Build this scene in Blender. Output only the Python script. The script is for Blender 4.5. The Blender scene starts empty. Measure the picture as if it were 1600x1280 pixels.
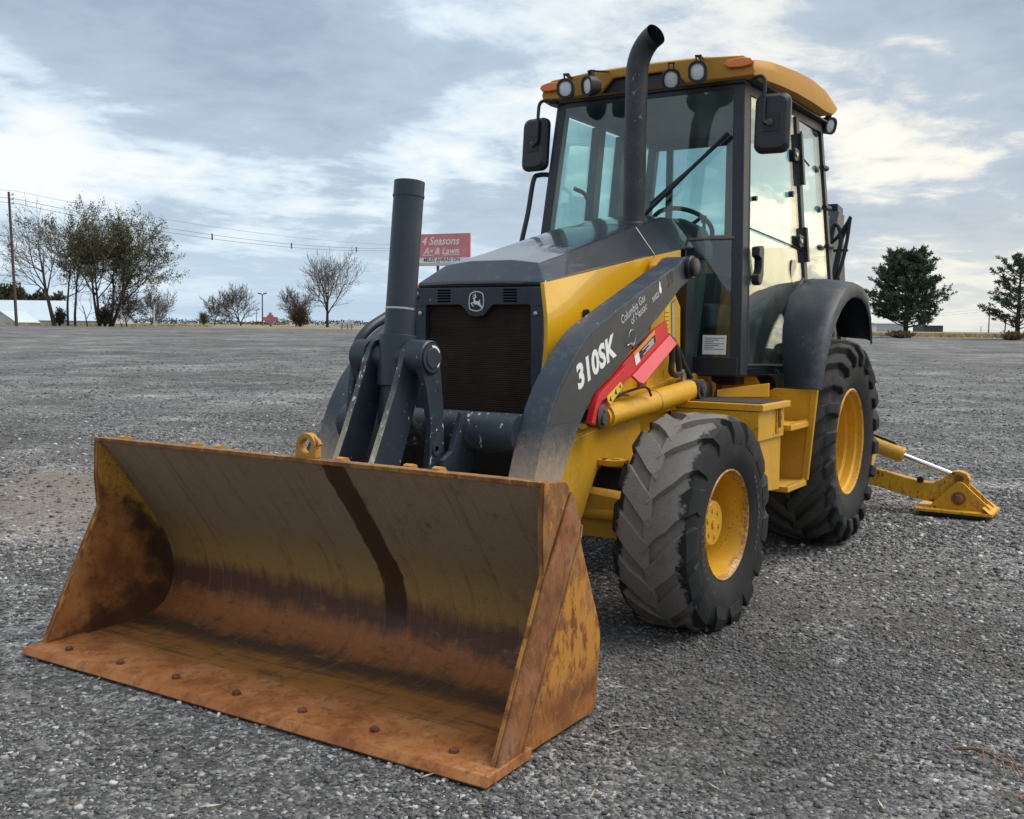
import bpy, bmesh, math, random
import numpy as np
from mathutils import Vector, Matrix

# ------------------------------------------------------------------ camera, sky, sun, exposure
scene = bpy.context.scene
COL = scene.collection
R = math.radians
CAM = Vector((4.3613, 2.6653, 1.3023))
RIGHT = Vector((-0.53334366, 0.84583027, 0.01075657))
UP = Vector((-0.06034865, -0.05073082, 0.99688737))
FWD = Vector((-0.8437432, -0.53103441, -0.07810168))
cam_data = bpy.data.cameras.new('camera')
cam = bpy.data.objects.new('camera', cam_data)
COL.objects.link(cam)
m = Matrix((RIGHT, UP, -FWD)).transposed().to_4x4()
m.translation = CAM
cam.matrix_world = m
cam_data.sensor_width = 36.0
cam_data.lens = 36.0 * 1644.25 / 1600.0
cam_data.clip_start = 0.05
cam_data.clip_end = 6000
scene.camera = cam

SUN_AZ, SUN_EL = 128.0, 56.0        # degrees from +X, above the horizon
world = bpy.data.worlds.new('World')
scene.world = world
world.use_nodes = True
sun_data = bpy.data.lights.new('sun', 'SUN')
sun_data.energy = 1.5
sun_data.angle = R(42)
sun_data.color = (1.0, 0.95, 0.88)
sun = bpy.data.objects.new('sun', sun_data)
COL.objects.link(sun)
sdir = Vector((math.cos(R(SUN_AZ)) * math.cos(R(SUN_EL)), math.sin(R(SUN_AZ)) * math.cos(R(SUN_EL)), math.sin(R(SUN_EL))))
sun.rotation_euler = (-sdir).to_track_quat('-Z', 'Y').to_euler()
sun.location = (0, 0, 30)
scene.view_settings.view_transform = 'Standard'
scene.view_settings.look = 'None'
scene.view_settings.gamma = 1
scene.view_settings.use_curve_mapping = False
scene.view_settings.exposure = 1.08
scene.cycles.max_bounces = 8
scene.cycles.transparent_max_bounces = 24
scene.cycles.use_denoising = True


# ------------------------------------------------------------------ node helpers
class NT:
    def __init__(self, tree):
        self.t = tree
        self.n = tree.nodes
        self.l = tree.links

    def new(self, typ, **kw):
        nd = self.n.new(typ)
        for k, v in kw.items():
            setattr(nd, k, v)
        return nd

    def link(self, a, b):
        self.l.new(a, b)

    def setv(self, sock, v):
        if isinstance(v, bpy.types.NodeSocket):
            self.link(v, sock)
        elif isinstance(v, (tuple, list)) and sock.type == 'RGBA' and len(v) == 3:
            sock.default_value = (*v, 1)
        else:
            sock.default_value = v

    def math(self, op, a, b=0.0, c=0.0, clamp=False):
        nd = self.new('ShaderNodeMath', operation=op, use_clamp=clamp)
        for s, v in zip(nd.inputs, (a, b, c)):
            self.setv(s, v)
        return nd.outputs[0]

    def mix(self, f, a, b, blend='MIX'):
        nd = self.new('ShaderNodeMix', data_type='RGBA', blend_type=blend)
        self.setv(nd.inputs[0], f)
        self.setv(nd.inputs[6], a)
        self.setv(nd.inputs[7], b)
        return nd.outputs[2]

    def noise(self, vec=None, scale=5.0, detail=4.0, rough=0.55, dist=0.0):
        nd = self.new('ShaderNodeTexNoise')
        if vec is not None:
            self.link(vec, nd.inputs['Vector'])
        nd.inputs['Scale'].default_value = scale
        nd.inputs['Detail'].default_value = detail
        nd.inputs['Roughness'].default_value = rough
        nd.inputs['Distortion'].default_value = dist
        return nd.outputs[0]

    def voronoi(self, vec=None, scale=5.0, feature='F1'):
        nd = self.new('ShaderNodeTexVoronoi', feature=feature)
        if vec is not None:
            self.link(vec, nd.inputs['Vector'])
        nd.inputs['Scale'].default_value = scale
        return nd

    def ramp(self, f, stops, interp='LINEAR'):
        nd = self.new('ShaderNodeValToRGB')
        cr = nd.color_ramp
        cr.interpolation = interp
        while len(cr.elements) < len(stops):
            cr.elements.new(0.5)
        for e, (p, c) in zip(cr.elements, stops):
            e.position = p
            e.color = (c, c, c, 1) if isinstance(c, (int, float)) else (*c, 1)
        self.setv(nd.inputs[0], f)
        return nd.outputs[0]

    def step(self, f, lo, hi):
        nd = self.new('ShaderNodeMapRange', interpolation_type='SMOOTHSTEP')
        self.setv(nd.inputs[0], f)
        nd.inputs[1].default_value = lo
        nd.inputs[2].default_value = hi
        return nd.outputs[0]

    def mapping(self, vec, scale=(1, 1, 1), loc=(0, 0, 0)):
        nd = self.new('ShaderNodeMapping')
        self.link(vec, nd.inputs[0])
        nd.inputs[1].default_value = loc
        nd.inputs[3].default_value = scale
        return nd.outputs[0]

    def bump(self, h, strength=0.3, dist=0.01, normal=None):
        nd = self.new('ShaderNodeBump')
        nd.inputs['Strength'].default_value = strength
        nd.inputs['Distance'].default_value = dist
        self.link(h, nd.inputs['Height'])
        if normal is not None:
            self.link(normal, nd.inputs['Normal'])
        return nd.outputs[0]


def material(name):
    mt = bpy.data.materials.new(name)
    mt.use_nodes = True
    t = NT(mt.node_tree)
    t.n.clear()
    out = t.new('ShaderNodeOutputMaterial')
    b = t.new('ShaderNodeBsdfPrincipled')
    t.link(b.outputs[0], out.inputs[0])
    t.out = out
    t.b = b
    return mt, t


def pset(t, color=None, rough=None, metal=None, normal=None, spec=None, coat=None, coat_rough=None):
    b = t.b
    for k, v in (('Base Color', color), ('Roughness', rough), ('Metallic', metal), ('Normal', normal),
                 ('Specular IOR Level', spec), ('Coat Weight', coat), ('Coat Roughness', coat_rough)):
        if v is not None:
            t.setv(b.inputs[k], v)


def objco(t):
    return t.new('ShaderNodeTexCoord').outputs['Object']


def geo(t):
    return t.new('ShaderNodeNewGeometry')


# ------------------------------------------------------------------ sky with broken cloud
SKY_BIG, SKY_MID = (4.0, 2.0, 0), (5.0, 1.0, 0)


def build_world():
    t = NT(world.node_tree)
    t.n.clear()
    out = t.new('ShaderNodeOutputWorld')
    tc = t.new('ShaderNodeTexCoord').outputs['Generated']
    sky = t.new('ShaderNodeTexSky', sky_type='NISHITA')
    sky.sun_disc = False
    sky.sun_elevation = R(SUN_EL)
    sky.sun_rotation = R(90 - SUN_AZ)
    sky.dust_density = 2.0
    sep = t.new('ShaderNodeSeparateXYZ')
    t.link(tc, sep.inputs[0])
    x, y, z = sep.outputs
    zz = t.math('ADD', t.math('MAXIMUM', z, 0.0), 0.15)
    px = t.math('DIVIDE', x, zz)
    py = t.math('DIVIDE', y, zz)
    comb = t.new('ShaderNodeCombineXYZ')
    t.link(px, comb.inputs[0])
    t.link(py, comb.inputs[1])
    p = comb.outputs[0]
    big = t.noise(t.mapping(p, (0.5, 0.5, 1), SKY_BIG), 1.0, 3.0, 0.5, 0.3)
    mid = t.noise(t.mapping(p, (1, 1, 1), SKY_MID), 1.45, 12.0, 0.54, 0.3)
    fine = t.noise(t.mapping(p, (1, 1, 1), (1.3, 9.2, 2)), 6.5, 10.0, 0.60, 0.35)
    dens = t.math('ADD', t.math('ADD', t.math('MULTIPLY', big, 0.62), t.math('MULTIPLY', mid, 1.0)), t.math('MULTIPLY', fine, 0.46))
    # cloud banks and clear lanes, each at its bearing and height in the sky
    for (az, el, rad, amt) in ((229, 14.0, 13, 0.20), (219, 17, 9, 0.12), (240, 8.6, 7, -0.26), (233, 7.8, 6, -0.22), (226, 7.4, 5, -0.20), (220, 7.0, 5, -0.10), (222, 3.5, 6, 0.12), (213, 6, 6, 0.07), (190, 17, 9, 0.34), (192, 11, 6, -0.20), (188, 8.0, 6, 0.10), (200, 14, 9, 0.06)):
        nd = t.new('ShaderNodeVectorMath', operation='DOT_PRODUCT')
        t.link(tc, nd.inputs[0])
        nd.inputs[1].default_value = (math.cos(R(az)) * math.cos(R(el)), math.sin(R(az)) * math.cos(R(el)), math.sin(R(el)))
        dens = t.math('ADD', dens, t.math('MULTIPLY', t.step(nd.outputs['Value'], math.cos(R(rad)), 1.0), amt))
    thick = t.step(dens, 0.95, 1.12)                 # 0 open bright veil, 1 heavy grey-blue base
    core = t.step(dens, 1.07, 1.48)
    gap = t.math('SUBTRACT', 1.0, t.step(dens, 0.80, 1.0))
    # sun side of the sky is warmer and brighter
    def glow(az, el, lo, hi):
        nd = t.new('ShaderNodeVectorMath', operation='DOT_PRODUCT')
        t.link(tc, nd.inputs[0])
        nd.inputs[1].default_value = (math.cos(R(az)) * math.cos(R(el)), math.sin(R(az)) * math.cos(R(el)), math.sin(R(el)))
        return t.step(nd.outputs['Value'], lo, hi)
    sunward = glow(162, 12, 0.55, 1.0)
    hot = glow(158, 5, 0.955, 1.0)
    thin_col = t.mix(sunward, (0.43, 0.495, 0.55), (0.57, 0.535, 0.45))
    thin_col = t.mix(gap, thin_col, t.mix(sunward, (0.57, 0.585, 0.58), (0.69, 0.635, 0.51)))
    thin_col = t.mix(hot, thin_col, (2.4, 1.95, 1.25))
    thick_col = t.mix(sunward, (0.275, 0.338, 0.405), (0.295, 0.33, 0.37))
    thick_col = t.mix(core, thick_col, t.mix(sunward, (0.190, 0.240, 0.305), (0.205, 0.238, 0.28)))
    thick_col = t.mix(hot, thick_col, (0.95, 0.85, 0.66))
    cloud = t.mix(thick, thin_col, thick_col)
    # towards the horizon: pale blue haze, warm to the sunward side
    low = t.math('SUBTRACT', 1.0, t.step(z, 0.0, 0.13))
    lowcol = t.mix(sunward, (0.34, 0.445, 0.545), (0.51, 0.495, 0.445))
    cloud = t.mix(t.math('MULTIPLY', low, 0.70), cloud, lowcol)
    b1 = t.new('ShaderNodeBackground')
    t.link(sky.outputs[0], b1.inputs[0])
    b1.inputs[1].default_value = 0.09
    b2 = t.new('ShaderNodeBackground')
    t.link(cloud, b2.inputs[0])
    b2.inputs[1].default_value = 0.84
    ms = t.new('ShaderNodeMixShader')
    ms.inputs[0].default_value = 0.9
    t.link(b1.outputs[0], ms.inputs[1])
    t.link(b2.outputs[0], ms.inputs[2])
    t.link(ms.outputs[0], out.inputs[0])


build_world()


# ------------------------------------------------------------------ mesh helpers
def tag(o, label=None, cat=None, group=None, kind=None):
    if label:
        o['label'] = label
    if cat:
        o['category'] = cat
    if group:
        o['group'] = group
    if kind:
        o['kind'] = kind
    return o


def empty(name, loc=(0, 0, 0), parent=None):
    o = bpy.data.objects.new(name, None)
    COL.objects.link(o)
    o.empty_display_size = 0.1
    if parent is not None:
        o.parent = parent
        o.location = Vector(loc)
    else:
        o.location = loc
    return o


def frame_of(d):
    d = Vector(d).normalized()
    a = Vector((0, 0, 1)) if abs(d.z) < 0.9 else Vector((1, 0, 0))
    u = d.cross(a).normalized()
    return u, d.cross(u).normalized()


class MB:
    def __init__(self):
        self.v = []
        self.f = []

    def add(self, vs, fs):
        o = len(self.v)
        self.v.extend([tuple(q) for q in vs])
        self.f.extend([tuple(o + i for i in q) for q in fs])
        return self

    def hexa(self, b, tp):
        return self.add(list(b) + list(tp), [(3, 2, 1, 0), (4, 5, 6, 7), (0, 1, 5, 4), (1, 2, 6, 5), (2, 3, 7, 6), (3, 0, 4, 7)])

    def box(self, x0, x1, y0, y1, z0, z1):
        return self.hexa([(x0, y0, z0), (x1, y0, z0), (x1, y1, z0), (x0, y1, z0)], [(x0, y0, z1), (x1, y0, z1), (x1, y1, z1), (x0, y1, z1)])

    def prism(self, poly, ax, a, b):
        def p3(q, w):
            if ax == 'y':
                return (q[0], w, q[1])
            if ax == 'x':
                return (w, q[0], q[1])
            return (q[0], q[1], w)
        n = len(poly)
        vs = [p3(q, a) for q in poly] + [p3(q, b) for q in poly]
        fs = [tuple(range(n - 1, -1, -1)), tuple(range(n, 2 * n))] + [(i, (i + 1) % n, n + (i + 1) % n, n + i) for i in range(n)]
        return self.add(vs, fs)

    def slab(self, pts, off):
        off = Vector(off)
        n = len(pts)
        vs = [Vector(q) for q in pts] + [Vector(q) + off for q in pts]
        fs = [tuple(range(n - 1, -1, -1)), tuple(range(n, 2 * n))] + [(i, (i + 1) % n, n + (i + 1) % n, n + i) for i in range(n)]
        return self.add(vs, fs)

    def tube(self, path, r, n=12, caps=True):
        path = [Vector(q) for q in path]
        k = len(path)
        rs = r if isinstance(r, (list, tuple)) else [r] * k
        vs, fs = [], []
        u = None
        for i, q in enumerate(path):
            d = (path[min(i + 1, k - 1)] - path[max(i - 1, 0)])
            if d.length < 1e-9:
                d = Vector((0, 0, 1))
            d.normalize()
            if u is None:
                u, w = frame_of(d)
            else:
                u = (u - d * u.dot(d))
                u = u.normalized() if u.length > 1e-6 else frame_of(d)[0]
                w = d.cross(u)
            for j in range(n):
                a = 2 * math.pi * j / n
                vs.append(q + (u * math.cos(a) + w * math.sin(a)) * rs[i])
        for i in range(k - 1):
            for j in range(n):
                fs.append((i * n + j, i * n + (j + 1) % n, (i + 1) * n + (j + 1) % n, (i + 1) * n + j))
        if caps:
            fs.append(tuple(range(n - 1, -1, -1)))
            fs.append(tuple((k - 1) * n + j for j in range(n)))
        return self.add(vs, fs)

    def cyl(self, a, b, r, n=20, r2=None):
        return self.tube([a, b], [r, r if r2 is None else r2], n)

    def lathe(self, prof, ax='y', n=48, c=(0, 0, 0), closed=False):
        vs, fs = [], []
        k = len(prof)
        for (h, r) in prof:
            for j in range(n):
                a = 2 * math.pi * j / n
                if ax == 'y':
                    vs.append((c[0] + r * math.cos(a), c[1] + h, c[2] + r * math.sin(a)))
                elif ax == 'x':
                    vs.append((c[0] + h, c[1] + r * math.cos(a), c[2] + r * math.sin(a)))
                else:
                    vs.append((c[0] + r * math.cos(a), c[1] + r * math.sin(a), c[2] + h))
        rng = range(k) if closed else range(k - 1)
        for i in rng:
            i2 = (i + 1) % k
            for j in range(n):
                fs.append((i * n + j, i * n + (j + 1) % n, i2 * n + (j + 1) % n, i2 * n + j))
        return self.add(vs, fs)

    def build(self, name, mat, parent=None, bevel=0, seg=2, smooth=True, recalc=True, angle=35, loc=None):
        me = bpy.data.meshes.new(name)
        bm = bmesh.new()
        bv = [bm.verts.new(q) for q in self.v]
        for q in self.f:
            try:
                bm.faces.new([bv[i] for i in q])
            except ValueError:
                pass
        if recalc:
            bmesh.ops.recalc_face_normals(bm, faces=bm.faces)
        if bevel:
            es = [e for e in bm.edges if len(e.link_faces) == 2 and e.calc_face_angle(0) > R(25)]
            bmesh.ops.bevel(bm, geom=es, offset=bevel, segments=seg, profile=0.5, affect='EDGES', clamp_overlap=True)
        bm.to_mesh(me)
        bm.free()
        if smooth:
            me.polygons.foreach_set('use_smooth', [True] * len(me.polygons))
            me.set_sharp_from_angle(angle=R(angle))
        o = bpy.data.objects.new(name, me)
        COL.objects.link(o)
        if mat:
            me.materials.append(mat)
        if parent is not None:
            o.parent = parent
        if loc is not None:
            o.location = loc
        if bevel and smooth:
            wn = o.modifiers.new('weighted_normal', 'WEIGHTED_NORMAL')
            wn.keep_sharp = True
            wn.weight = 80
        return o


def arc(cx, cy, r, a0, a1, n):
    return [(cx + r * math.cos(R(a0 + (a1 - a0) * i / n)), cy + r * math.sin(R(a0 + (a1 - a0) * i / n))) for i in range(n + 1)]


def rrect(w, h, r, n=4, cx=0, cy=0):
    pts = []
    for sx, sy, a in ((1, 1, 0), (-1, 1, 90), (-1, -1, 180), (1, -1, 270)):
        pts += arc(cx + sx * (w / 2 - r), cy + sy * (h / 2 - r), r, a, a + 90, n)
    return pts


def smooth_path(pts, n=8):
    P = [Vector(q) for q in pts]
    P = [P[0] * 2 - P[1]] + P + [P[-1] * 2 - P[-2]]
    out = []
    for i in range(1, len(P) - 2):
        for j in range(n):
            s = j / n
            a, b, c, d = P[i - 1], P[i], P[i + 1], P[i + 2]
            out.append(0.5 * ((2 * b) + (c - a) * s + (2 * a - 5 * b + 4 * c - d) * s * s + (3 * b - a - 3 * c + d) * s ** 3))
    out.append(P[-2])
    return out


def text_mesh(name, body, size, mat, origin, xax, yax, parent, shear=0.0, offset=0.0, depth=0.0008, xs=1.0, align='LEFT', space=1.0):
    cu = bpy.data.curves.new(name, 'FONT')
    cu.body = body
    cu.size = size
    cu.shear = shear
    cu.offset = offset
    cu.align_x = align
    cu.resolution_u = 3
    cu.space_character = space
    tmp = bpy.data.objects.new(name + '_tmp', cu)
    COL.objects.link(tmp)
    dg = bpy.context.evaluated_depsgraph_get()
    me = bpy.data.meshes.new_from_object(tmp.evaluated_get(dg))
    bpy.data.objects.remove(tmp)
    bpy.data.curves.remove(cu)
    me.name = name
    xa, ya = Vector(xax).normalized(), Vector(yax).normalized()
    za = xa.cross(ya)
    for v in me.vertices:
        v.co = Vector(origin) + xa * v.co.x * xs + ya * v.co.y + za * depth
    me.materials.clear()
    me.materials.append(mat)
    o = bpy.data.objects.new(name, me)
    COL.objects.link(o)
    o.parent = parent
    return o


# ------------------------------------------------------------------ materials
def paint(name, col, rough=0.4, dirt=(0.25, 0.2, 0.14), dirt_amt=0.25, chips=None, chip_amt=0.0, var=0.25, scale=6.0, coat=0.0, spec=0.5, low=None, bump=0.06):
    mt, t = material(name)
    co = objco(t)
    n1 = t.noise(co, scale, 6, 0.6)
    n2 = t.noise(co, scale * 7, 5, 0.65)
    dark = tuple(c * (1 - var) for c in col)
    lite = tuple(min(1, c * (1 + var * 0.6)) for c in col)
    c = t.ramp(n1, [(0.3, dark), (0.7, lite)])
    dm = t.math('MULTIPLY', t.step(t.math('MULTIPLY', n1, n2), 0.22, 0.42), dirt_amt)
    c = t.mix(dm, c, dirt)
    rg = t.math('ADD', rough, t.math('MULTIPLY', n2, 0.15))
    if low:                                           # dried dust and scuffs towards the working end
        sep = t.new('ShaderNodeSeparateXYZ')
        t.link(co, sep.inputs[0])
        h = t.math('ADD', sep.outputs[2], t.math('MULTIPLY', t.math('SUBTRACT', n2, 0.5), 0.22))
        f = t.math('SUBTRACT', 1.0, t.step(h, low[0], low[1]))
        c = t.mix(t.math('MULTIPLY', f, low[3]), c, low[2])
        rg = t.math('ADD', rg, t.math('MULTIPLY', f, 0.3))
    if chip_amt > 0:
        v = t.noise(t.mapping(co, (1, 1, 0.55)), 38, 5, 0.7)
        g = t.noise(co, 3.5, 3, 0.5)
        cm = t.step(t.math('ADD', v, t.math('MULTIPLY', g, 0.35)), 0.90 - chip_amt, 0.94 - chip_amt)
        c = t.mix(cm, c, chips)
        rg = t.math('ADD', rg, t.math('MULTIPLY', cm, 0.3))
    nb = t.bump(n2, bump, 0.01) if bump else None
    pset(t, c, rg, 0.0, nb, spec, coat, 0.06)
    return mt


def plain(name, col, rough=0.5, metal=0.0, spec=0.5, bump=0.0, bscale=60, var=0.12):
    mt, t = material(name)
    co = objco(t)
    n = t.noise(co, bscale, 4, 0.6)
    c = t.ramp(n, [(0.3, tuple(q * (1 - var) for q in col)), (0.7, tuple(min(1, q * (1 + var)) for q in col))])
    pset(t, c, rough, metal, t.bump(n, bump, 0.01) if bump else None, spec)
    return mt


M = {}
YEL = (0.66, 0.34, 0.010)
M['yellow'] = paint('yellow_paint', YEL, 0.36, (0.30, 0.185, 0.05), 0.45, (0.16, 0.07, 0.03), 0.045, 0.14, 7, low=(0.40, 0.90, (0.38, 0.225, 0.06), 0.35))
M['yellow_gloss'] = paint('yellow_hood_panel', (0.70, 0.37, 0.010), 0.22, (0.35, 0.25, 0.1), 0.12, (0.2, 0.1, 0.03), 0.0, 0.08, 4, 0.4)
M['yellow_rust'] = paint('yellow_rusted', YEL, 0.45, (0.16, 0.06, 0.02), 0.65, (0.13, 0.045, 0.018), 0.13, 0.2, 6)
M['roof'] = paint('roof_faded_yellow', (0.46, 0.215, 0.020), 0.6, (0.30, 0.2, 0.1), 0.2, None, 0, 0.1, 4)
M['navy'] = paint('dark_slate_paint', (0.019, 0.030, 0.045), 0.40, (0.07, 0.07, 0.07), 0.22, (0.45, 0.44, 0.42), 0.055, 0.2, 7)
M['arm'] = paint('loader_arm_paint', (0.025, 0.038, 0.056), 0.42, (0.13, 0.12, 0.105), 0.5, (0.45, 0.43, 0.40), 0.055, 0.18, 6, low=(0.66, 0.93, (0.38, 0.285, 0.20), 0.95))
M['scratched'] = paint('scratched_slate_paint', (0.022, 0.034, 0.050), 0.40, (0.10, 0.095, 0.085), 0.4, (0.50, 0.49, 0.47), 0.105, 0.2, 7)
M['armside'] = plain('arm_decal_film', (0.048, 0.050, 0.052), 0.5, 0, 0.4, 0.02, 30, 0.12)
M['worn'] = paint('worn_bare_edge', (0.035, 0.045, 0.06), 0.5, (0.16, 0.15, 0.13), 0.9, (0.60, 0.58, 0.52), 0.17, 0.3, 14, low=(0.72, 1.10, (0.46, 0.40, 0.29), 0.95))


def hood_mat():
    mt, t = material('hood_black_paint')
    co = objco(t)
    n1 = t.noise(co, 2.4, 6, 0.6)
    n2 = t.noise(t.mapping(co, (2.0, 9.0, 9.0)), 2.6, 8, 0.68)
    n3 = t.noise(co, 40, 5, 0.7)
    sep = t.new('ShaderNodeSeparateXYZ')
    t.link(co, sep.inputs[0])
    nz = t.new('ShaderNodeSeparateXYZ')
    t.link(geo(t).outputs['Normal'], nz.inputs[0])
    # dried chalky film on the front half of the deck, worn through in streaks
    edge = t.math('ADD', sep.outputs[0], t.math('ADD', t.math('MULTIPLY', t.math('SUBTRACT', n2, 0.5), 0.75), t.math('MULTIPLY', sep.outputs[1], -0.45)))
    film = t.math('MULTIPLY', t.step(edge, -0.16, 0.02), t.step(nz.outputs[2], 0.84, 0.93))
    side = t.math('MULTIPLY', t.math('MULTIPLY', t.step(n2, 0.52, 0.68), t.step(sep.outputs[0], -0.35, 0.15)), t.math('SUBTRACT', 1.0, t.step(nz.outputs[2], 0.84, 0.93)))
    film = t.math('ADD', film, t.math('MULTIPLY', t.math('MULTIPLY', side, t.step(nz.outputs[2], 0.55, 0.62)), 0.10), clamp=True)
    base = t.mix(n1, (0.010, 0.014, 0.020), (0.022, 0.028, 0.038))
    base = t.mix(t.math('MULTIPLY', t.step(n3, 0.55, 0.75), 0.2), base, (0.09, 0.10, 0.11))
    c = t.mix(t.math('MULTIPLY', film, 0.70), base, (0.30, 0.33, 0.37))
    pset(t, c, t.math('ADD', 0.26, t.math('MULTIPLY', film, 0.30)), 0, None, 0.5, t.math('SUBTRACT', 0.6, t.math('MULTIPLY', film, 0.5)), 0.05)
    return mt


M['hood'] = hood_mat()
M['cabframe'] = paint('cab_frame_paint', (0.014, 0.019, 0.027), 0.40, (0.06, 0.06, 0.06), 0.12, None, 0, 0.15, 6)
M['fender'] = paint('fender_plastic', (0.020, 0.028, 0.040), 0.46, (0.11, 0.105, 0.095), 0.5, None, 0, 0.15, 5)
M['black'] = plain('black_plastic', (0.012, 0.013, 0.014), 0.45)
M['void'] = plain('dark_recess', (0.002, 0.002, 0.002), 0.9, 0, 0.1)
M['rubber'] = plain('black_rubber', (0.014, 0.014, 0.014), 0.6)
M['under'] = plain('grimy_underbody', (0.018, 0.016, 0.014), 0.8, 0, 0.3, 0.2, 20, 0.4)
M['red'] = paint('red_paint', (0.62, 0.018, 0.022), 0.38, (0.3, 0.05, 0.04), 0.2, (0.75, 0.3, 0.3), 0.0, 0.1, 8)
M['redlight'] = paint('paler_red_paint', (0.60, 0.042, 0.050), 0.45, (0.5, 0.1, 0.09), 0.2, None, 0, 0.1, 8)  # slightly paler, pinker red for the lock's flange
M['white'] = plain('white_vinyl', (0.78, 0.78, 0.77), 0.45, 0, 0.5, 0, 40, 0.05)
M['lettergrey'] = plain('worn_lettering', (0.50, 0.50, 0.49), 0.5, 0, 0.4, 0, 90, 0.3)
M['ghost'] = plain('ghost_lettering', (0.012, 0.012, 0.014), 0.5)
M['yellowdecal'] = plain('yellow_decal', (0.75, 0.52, 0.03), 0.4)
M['orangedecal'] = plain('orange_decal', (0.75, 0.28, 0.04), 0.4)
M['chrome'] = plain('chromed_rod', (0.75, 0.76, 0.78), 0.12, 1.0, 0.5, 0, 30, 0.03)
M['steel'] = plain('zinc_steel', (0.45, 0.44, 0.42), 0.35, 1.0, 0.5, 0.05, 60, 0.2)
M['greasy'] = paint('greasy_steel', (0.05, 0.045, 0.04), 0.42, (0.25, 0.2, 0.15), 0.4, (0.3, 0.25, 0.2), 0.05, 0.3, 12)
M['seat'] = plain('seat_fabric', (0.045, 0.048, 0.05), 0.85, 0, 0.3, 0.1, 120)
M['interior'] = plain('cab_interior_plastic', (0.05, 0.053, 0.055), 0.7)
M['exhaust'] = paint('exhaust_black', (0.018, 0.020, 0.024), 0.40, (0.10, 0.08, 0.07), 0.3, (0.35, 0.33, 0.3), 0.02, 0.25, 9)
M['brownstrip'] = plain('brown_seal_strip', (0.20, 0.13, 0.08), 0.5)
M['lamp_lens'] = plain('clear_lamp_lens', (0.62, 0.63, 0.62), 0.12, 0.0, 0.8, 0.25, 90, 0.15)
M['mat'] = plain('grit_step_mat', (0.045, 0.042, 0.04), 0.9, 0, 0.3, 0.4, 220, 0.4)


def amber():
    mt, t = material('amber_lens')
    w = t.new('ShaderNodeTexWave', wave_type='BANDS')
    w.inputs['Scale'].default_value = 40
    t.link(objco(t), w.inputs[0])
    c = t.mix(w.outputs[1], (0.62, 0.085, 0.003), (0.80, 0.20, 0.006))
    pset(t, c, 0.12, 0, t.bump(w.outputs[1], 0.3, 0.004), 0.7)
    return mt


M['amber'] = amber()


def glass(name, tint, extra=0.0):
    mt, t = material(name)
    t.n.remove(t.b)
    tr = t.new('ShaderNodeBsdfTransparent')
    tr.inputs[0].default_value = (*tint, 1)
    gl = t.new('ShaderNodeBsdfGlossy')
    gl.inputs['Roughness'].default_value = 0.004
    gl.inputs['Color'].default_value = (1, 1, 1, 1)
    g_ = geo(t)
    dt = t.new('ShaderNodeVectorMath', operation='DOT_PRODUCT')
    t.link(g_.outputs['Incoming'], dt.inputs[0])
    t.link(g_.outputs['Normal'], dt.inputs[1])
    om = t.math('SUBTRACT', 1.0, t.math('ABSOLUTE', dt.outputs['Value']))
    fres = t.math('ADD', 0.045, t.math('MULTIPLY', 0.955, t.math('POWER', om, 4.6)))
    nz = t.noise(objco(t), 2.2, 2, 0.5)
    bp = t.bump(nz, 0.08, 0.03)
    t.link(bp, gl.inputs['Normal'])
    f = t.math('MINIMUM', t.math('ADD', t.math('MULTIPLY', fres, 1.0), extra), 1.0)
    mx = t.new('ShaderNodeMixShader')
    t.link(f, mx.inputs[0])
    t.link(tr.outputs[0], mx.inputs[1])
    t.link(gl.outputs[0], mx.inputs[2])
    df = t.new('ShaderNodeBsdfDiffuse')
    df.inputs[0].default_value = (0.42, 0.40, 0.36, 1)
    dn = t.noise(t.mapping(objco(t), (1, 1, 0.5), (3, 1, 2)), 5.0, 7, 0.7)
    mx2 = t.new('ShaderNodeMixShader')
    t.link(t.math('ADD', 0.012, t.math('MULTIPLY', t.step(dn, 0.45, 0.75), 0.06)), mx2.inputs[0])
    t.link(mx.outputs[0], mx2.inputs[1])
    t.link(df.outputs[0], mx2.inputs[2])
    t.link(mx2.outputs[0], t.out.inputs[0])
    return mt


M['glass'] = glass('tinted_cab_glass', (0.80, 0.92, 0.91))
M['sideglass'] = glass('tinted_side_glass', (0.76, 0.90, 0.90), 0.015)


def radiator():
    mt, t = material('radiator_screen')
    co = objco(t)
    w = t.new('ShaderNodeTexWave', wave_type='BANDS', bands_direction='Z')
    t.link(co, w.inputs[0])
    w.inputs['Scale'].default_value = 32
    w.inputs['Distortion'].default_value = 0.3
    n = t.noise(co, 9, 6, 0.7)
    c = t.mix(n, (0.008, 0.006, 0.006), (0.075, 0.045, 0.030))
    c = t.mix(t.math('MULTIPLY', w.outputs[1], 0.45), c, (0.008, 0.007, 0.007))
    pset(t, c, 0.85, 0, t.bump(w.outputs[1], 0.5, 0.006), 0.2)
    return mt


M['radiator'] = radiator()


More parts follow.
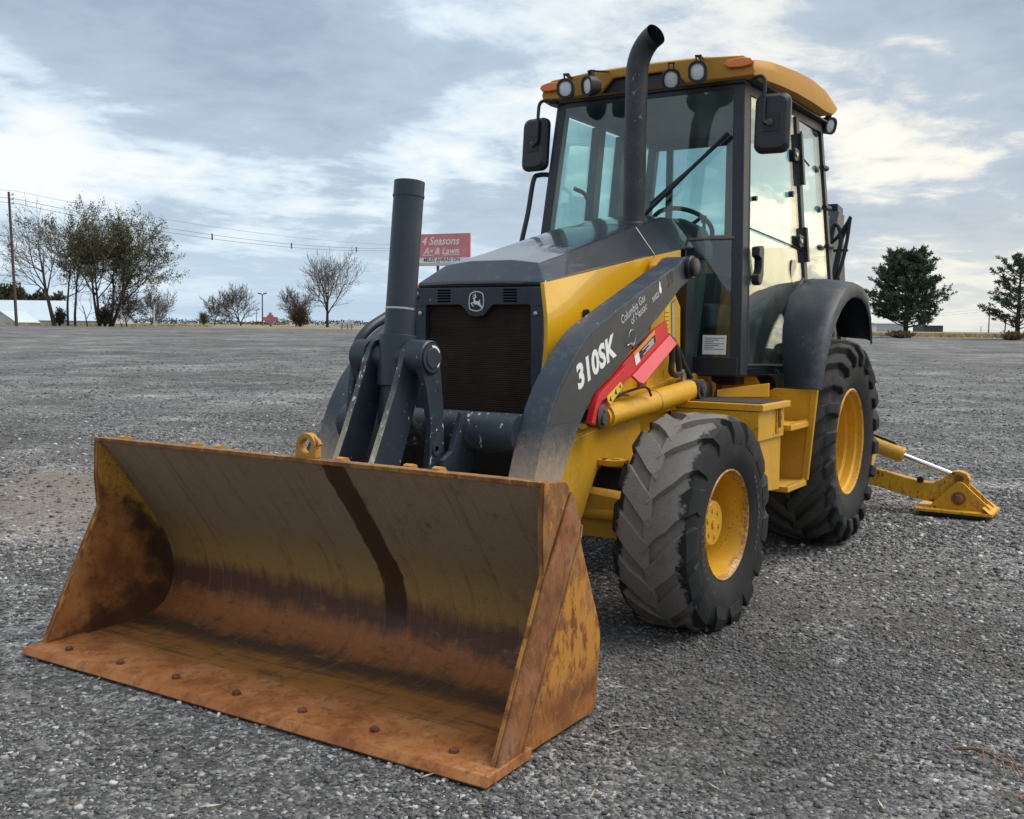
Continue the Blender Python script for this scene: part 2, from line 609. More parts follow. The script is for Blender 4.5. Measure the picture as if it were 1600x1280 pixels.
def bucket_inside():
    """Worn, rust-streaked bucket sheet: UV x = metres across, y = metres down the curved sheet."""
    mt, t = material('rusted_bucket_sheet')
    uv = t.new('ShaderNodeUVMap')
    uv.uv_map = 'sheet'
    sep = t.new('ShaderNodeSeparateXYZ')
    t.link(uv.outputs[0], sep.inputs[0])
    U, S = sep.outputs[0], sep.outputs[1]
    co = objco(t)
    n1 = t.noise(co, 2.2, 5, 0.6)
    n2 = t.noise(co, 11, 6, 0.65)
    n3 = t.noise(co, 70, 5, 0.7)
    st = t.noise(t.mapping(uv.outputs[0], (26, 3.0, 1)), 1.0, 5, 0.6)          # streaks down the sheet
    acr = t.noise(t.mapping(uv.outputs[0], (2.2, 22, 1)), 1.0, 6, 0.65)        # scrapes across the floor
    s2 = t.math('ADD', S, t.math('ADD', t.math('MULTIPLY', t.math('SUBTRACT', t.math('ADD', t.math('MULTIPLY', st, 0.6), t.math('MULTIPLY', n2, 0.4)), 0.5), 0.16), t.math('MULTIPLY', t.math('SUBTRACT', n1, 0.5), 0.16)))
    L = 1.60
    c = t.ramp(t.math('DIVIDE', s2, L), [
        (0.00, (0.33, 0.20, 0.11)), (0.03, (0.235, 0.172, 0.112)), (0.24, (0.225, 0.165, 0.102)), (0.33, (0.265, 0.175, 0.070)),
        (0.405, (0.30, 0.165, 0.045)), (0.445, (0.105, 0.042, 0.024)), (0.485, (0.095, 0.037, 0.021)), (0.52, (0.32, 0.105, 0.028)),
        (0.575, (0.29, 0.098, 0.026)), (0.615, (0.080, 0.040, 0.021)), (0.655, (0.12, 0.056, 0.022)), (0.70, (0.37, 0.145, 0.028)),
        (0.85, (0.37, 0.14, 0.032)), (1.0, (0.35, 0.13, 0.032))])
    scr = t.noise(t.mapping(uv.outputs[0], (95, 2.2, 1), (3, 1, 0)), 1.0, 4, 0.65)
    scr2 = t.noise(t.mapping(uv.outputs[0], (30, 1.2, 1), (8, 2, 0)), 1.0, 6, 0.7)
    c = t.mix(t.math('MULTIPLY', t.step(scr, 0.56, 0.70), 0.35), c, (0.34, 0.24, 0.15))
    c = t.mix(t.math('MULTIPLY', t.step(scr2, 0.52, 0.66), 0.42), c, (0.085, 0.058, 0.036))
    fl = t.step(S, 0.86, 1.02)
    c = t.mix(t.math('MULTIPLY', t.step(acr, 0.50, 0.66), t.math('MULTIPLY', fl, 0.65)), c, (0.060, 0.036, 0.020))
    c = t.mix(t.math('MULTIPLY', t.step(acr, 0.36, 0.28), t.math('MULTIPLY', fl, 0.5)), c, (0.33, 0.165, 0.05))
    c = t.mix(t.math('MULTIPLY', t.step(n2, 0.54, 0.70), 0.35), c, (0.095, 0.056, 0.034))
    n5 = t.noise(t.mapping(uv.outputs[0], (7, 16, 1)), 1.0, 9, 0.74, 0.0)
    c = t.mix(t.math('MULTIPLY', t.step(n5, 0.55, 0.66), t.math('MULTIPLY', t.step(S, 0.62, 0.8), 0.5)), c, (0.40, 0.17, 0.045))
    c = t.mix(t.math('MULTIPLY', t.step(n5, 0.46, 0.36), t.math('MULTIPLY', t.step(S, 0.62, 0.8), 0.6)), c, (0.055, 0.030, 0.018))
    c = t.mix(t.math('MULTIPLY', t.step(n3, 0.5, 0.75), 0.35), c, (0.06, 0.04, 0.028))
    c = t.mix(t.math('MULTIPLY', t.step(n3, 0.42, 0.25), 0.25), c, (0.30, 0.20, 0.11))
    # oil run down the middle of the sheet
    d = t.math('ABSOLUTE', t.math('SUBTRACT', U, t.math('ADD', 0.205, t.math('MULTIPLY', t.math('SUBTRACT', n2, 0.5), 0.045))))
    run = t.math('SUBTRACT', 1.0, t.step(d, 0.046, 0.060))
    run = t.math('MULTIPLY', run, t.math('SUBTRACT', 1.0, t.step(s2, 0.70, 0.86)))
    c = t.mix(t.math('MULTIPLY', run, 0.9), c, (0.030, 0.012, 0.007))
    # spots
    vor = t.voronoi(t.mapping(uv.outputs[0], (3.1, 3.7, 1), (0.35, 0.15, 0)), 1.0)
    sp = t.math('SUBTRACT', 1.0, t.step(t.math('ADD', vor.outputs['Distance'], t.math('MULTIPLY', n2, 0.12)), 0.095, 0.13))
    c = t.mix(t.math('MULTIPLY', sp, 0.55), c, (0.05, 0.028, 0.018))
    h = t.math('ADD', n3, t.math('MULTIPLY', acr, fl))
    rg = t.math('SUBTRACT', 0.68, t.math('MULTIPLY', run, 0.25))
    pset(t, c, rg, 0.0, t.bump(h, 0.35, 0.006), 0.4)
    return mt


def rust(name, a, b, c3, yellow=0.0, ylow=(0, 1)):
    mt, t = material(name)
    co = objco(t)
    n1 = t.noise(co, 5, 6, 0.62)
    n2 = t.noise(t.mapping(co, (1, 1, 0.5)), 26, 6, 0.7)
    n3 = t.noise(co, 110, 4, 0.7)
    c = t.ramp(n1, [(0.36, a), (0.5, b), (0.64, c3)])
    n6 = t.noise(co, 13, 8, 0.75, 0.6)
    c = t.mix(t.math('MULTIPLY', t.step(n6, 0.52, 0.64), 0.45), c, tuple(min(1, q * 1.35) for q in c3))
    c = t.mix(t.math('MULTIPLY', t.step(n2, 0.48, 0.62), 0.6), c, tuple(q * 0.62 for q in a))
    c = t.mix(t.math('MULTIPLY', t.step(n3, 0.55, 0.8), 0.3), c, (0.32, 0.20, 0.12))
    if yellow > 0:
        sep = t.new('ShaderNodeSeparateXYZ')
        t.link(co, sep.inputs[0])
        zf = t.math('MULTIPLY', t.step(sep.outputs[2], ylow[0], ylow[0] + 0.12), t.math('SUBTRACT', 1.0, t.step(sep.outputs[2], ylow[1] - 0.12, ylow[1])))
        ym = t.math('MULTIPLY', zf, t.step(t.math('ADD', t.math('MULTIPLY', n2, 0.75), t.math('MULTIPLY', n1, 0.35)), 0.46 + 0.06 * yellow, 0.36 + 0.06 * yellow))
        c = t.mix(t.math('MULTIPLY', ym, 0.85), c, (0.48, 0.215, 0.032))
    pset(t, c, 0.75, 0, t.bump(t.math('ADD', n2, n3), 0.3, 0.005), 0.35)
    return mt


M['sheet'] = bucket_inside()


def inner_side():
    mt, t = material('bucket_inner_side')
    co = objco(t)
    sep = t.new('ShaderNodeSeparateXYZ')
    t.link(co, sep.inputs[0])
    x, y, z = sep.outputs
    n1 = t.noise(co, 6, 6, 0.65)
    n2 = t.noise(co, 30, 6, 0.7)
    n3 = t.noise(co, 110, 4, 0.7)
    c = t.ramp(n1, [(0.36, (0.22, 0.078, 0.024)), (0.5, (0.36, 0.135, 0.035)), (0.64, (0.42, 0.19, 0.05))])
    c = t.mix(t.math('MULTIPLY', t.step(n2, 0.5, 0.65), 0.5), c, (0.08, 0.035, 0.018))
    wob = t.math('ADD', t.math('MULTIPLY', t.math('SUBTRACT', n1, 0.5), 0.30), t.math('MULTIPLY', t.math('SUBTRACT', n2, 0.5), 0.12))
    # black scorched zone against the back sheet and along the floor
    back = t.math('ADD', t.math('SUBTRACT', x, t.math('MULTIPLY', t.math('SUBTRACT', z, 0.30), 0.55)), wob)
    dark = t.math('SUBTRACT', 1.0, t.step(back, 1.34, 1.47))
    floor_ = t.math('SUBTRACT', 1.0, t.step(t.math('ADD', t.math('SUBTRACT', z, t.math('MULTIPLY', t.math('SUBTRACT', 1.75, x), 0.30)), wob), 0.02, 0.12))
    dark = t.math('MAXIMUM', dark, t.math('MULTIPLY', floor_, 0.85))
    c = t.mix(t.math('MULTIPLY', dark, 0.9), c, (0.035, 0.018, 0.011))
    top = t.step(t.math('ADD', t.math('ADD', z, t.math('MULTIPLY', wob, 0.8)), t.math('MULTIPLY', t.math('SUBTRACT', 1.60, x), 0.75)), 0.60, 0.68)
    yl = t.mix(n2, (0.40, 0.20, 0.03), (0.55, 0.29, 0.045))
    c = t.mix(t.math('MULTIPLY', top, t.step(n3, 0.30, 0.5)), c, yl)
    pset(t, c, 0.72, 0, t.bump(t.math('ADD', n2, n3), 0.3, 0.005), 0.35)
    return mt


M['inner_side'] = inner_side()
M['bolt'] = rust('dark_rusted_bolt', (0.075, 0.030, 0.014), (0.12, 0.048, 0.022), (0.18, 0.075, 0.035))
M['rust'] = rust('rusted_plate', (0.11, 0.045, 0.020), (0.185, 0.080, 0.032), (0.25, 0.115, 0.048))
M['rust_edge'] = rust('rusted_edge', (0.23, 0.075, 0.020), (0.335, 0.118, 0.031), (0.38, 0.165, 0.06))
M['rust_band'] = rust('rusted_side_band', (0.16, 0.062, 0.024), (0.27, 0.100, 0.032), (0.27, 0.14, 0.075))
M['rust_side'] = rust('paint_worn_side', (0.18, 0.062, 0.018), (0.31, 0.112, 0.026), (0.34, 0.155, 0.045), 2.3, (0.10, 0.62))
M['rust_top'] = rust('paint_worn_corner', (0.16, 0.070, 0.028), (0.24, 0.105, 0.03), (0.30, 0.15, 0.045), 1.1, (0.5, 0.95))
M['rust_lug'] = paint('rusty_yellow_lug', (0.50, 0.24, 0.03), 0.55, (0.17, 0.06, 0.02), 0.7, (0.11, 0.04, 0.02), 0.12, 0.2, 20)


def tyre_mat(name, half, r_tread, dustc, amount):
    mt, t = material(name)
    co = objco(t)
    sep = t.new('ShaderNodeSeparateXYZ')
    t.link(co, sep.inputs[0])
    x, y, z = sep.outputs
    rad = t.math('SQRT', t.math('ADD', t.math('MULTIPLY', x, x), t.math('MULTIPLY', z, z)))
    n1 = t.noise(co, 9, 5, 0.65)
    n2 = t.noise(co, 55, 5, 0.7)
    n3 = t.noise(co, 190, 3, 0.7)
    ay = t.math('ADD', t.math('ABSOLUTE', y), t.math('ADD', t.math('MULTIPLY', t.math('SUBTRACT', n1, 0.5), 0.12), t.math('MULTIPLY', t.math('SUBTRACT', n2, 0.5), 0.05)))
    tread = t.math('MULTIPLY', t.math('SUBTRACT', 1.0, t.step(ay, half - 0.022, half - 0.004)), t.step(rad, r_tread - 0.115, r_tread - 0.085))
    rub = t.ramp(n1, [(0.3, (0.006, 0.007, 0.008)), (0.7, (0.013, 0.014, 0.016))])
    dust = t.ramp(t.math('ADD', t.math('MULTIPLY', n1, 0.6), t.math('MULTIPLY', n3, 0.5)), [(0.35, tuple(q * 0.62 for q in dustc)), (0.75, tuple(min(1, q * 1.3) for q in dustc))])
    c = t.mix(t.math('MULTIPLY', tread, amount), rub, dust)
    side = t.math('MULTIPLY', t.step(n1, 0.52, 0.72), 0.30)
    c = t.mix(side, c, (0.035, 0.034, 0.032))
    pset(t, c, t.math('ADD', 0.70, t.math('MULTIPLY', tread, 0.25)), 0, t.bump(t.math('ADD', n2, n3), 0.4, 0.004), 0.35)
    return mt


def rim_mat(name, edges):
    mt, t = material(name)
    co = objco(t)
    sep = t.new('ShaderNodeSeparateXYZ')
    t.link(co, sep.inputs[0])
    x, y, z = sep.outputs
    rad = t.math('SQRT', t.math('ADD', t.math('MULTIPLY', x, x), t.math('MULTIPLY', z, z)))
    n1 = t.noise(co, 14, 6, 0.7)
    n2 = t.noise(co, 60, 5, 0.7)
    c = t.ramp(n1, [(0.3, (0.56, 0.28, 0.012)), (0.7, (0.66, 0.35, 0.015))])
    e = t.step(t.math('ADD', t.math('ABSOLUTE', y), t.math('MULTIPLY', t.math('SUBTRACT', n1, 0.5), 0.09)), edges[0], edges[1])
    e = t.math('MULTIPLY', e, t.step(n2, 0.36, 0.55))
    c = t.mix(t.math('MULTIPLY', e, 0.85), c, (0.17, 0.065, 0.03))
    sp = t.step(t.math('ADD', n2, t.math('MULTIPLY', n1, 0.3)), 0.74, 0.84)
    c = t.mix(t.math('MULTIPLY', sp, 0.7), c, (0.15, 0.06, 0.02))
    pset(t, c, 0.42, 0, t.bump(n2, 0.08, 0.005))
    return mt


M['tyre_front'] = tyre_mat('front_tyre_rubber', 0.150, 0.475, (0.205, 0.187, 0.165), 0.95)
M['tyre_rear'] = tyre_mat('rear_tyre_rubber', 0.215, 0.61, (0.095, 0.086, 0.075), 0.75)
M['rim_front'] = rim_mat('front_rim_paint', (0.115, 0.150))
M['rim_rear'] = rim_mat('rear_rim_paint', (0.185, 0.225))


# ------------------------------------------------------------------ ground
def ground_h(d, lat):
    """The lot rises gently away from the machine (d metres ahead of the camera, lat metres to its right)."""
    def ss(a, b, v):
        v = min(1, max(0, (v - a) / (b - a)))
        return v * v * (3 - 2 * v)
    side = min(1, max(0, 0.5 - lat / 70.0))           # 1 towards the left of the view
    rise = 0.84 + 0.08 * side
    h = rise * ss(14, 84, d) + (1.22 - rise) * ss(70, 150, d)
    return h


FH = Vector((FWD.x, FWD.y, 0)).normalized()
RH = Vector((FH.y, -FH.x, 0))


def at(d, u, z=None):
    """World point d metres ahead of the camera, on the bearing of photo column u, standing on the ground."""
    lat = (u - 800.0) / 1644.25 * d
    p = Vector((CAM.x, CAM.y, 0)) + FH * d + RH * lat
    p.z = ground_h(d, lat) if z is None else z
    return p


def zat(d, v, u=800):
    """Height above datum that photo row v shows at distance d."""
    hor = 502.5 + (u / 1600.0) * 17.3
    return CAM.z + (hor - v) / 1644.25 * d


def build_ground():
    ds = [-60, -20, -6, 0, 1.5, 2.5, 3.5, 5, 7, 9, 12, 15, 18, 22, 27, 33, 40, 48, 56, 64, 72, 78, 82, 86, 90, 95, 105, 120, 150, 200, 300, 500, 900, 1800, 3500]
    lats = [-3500, -1500, -700, -350, -200, -140, -100, -80, -65, -52, -42, -34, -27, -21, -16, -12, -9, -6, -3.5, -1.5, 0, 1.5, 3.5, 6, 9, 12, 16, 21, 27, 34, 42, 52, 65, 80, 100, 140, 200, 350, 700, 1500, 3500]
    mb = MB()
    vs = []
    for d in ds:
        for l in lats:
            p = Vector((CAM.x, CAM.y, 0)) + FH * d + RH * l
            vs.append((p.x, p.y, ground_h(d, l)))
    n = len(lats)
    fs = [(i * n + j, i * n + j + 1, (i + 1) * n + j + 1, (i + 1) * n + j) for i in range(len(ds) - 1) for j in range(n - 1)]
    mb.add(vs, fs)
    mt, t = material('crushed_asphalt_gravel')
    co = objco(t)
    # distance ahead and lateral for the lot edge
    def dot(v):
        nd = t.new('ShaderNodeVectorMath', operation='DOT_PRODUCT')
        t.link(co, nd.inputs[0])
        nd.inputs[1].default_value = v
        return nd.outputs['Value']
    d = t.math('SUBTRACT', dot(tuple(FH)), CAM.xy.dot(FH.xy))
    lat = t.math('SUBTRACT', dot(tuple(RH)), CAM.xy.dot(RH.xy))
    v1 = t.voronoi(co, 75.0)
    v2 = t.voronoi(co, 30.0)
    sepc = t.new('ShaderNodeSeparateColor')
    t.link(v1.outputs['Color'], sepc.inputs[0])
    sepc2 = t.new('ShaderNodeSeparateColor')
    t.link(v2.outputs['Color'], sepc2.inputs[0])
    n_big = t.noise(co, 0.16, 4, 0.6)
    n_mid = t.noise(co, 0.9, 5, 0.6)
    n_f = t.noise(co, 14, 4, 0.6)
    stone = t.ramp(sepc.outputs[0], [(0.0, (0.043, 0.042, 0.041)), (0.55, (0.096, 0.094, 0.092)), (0.82, (0.175, 0.172, 0.168)), (0.95, (0.34, 0.33, 0.315)), (1.0, (0.50, 0.485, 0.46))])
    stone2 = t.ramp(sepc2.outputs[1], [(0.0, (0.048, 0.047, 0.047)), (0.6, (0.097, 0.096, 0.094)), (0.9, (0.24, 0.232, 0.222)), (1.0, (0.40, 0.385, 0.365))])
    c = t.mix(0.45, stone, stone2)
    s_a = t.noise(co, 24, 6, 0.75)
    s_b = t.noise(t.mapping(co, (1, 1, 1), (4, 7, 0)), 6.5, 7, 0.78)
    s_c = t.noise(t.mapping(co, (1, 1, 1), (9, 1, 0)), 1.9, 8, 0.80)
    sp = t.math('ADD', t.math('MULTIPLY', s_a, 0.36), t.math('ADD', t.math('MULTIPLY', s_b, 0.34), t.math('MULTIPLY', s_c, 0.30)))
    c = t.mix(1.0, c, t.ramp(sp, [(0.36, 0.55), (0.48, 0.98), (0.56, 1.5), (0.66, 2.3)]), 'MULTIPLY')
    tone = t.ramp(t.math('ADD', t.math('MULTIPLY', n_mid, 0.5), t.math('MULTIPLY', n_big, 0.5)), [(0.40, 0.80), (0.5, 1.10), (0.60, 1.45)])
    c = t.mix(1.0, c, tone, 'MULTIPLY')
    patch = t.noise(t.mapping(co, (1, 1, 1), (2, 5, 0)), 0.42, 10, 0.78, 0.5)
    c = t.mix(1.0, c, t.ramp(patch, [(0.36, 0.50), (0.46, 0.80), (0.54, 1.05), (0.64, 1.55)]), 'MULTIPLY')
    # long faint tracks, seen foreshortened
    tr = t.noise(t.mapping(co, (0.25, 0.06, 1)), 5.0, 4, 0.6)
    c = t.mix(t.math('MULTIPLY', t.step(tr, 0.50, 0.62), 0.45), c, (0.075, 0.066, 0.058))
    # tan dirt washed over the gravel beside the bucket and in places across the lot
    def blob(cx, cy, rx, ry, ang):
        mp = t.new('ShaderNodeMapping')
        mp.vector_type = 'TEXTURE'
        t.link(co, mp.inputs[0])
        mp.inputs[1].default_value = (cx, cy, 0)
        mp.inputs[2].default_value = (0, 0, ang)
        mp.inputs[3].default_value = (rx, ry, 1000)
        ln = t.new('ShaderNodeVectorMath', operation='LENGTH')
        t.link(mp.outputs[0], ln.inputs[0])
        dd = t.math('ADD', ln.outputs['Value'], t.math('MULTIPLY', t.math('SUBTRACT', n_mid, 0.5), 1.1))
        return t.math('SUBTRACT', 1.0, t.step(dd, 0.25, 1.15))
    dirt = blob(-0.5, -4.3, 2.6, 0.95, R(59))
    c = t.mix(t.math('MULTIPLY', dirt, t.math('ADD', 0.15, t.math('MULTIPLY', n_f, 0.75)), clamp=True), c, (0.27, 0.21, 0.16))
    wet = blob(0.60, 1.25, 1.3, 0.7, R(35))
    c = t.mix(t.math('MULTIPLY', wet, 0.55), c, (0.035, 0.030, 0.027))
    for (bx, by, ra, rb, an) in ((1.3, 2.6, 0.7, 0.35, R(20)), (-0.2, 2.1, 1.1, 0.4, R(50)), (2.6, -0.9, 0.8, 0.3, R(70)), (-2.6, 2.6, 1.6, 0.5, R(35))):
        c = t.mix(t.math('MULTIPLY', blob(bx, by, ra, rb, an), 0.4), c, (0.085, 0.066, 0.050))
    moss = t.math('MULTIPLY', t.step(t.noise(co, 0.35, 4, 0.6), 0.58, 0.72), t.step(d, 12, 30))
    c = t.mix(t.math('MULTIPLY', moss, 0.35), c, (0.14, 0.125, 0.075))
    # beyond the lot edge: dry grass
    edge = t.math('ADD', d, t.math('ADD', t.math('MULTIPLY', t.math('SUBTRACT', t.noise(co, 0.12, 4, 0.6), 0.5), 9.0), t.math('MULTIPLY', lat, 0.22)))
    grass = t.step(edge, 87.0, 89.5)
    gcol = t.ramp(t.noise(t.mapping(co, (0.4, 0.4, 1)), 1.0, 6, 0.7), [(0.3, (0.20, 0.145, 0.065)), (0.7, (0.36, 0.28, 0.14))])
    far = t.step(d, 200, 420)
    gcol = t.mix(far, gcol, (0.10, 0.11, 0.07))
    c = t.mix(grass, c, gcol)
    hh = t.math('ADD', t.math('MULTIPLY', t.math('SUBTRACT', 1.0, v1.outputs['Distance']), 0.012), t.math('ADD', t.math('MULTIPLY', t.math('SUBTRACT', 1.0, v2.outputs['Distance']), 0.018), t.math('MULTIPLY', n_f, 0.02)))
    bp = t.new('ShaderNodeBump')
    bp.inputs['Strength'].default_value = 0.8
    bp.inputs['Distance'].default_value = 1.0
    t.link(hh, bp.inputs['Height'])
    pset(t, c, 0.82, 0, bp.outputs[0], 0.35)
    g = mb.build('ground', mt, smooth=True, recalc=False, angle=180)
    tag(g, kind='structure')
    return g


build_ground()


def stone_field(name, rng, n, rmin, rmax, fall, size, kindname, start):
    """Loose angular stones lying on the lot, one joined mass."""
    r = np.empty(0)
    grid = np.linspace(rmin, rmax, 4000)
    wgt = grid / (1 + (grid / fall) ** 2.6)
    cdf = np.cumsum(wgt) / wgt.sum()
    rr = np.interp(rng.random(n * 3), cdf, grid)
    ang = np.sign(rng.random(n * 3) - 0.5) * R(42) * rng.random(n * 3) ** 1.15
    fx, fy = FH.x, FH.y
    dx = np.cos(ang) * fx - np.sin(ang) * fy
    dy = np.sin(ang) * fx + np.cos(ang) * fy
    X = CAM.x + rr * dx
    Y = CAM.y + rr * dy
    keep = ~((X > 1.24) & (X < 1.972) & (np.abs(Y) < 1.09))
    for (wx, wy, hx, hy) in ((0, 0.89, 0.16, 0.17), (0, -0.89, 0.16, 0.17), (-2.14, 0.8, 0.2, 0.24), (-2.14, -0.8, 0.2, 0.24), (-3.62, 1.4, 0.2, 0.3)):
        keep &= ~((np.abs(X - wx) < hx) & (np.abs(Y - wy) < hy))
    ca_, sa_ = math.cos(R(59)), math.sin(R(59))
    ex = ((X + 0.5) * ca_ + (Y + 4.3) * sa_) / 2.0
    ey = (-(X + 0.5) * sa_ + (Y + 4.3) * ca_) / 0.62
    keep &= ~((rng.random(len(X)) < 0.8 * np.clip(1.3 - ex * ex - ey * ey, 0, 1)))
    fld = np.zeros(len(X))
    for (kx, ky, ph, am) in ((2.1, 0.7, 0.3, 1.0), (-0.9, 2.3, 1.9, 1.0), (3.7, -2.9, 4.1, 0.8), (5.3, 4.1, 2.2, 0.6), (-6.1, 7.3, 0.9, 0.45), (9.1, 3.2, 5.0, 0.4)):
        fld += am * np.sin(kx * X + ky * Y + ph + 1.3 * np.sin(0.8 * ky * X - 0.6 * kx * Y))
    keep &= rng.random(len(X)) < np.clip(0.62 + 0.22 * fld, 0.22, 1.0)
    X, Y, rr = X[keep][:n], Y[keep][:n], rr[keep][:n]
    n = len(X)
    S = size[0] * (size[1] / size[0]) ** (rng.random(n) ** 2.2) * (np.clip(rr / 5.0, 0.85, 1.5) if start == 0 else np.clip(rr / 14.0, 0.7, 1.5))
    ZG = np.array([ground_h(float((x - CAM.x) * FH.x + (y - CAM.y) * FH.y), float((x - CAM.x) * RH.x + (y - CAM.y) * RH.y)) for x, y in zip(X, Y)]) if start else np.zeros(n)
    base = np.array([(sx, sy, sz) for sz in (-1, 1) for sx, sy in ((-1, -1), (1, -1), (1, 1), (-1, 1))], float)
    V = np.repeat(base[None], n, 0) * (1 + (rng.random((n, 8, 3)) - 0.5) * 0.85)
    V[:, 4:, :2] *= (0.55 + 0.4 * rng.random((n, 1, 2)))
    asp = np.stack([1 + 0.5 * rng.random(n), 0.7 + 0.3 * rng.random(n), 0.30 + 0.35 * rng.random(n)], 1)
    V *= asp[:, None, :] * S[:, None, None] * 0.52
    a = rng.random(n) * 2 * np.pi
    tl = (rng.random(n) - 0.5) * 0.9
    ct, stt = np.cos(tl), np.sin(tl)
    Vx, Vz = V[:, :, 0] * ct[:, None] - V[:, :, 2] * stt[:, None], V[:, :, 0] * stt[:, None] + V[:, :, 2] * ct[:, None]
    ca, sa = np.cos(a), np.sin(a)
    W = np.stack([Vx * ca[:, None] - V[:, :, 1] * sa[:, None] + X[:, None], Vx * sa[:, None] + V[:, :, 1] * ca[:, None] + Y[:, None], Vz + (S * 0.08)[:, None] + 0.001 + ZG[:, None]], 2)
    quads = np.array([(3, 2, 1, 0), (4, 5, 6, 7), (0, 1, 5, 4), (1, 2, 6, 5), (2, 3, 7, 6), (3, 0, 4, 7)])
    F = (quads[None] + (np.arange(n) * 8)[:, None, None]).reshape(-1, 4)
    me = bpy.data.meshes.new(name)
    me.vertices.add(n * 8)
    me.vertices.foreach_set('co', W.reshape(-1).astype(np.float32))
    me.loops.add(F.size)
    me.loops.foreach_set('vertex_index', F.reshape(-1).astype(np.int32))
    me.polygons.add(len(F))
    me.polygons.foreach_set('loop_start', (np.arange(len(F)) * 4).astype(np.int32))
    me.update(calc_edges=True)
    at_ = me.attributes.new('tone', 'FLOAT', 'POINT')
    at_.data.foreach_set('value', np.repeat(rng.random(n) * (1.0 if start == 0 else 0.9) * (1 - 0.35 * np.exp(-((X - 0.6) / 1.0) ** 2 - ((Y - 1.25) / 0.6) ** 2)), 8).astype(np.float32))
    mt, t = material(name + '_mat')
    ad = t.new('ShaderNodeAttribute')
    ad.attribute_name = 'tone'
    c = t.ramp(ad.outputs['Fac'], [(0.0, (0.042, 0.041, 0.041)), (0.42, (0.090, 0.088, 0.087)), (0.66, (0.155, 0.152, 0.149)), (0.84, (0.26, 0.256, 0.25)), (0.94, (0.44, 0.432, 0.42)), (0.985, (0.62, 0.61, 0.59)), (1.0, (0.42, 0.36, 0.28))])
    n4 = t.noise(objco(t), 160, 3, 0.6)
    c = t.mix(0.18, c, t.ramp(n4, [(0.3, 0.03), (0.7, 0.3)]))
    pset(t, c, 0.75, 0, None, 0.35)
    me.materials.append(mt)
    o = bpy.data.objects.new(name, me)
    COL.objects.link(o)
    tag(o, 'loose angular grey stones strewn over the lot in front of the loader' if start == 0 else 'coarser stones scattered across the lot behind the loader', 'gravel', kind='stuff')
    return o


RNG = np.random.default_rng(7)
stone_field('gravel', RNG, 178000, 2.4, 22.0, 4.8, (0.0045, 0.021), 'gravel', 0.0)
stone_field('gravel', RNG, 40000, 8.0, 42.0, 13.0, (0.012, 0.038), 'gravel', 8.0)


# ------------------------------------------------------------------ the backhoe loader
# machine frame: +X forwards (towards the bucket), +Y to the machine's left, Z up, origin on the ground under the front axle
loader = empty('backhoe_loader')
tag(loader, 'yellow and black backhoe loader with a rusty front bucket resting on the gravel', 'backhoe loader')


def make_tyre(name, half, r_out, lug_h, r_bead, N, sweep, lugw, axle, mat, parent, sh=(0.9, 0.45, 0.04)):
    rc = r_out - lug_h
    prof = [(-half * 0.80, r_bead - 0.012), (-half * 0.88, r_bead + 0.012), (-half * 0.985, r_bead + (rc - r_bead) * 0.30), (-half, r_bead + (rc - r_bead) * 0.52),
            (-half * 0.97, r_bead + (rc - r_bead) * 0.74), (-half * 0.88, r_bead + (rc - r_bead) * 0.90), (-half * 0.70, rc - 0.008), (-half * 0.35, rc - 0.002), (0, rc)]
    prof = prof + [(-y, r) for (y, r) in reversed(prof[:-1])]
    mb = MB()
    mb.lathe(prof, 'y', 80)
    path = [(-0.07, rc), (0.22, rc - 0.001), (0.48, rc - 0.003), (0.70, rc - 0.008), (0.88, r_bead + (rc - r_bead) * 0.90), (0.975, r_bead + (rc - r_bead) * 0.74), (1.004, r_bead + (rc - r_bead) * 0.55)]
    hs = [lug_h * 0.85, lug_h, lug_h, lug_h, lug_h * sh[0], lug_h * sh[1], lug_h * sh[2]]
    nrm = [(0, 1), (0, 1), (0.05, 1), (0.15, 1), (0.55, 0.83), (0.93, 0.36), (1, 0)]
    rnd = random.Random(N)
    for s in (1, -1):
        for k in range(N):
            ph = 2 * math.pi * (k + (0.0 if s > 0 else 0.5)) / N
            vs, fs = [], []
            for i, ((yf, r), h, (ny, nr)) in enumerate(zip(path, hs, nrm)):
                tt = max(0, (yf + 0.07) / 0.95)
                th = ph + sweep * tt
                wob = 1 + (rnd.random() - 0.5) * 0.30
                wb = lugw * 0.5 / r * wob * (1.12 if i < 4 else 1.0)
                wt = wb * 0.80
                y0 = s * yf * half
                for (w, hh) in ((-wb, -0.012), (-wt, h), (wt, h), (wb, -0.012)):
                    rr = r + nr * hh
                    yy = y0 + s * ny * hh
                    vs.append((rr * math.cos(th + w), yy, rr * math.sin(th + w)))
            m_ = len(path)
            for i in range(m_ - 1):
                for j in range(3):
                    fs.append((i * 4 + j, i * 4 + j + 1, (i + 1) * 4 + j + 1, (i + 1) * 4 + j))
            fs.append((3, 2, 1, 0))
            fs.append(tuple((m_ - 1) * 4 + j for j in range(4)))
            mb.add(vs, fs)
    # weight on the contact patch
    out = []
    for (x, y, z) in mb.v:
        if z < -axle + 0.004:
            over = (-axle + 0.004) - z
            z = -axle + 0.004 - 0.0002 * 0
            y *= 1 + over * 0.9
        elif z < -axle + 0.12:
            q = 1 - (z + axle) / 0.12
            y *= 1 + 0.035 * q
        out.append((x, y, z))
    mb.v = out
    return mb.build(name, mat, parent, bevel=0.010, seg=2, angle=60)


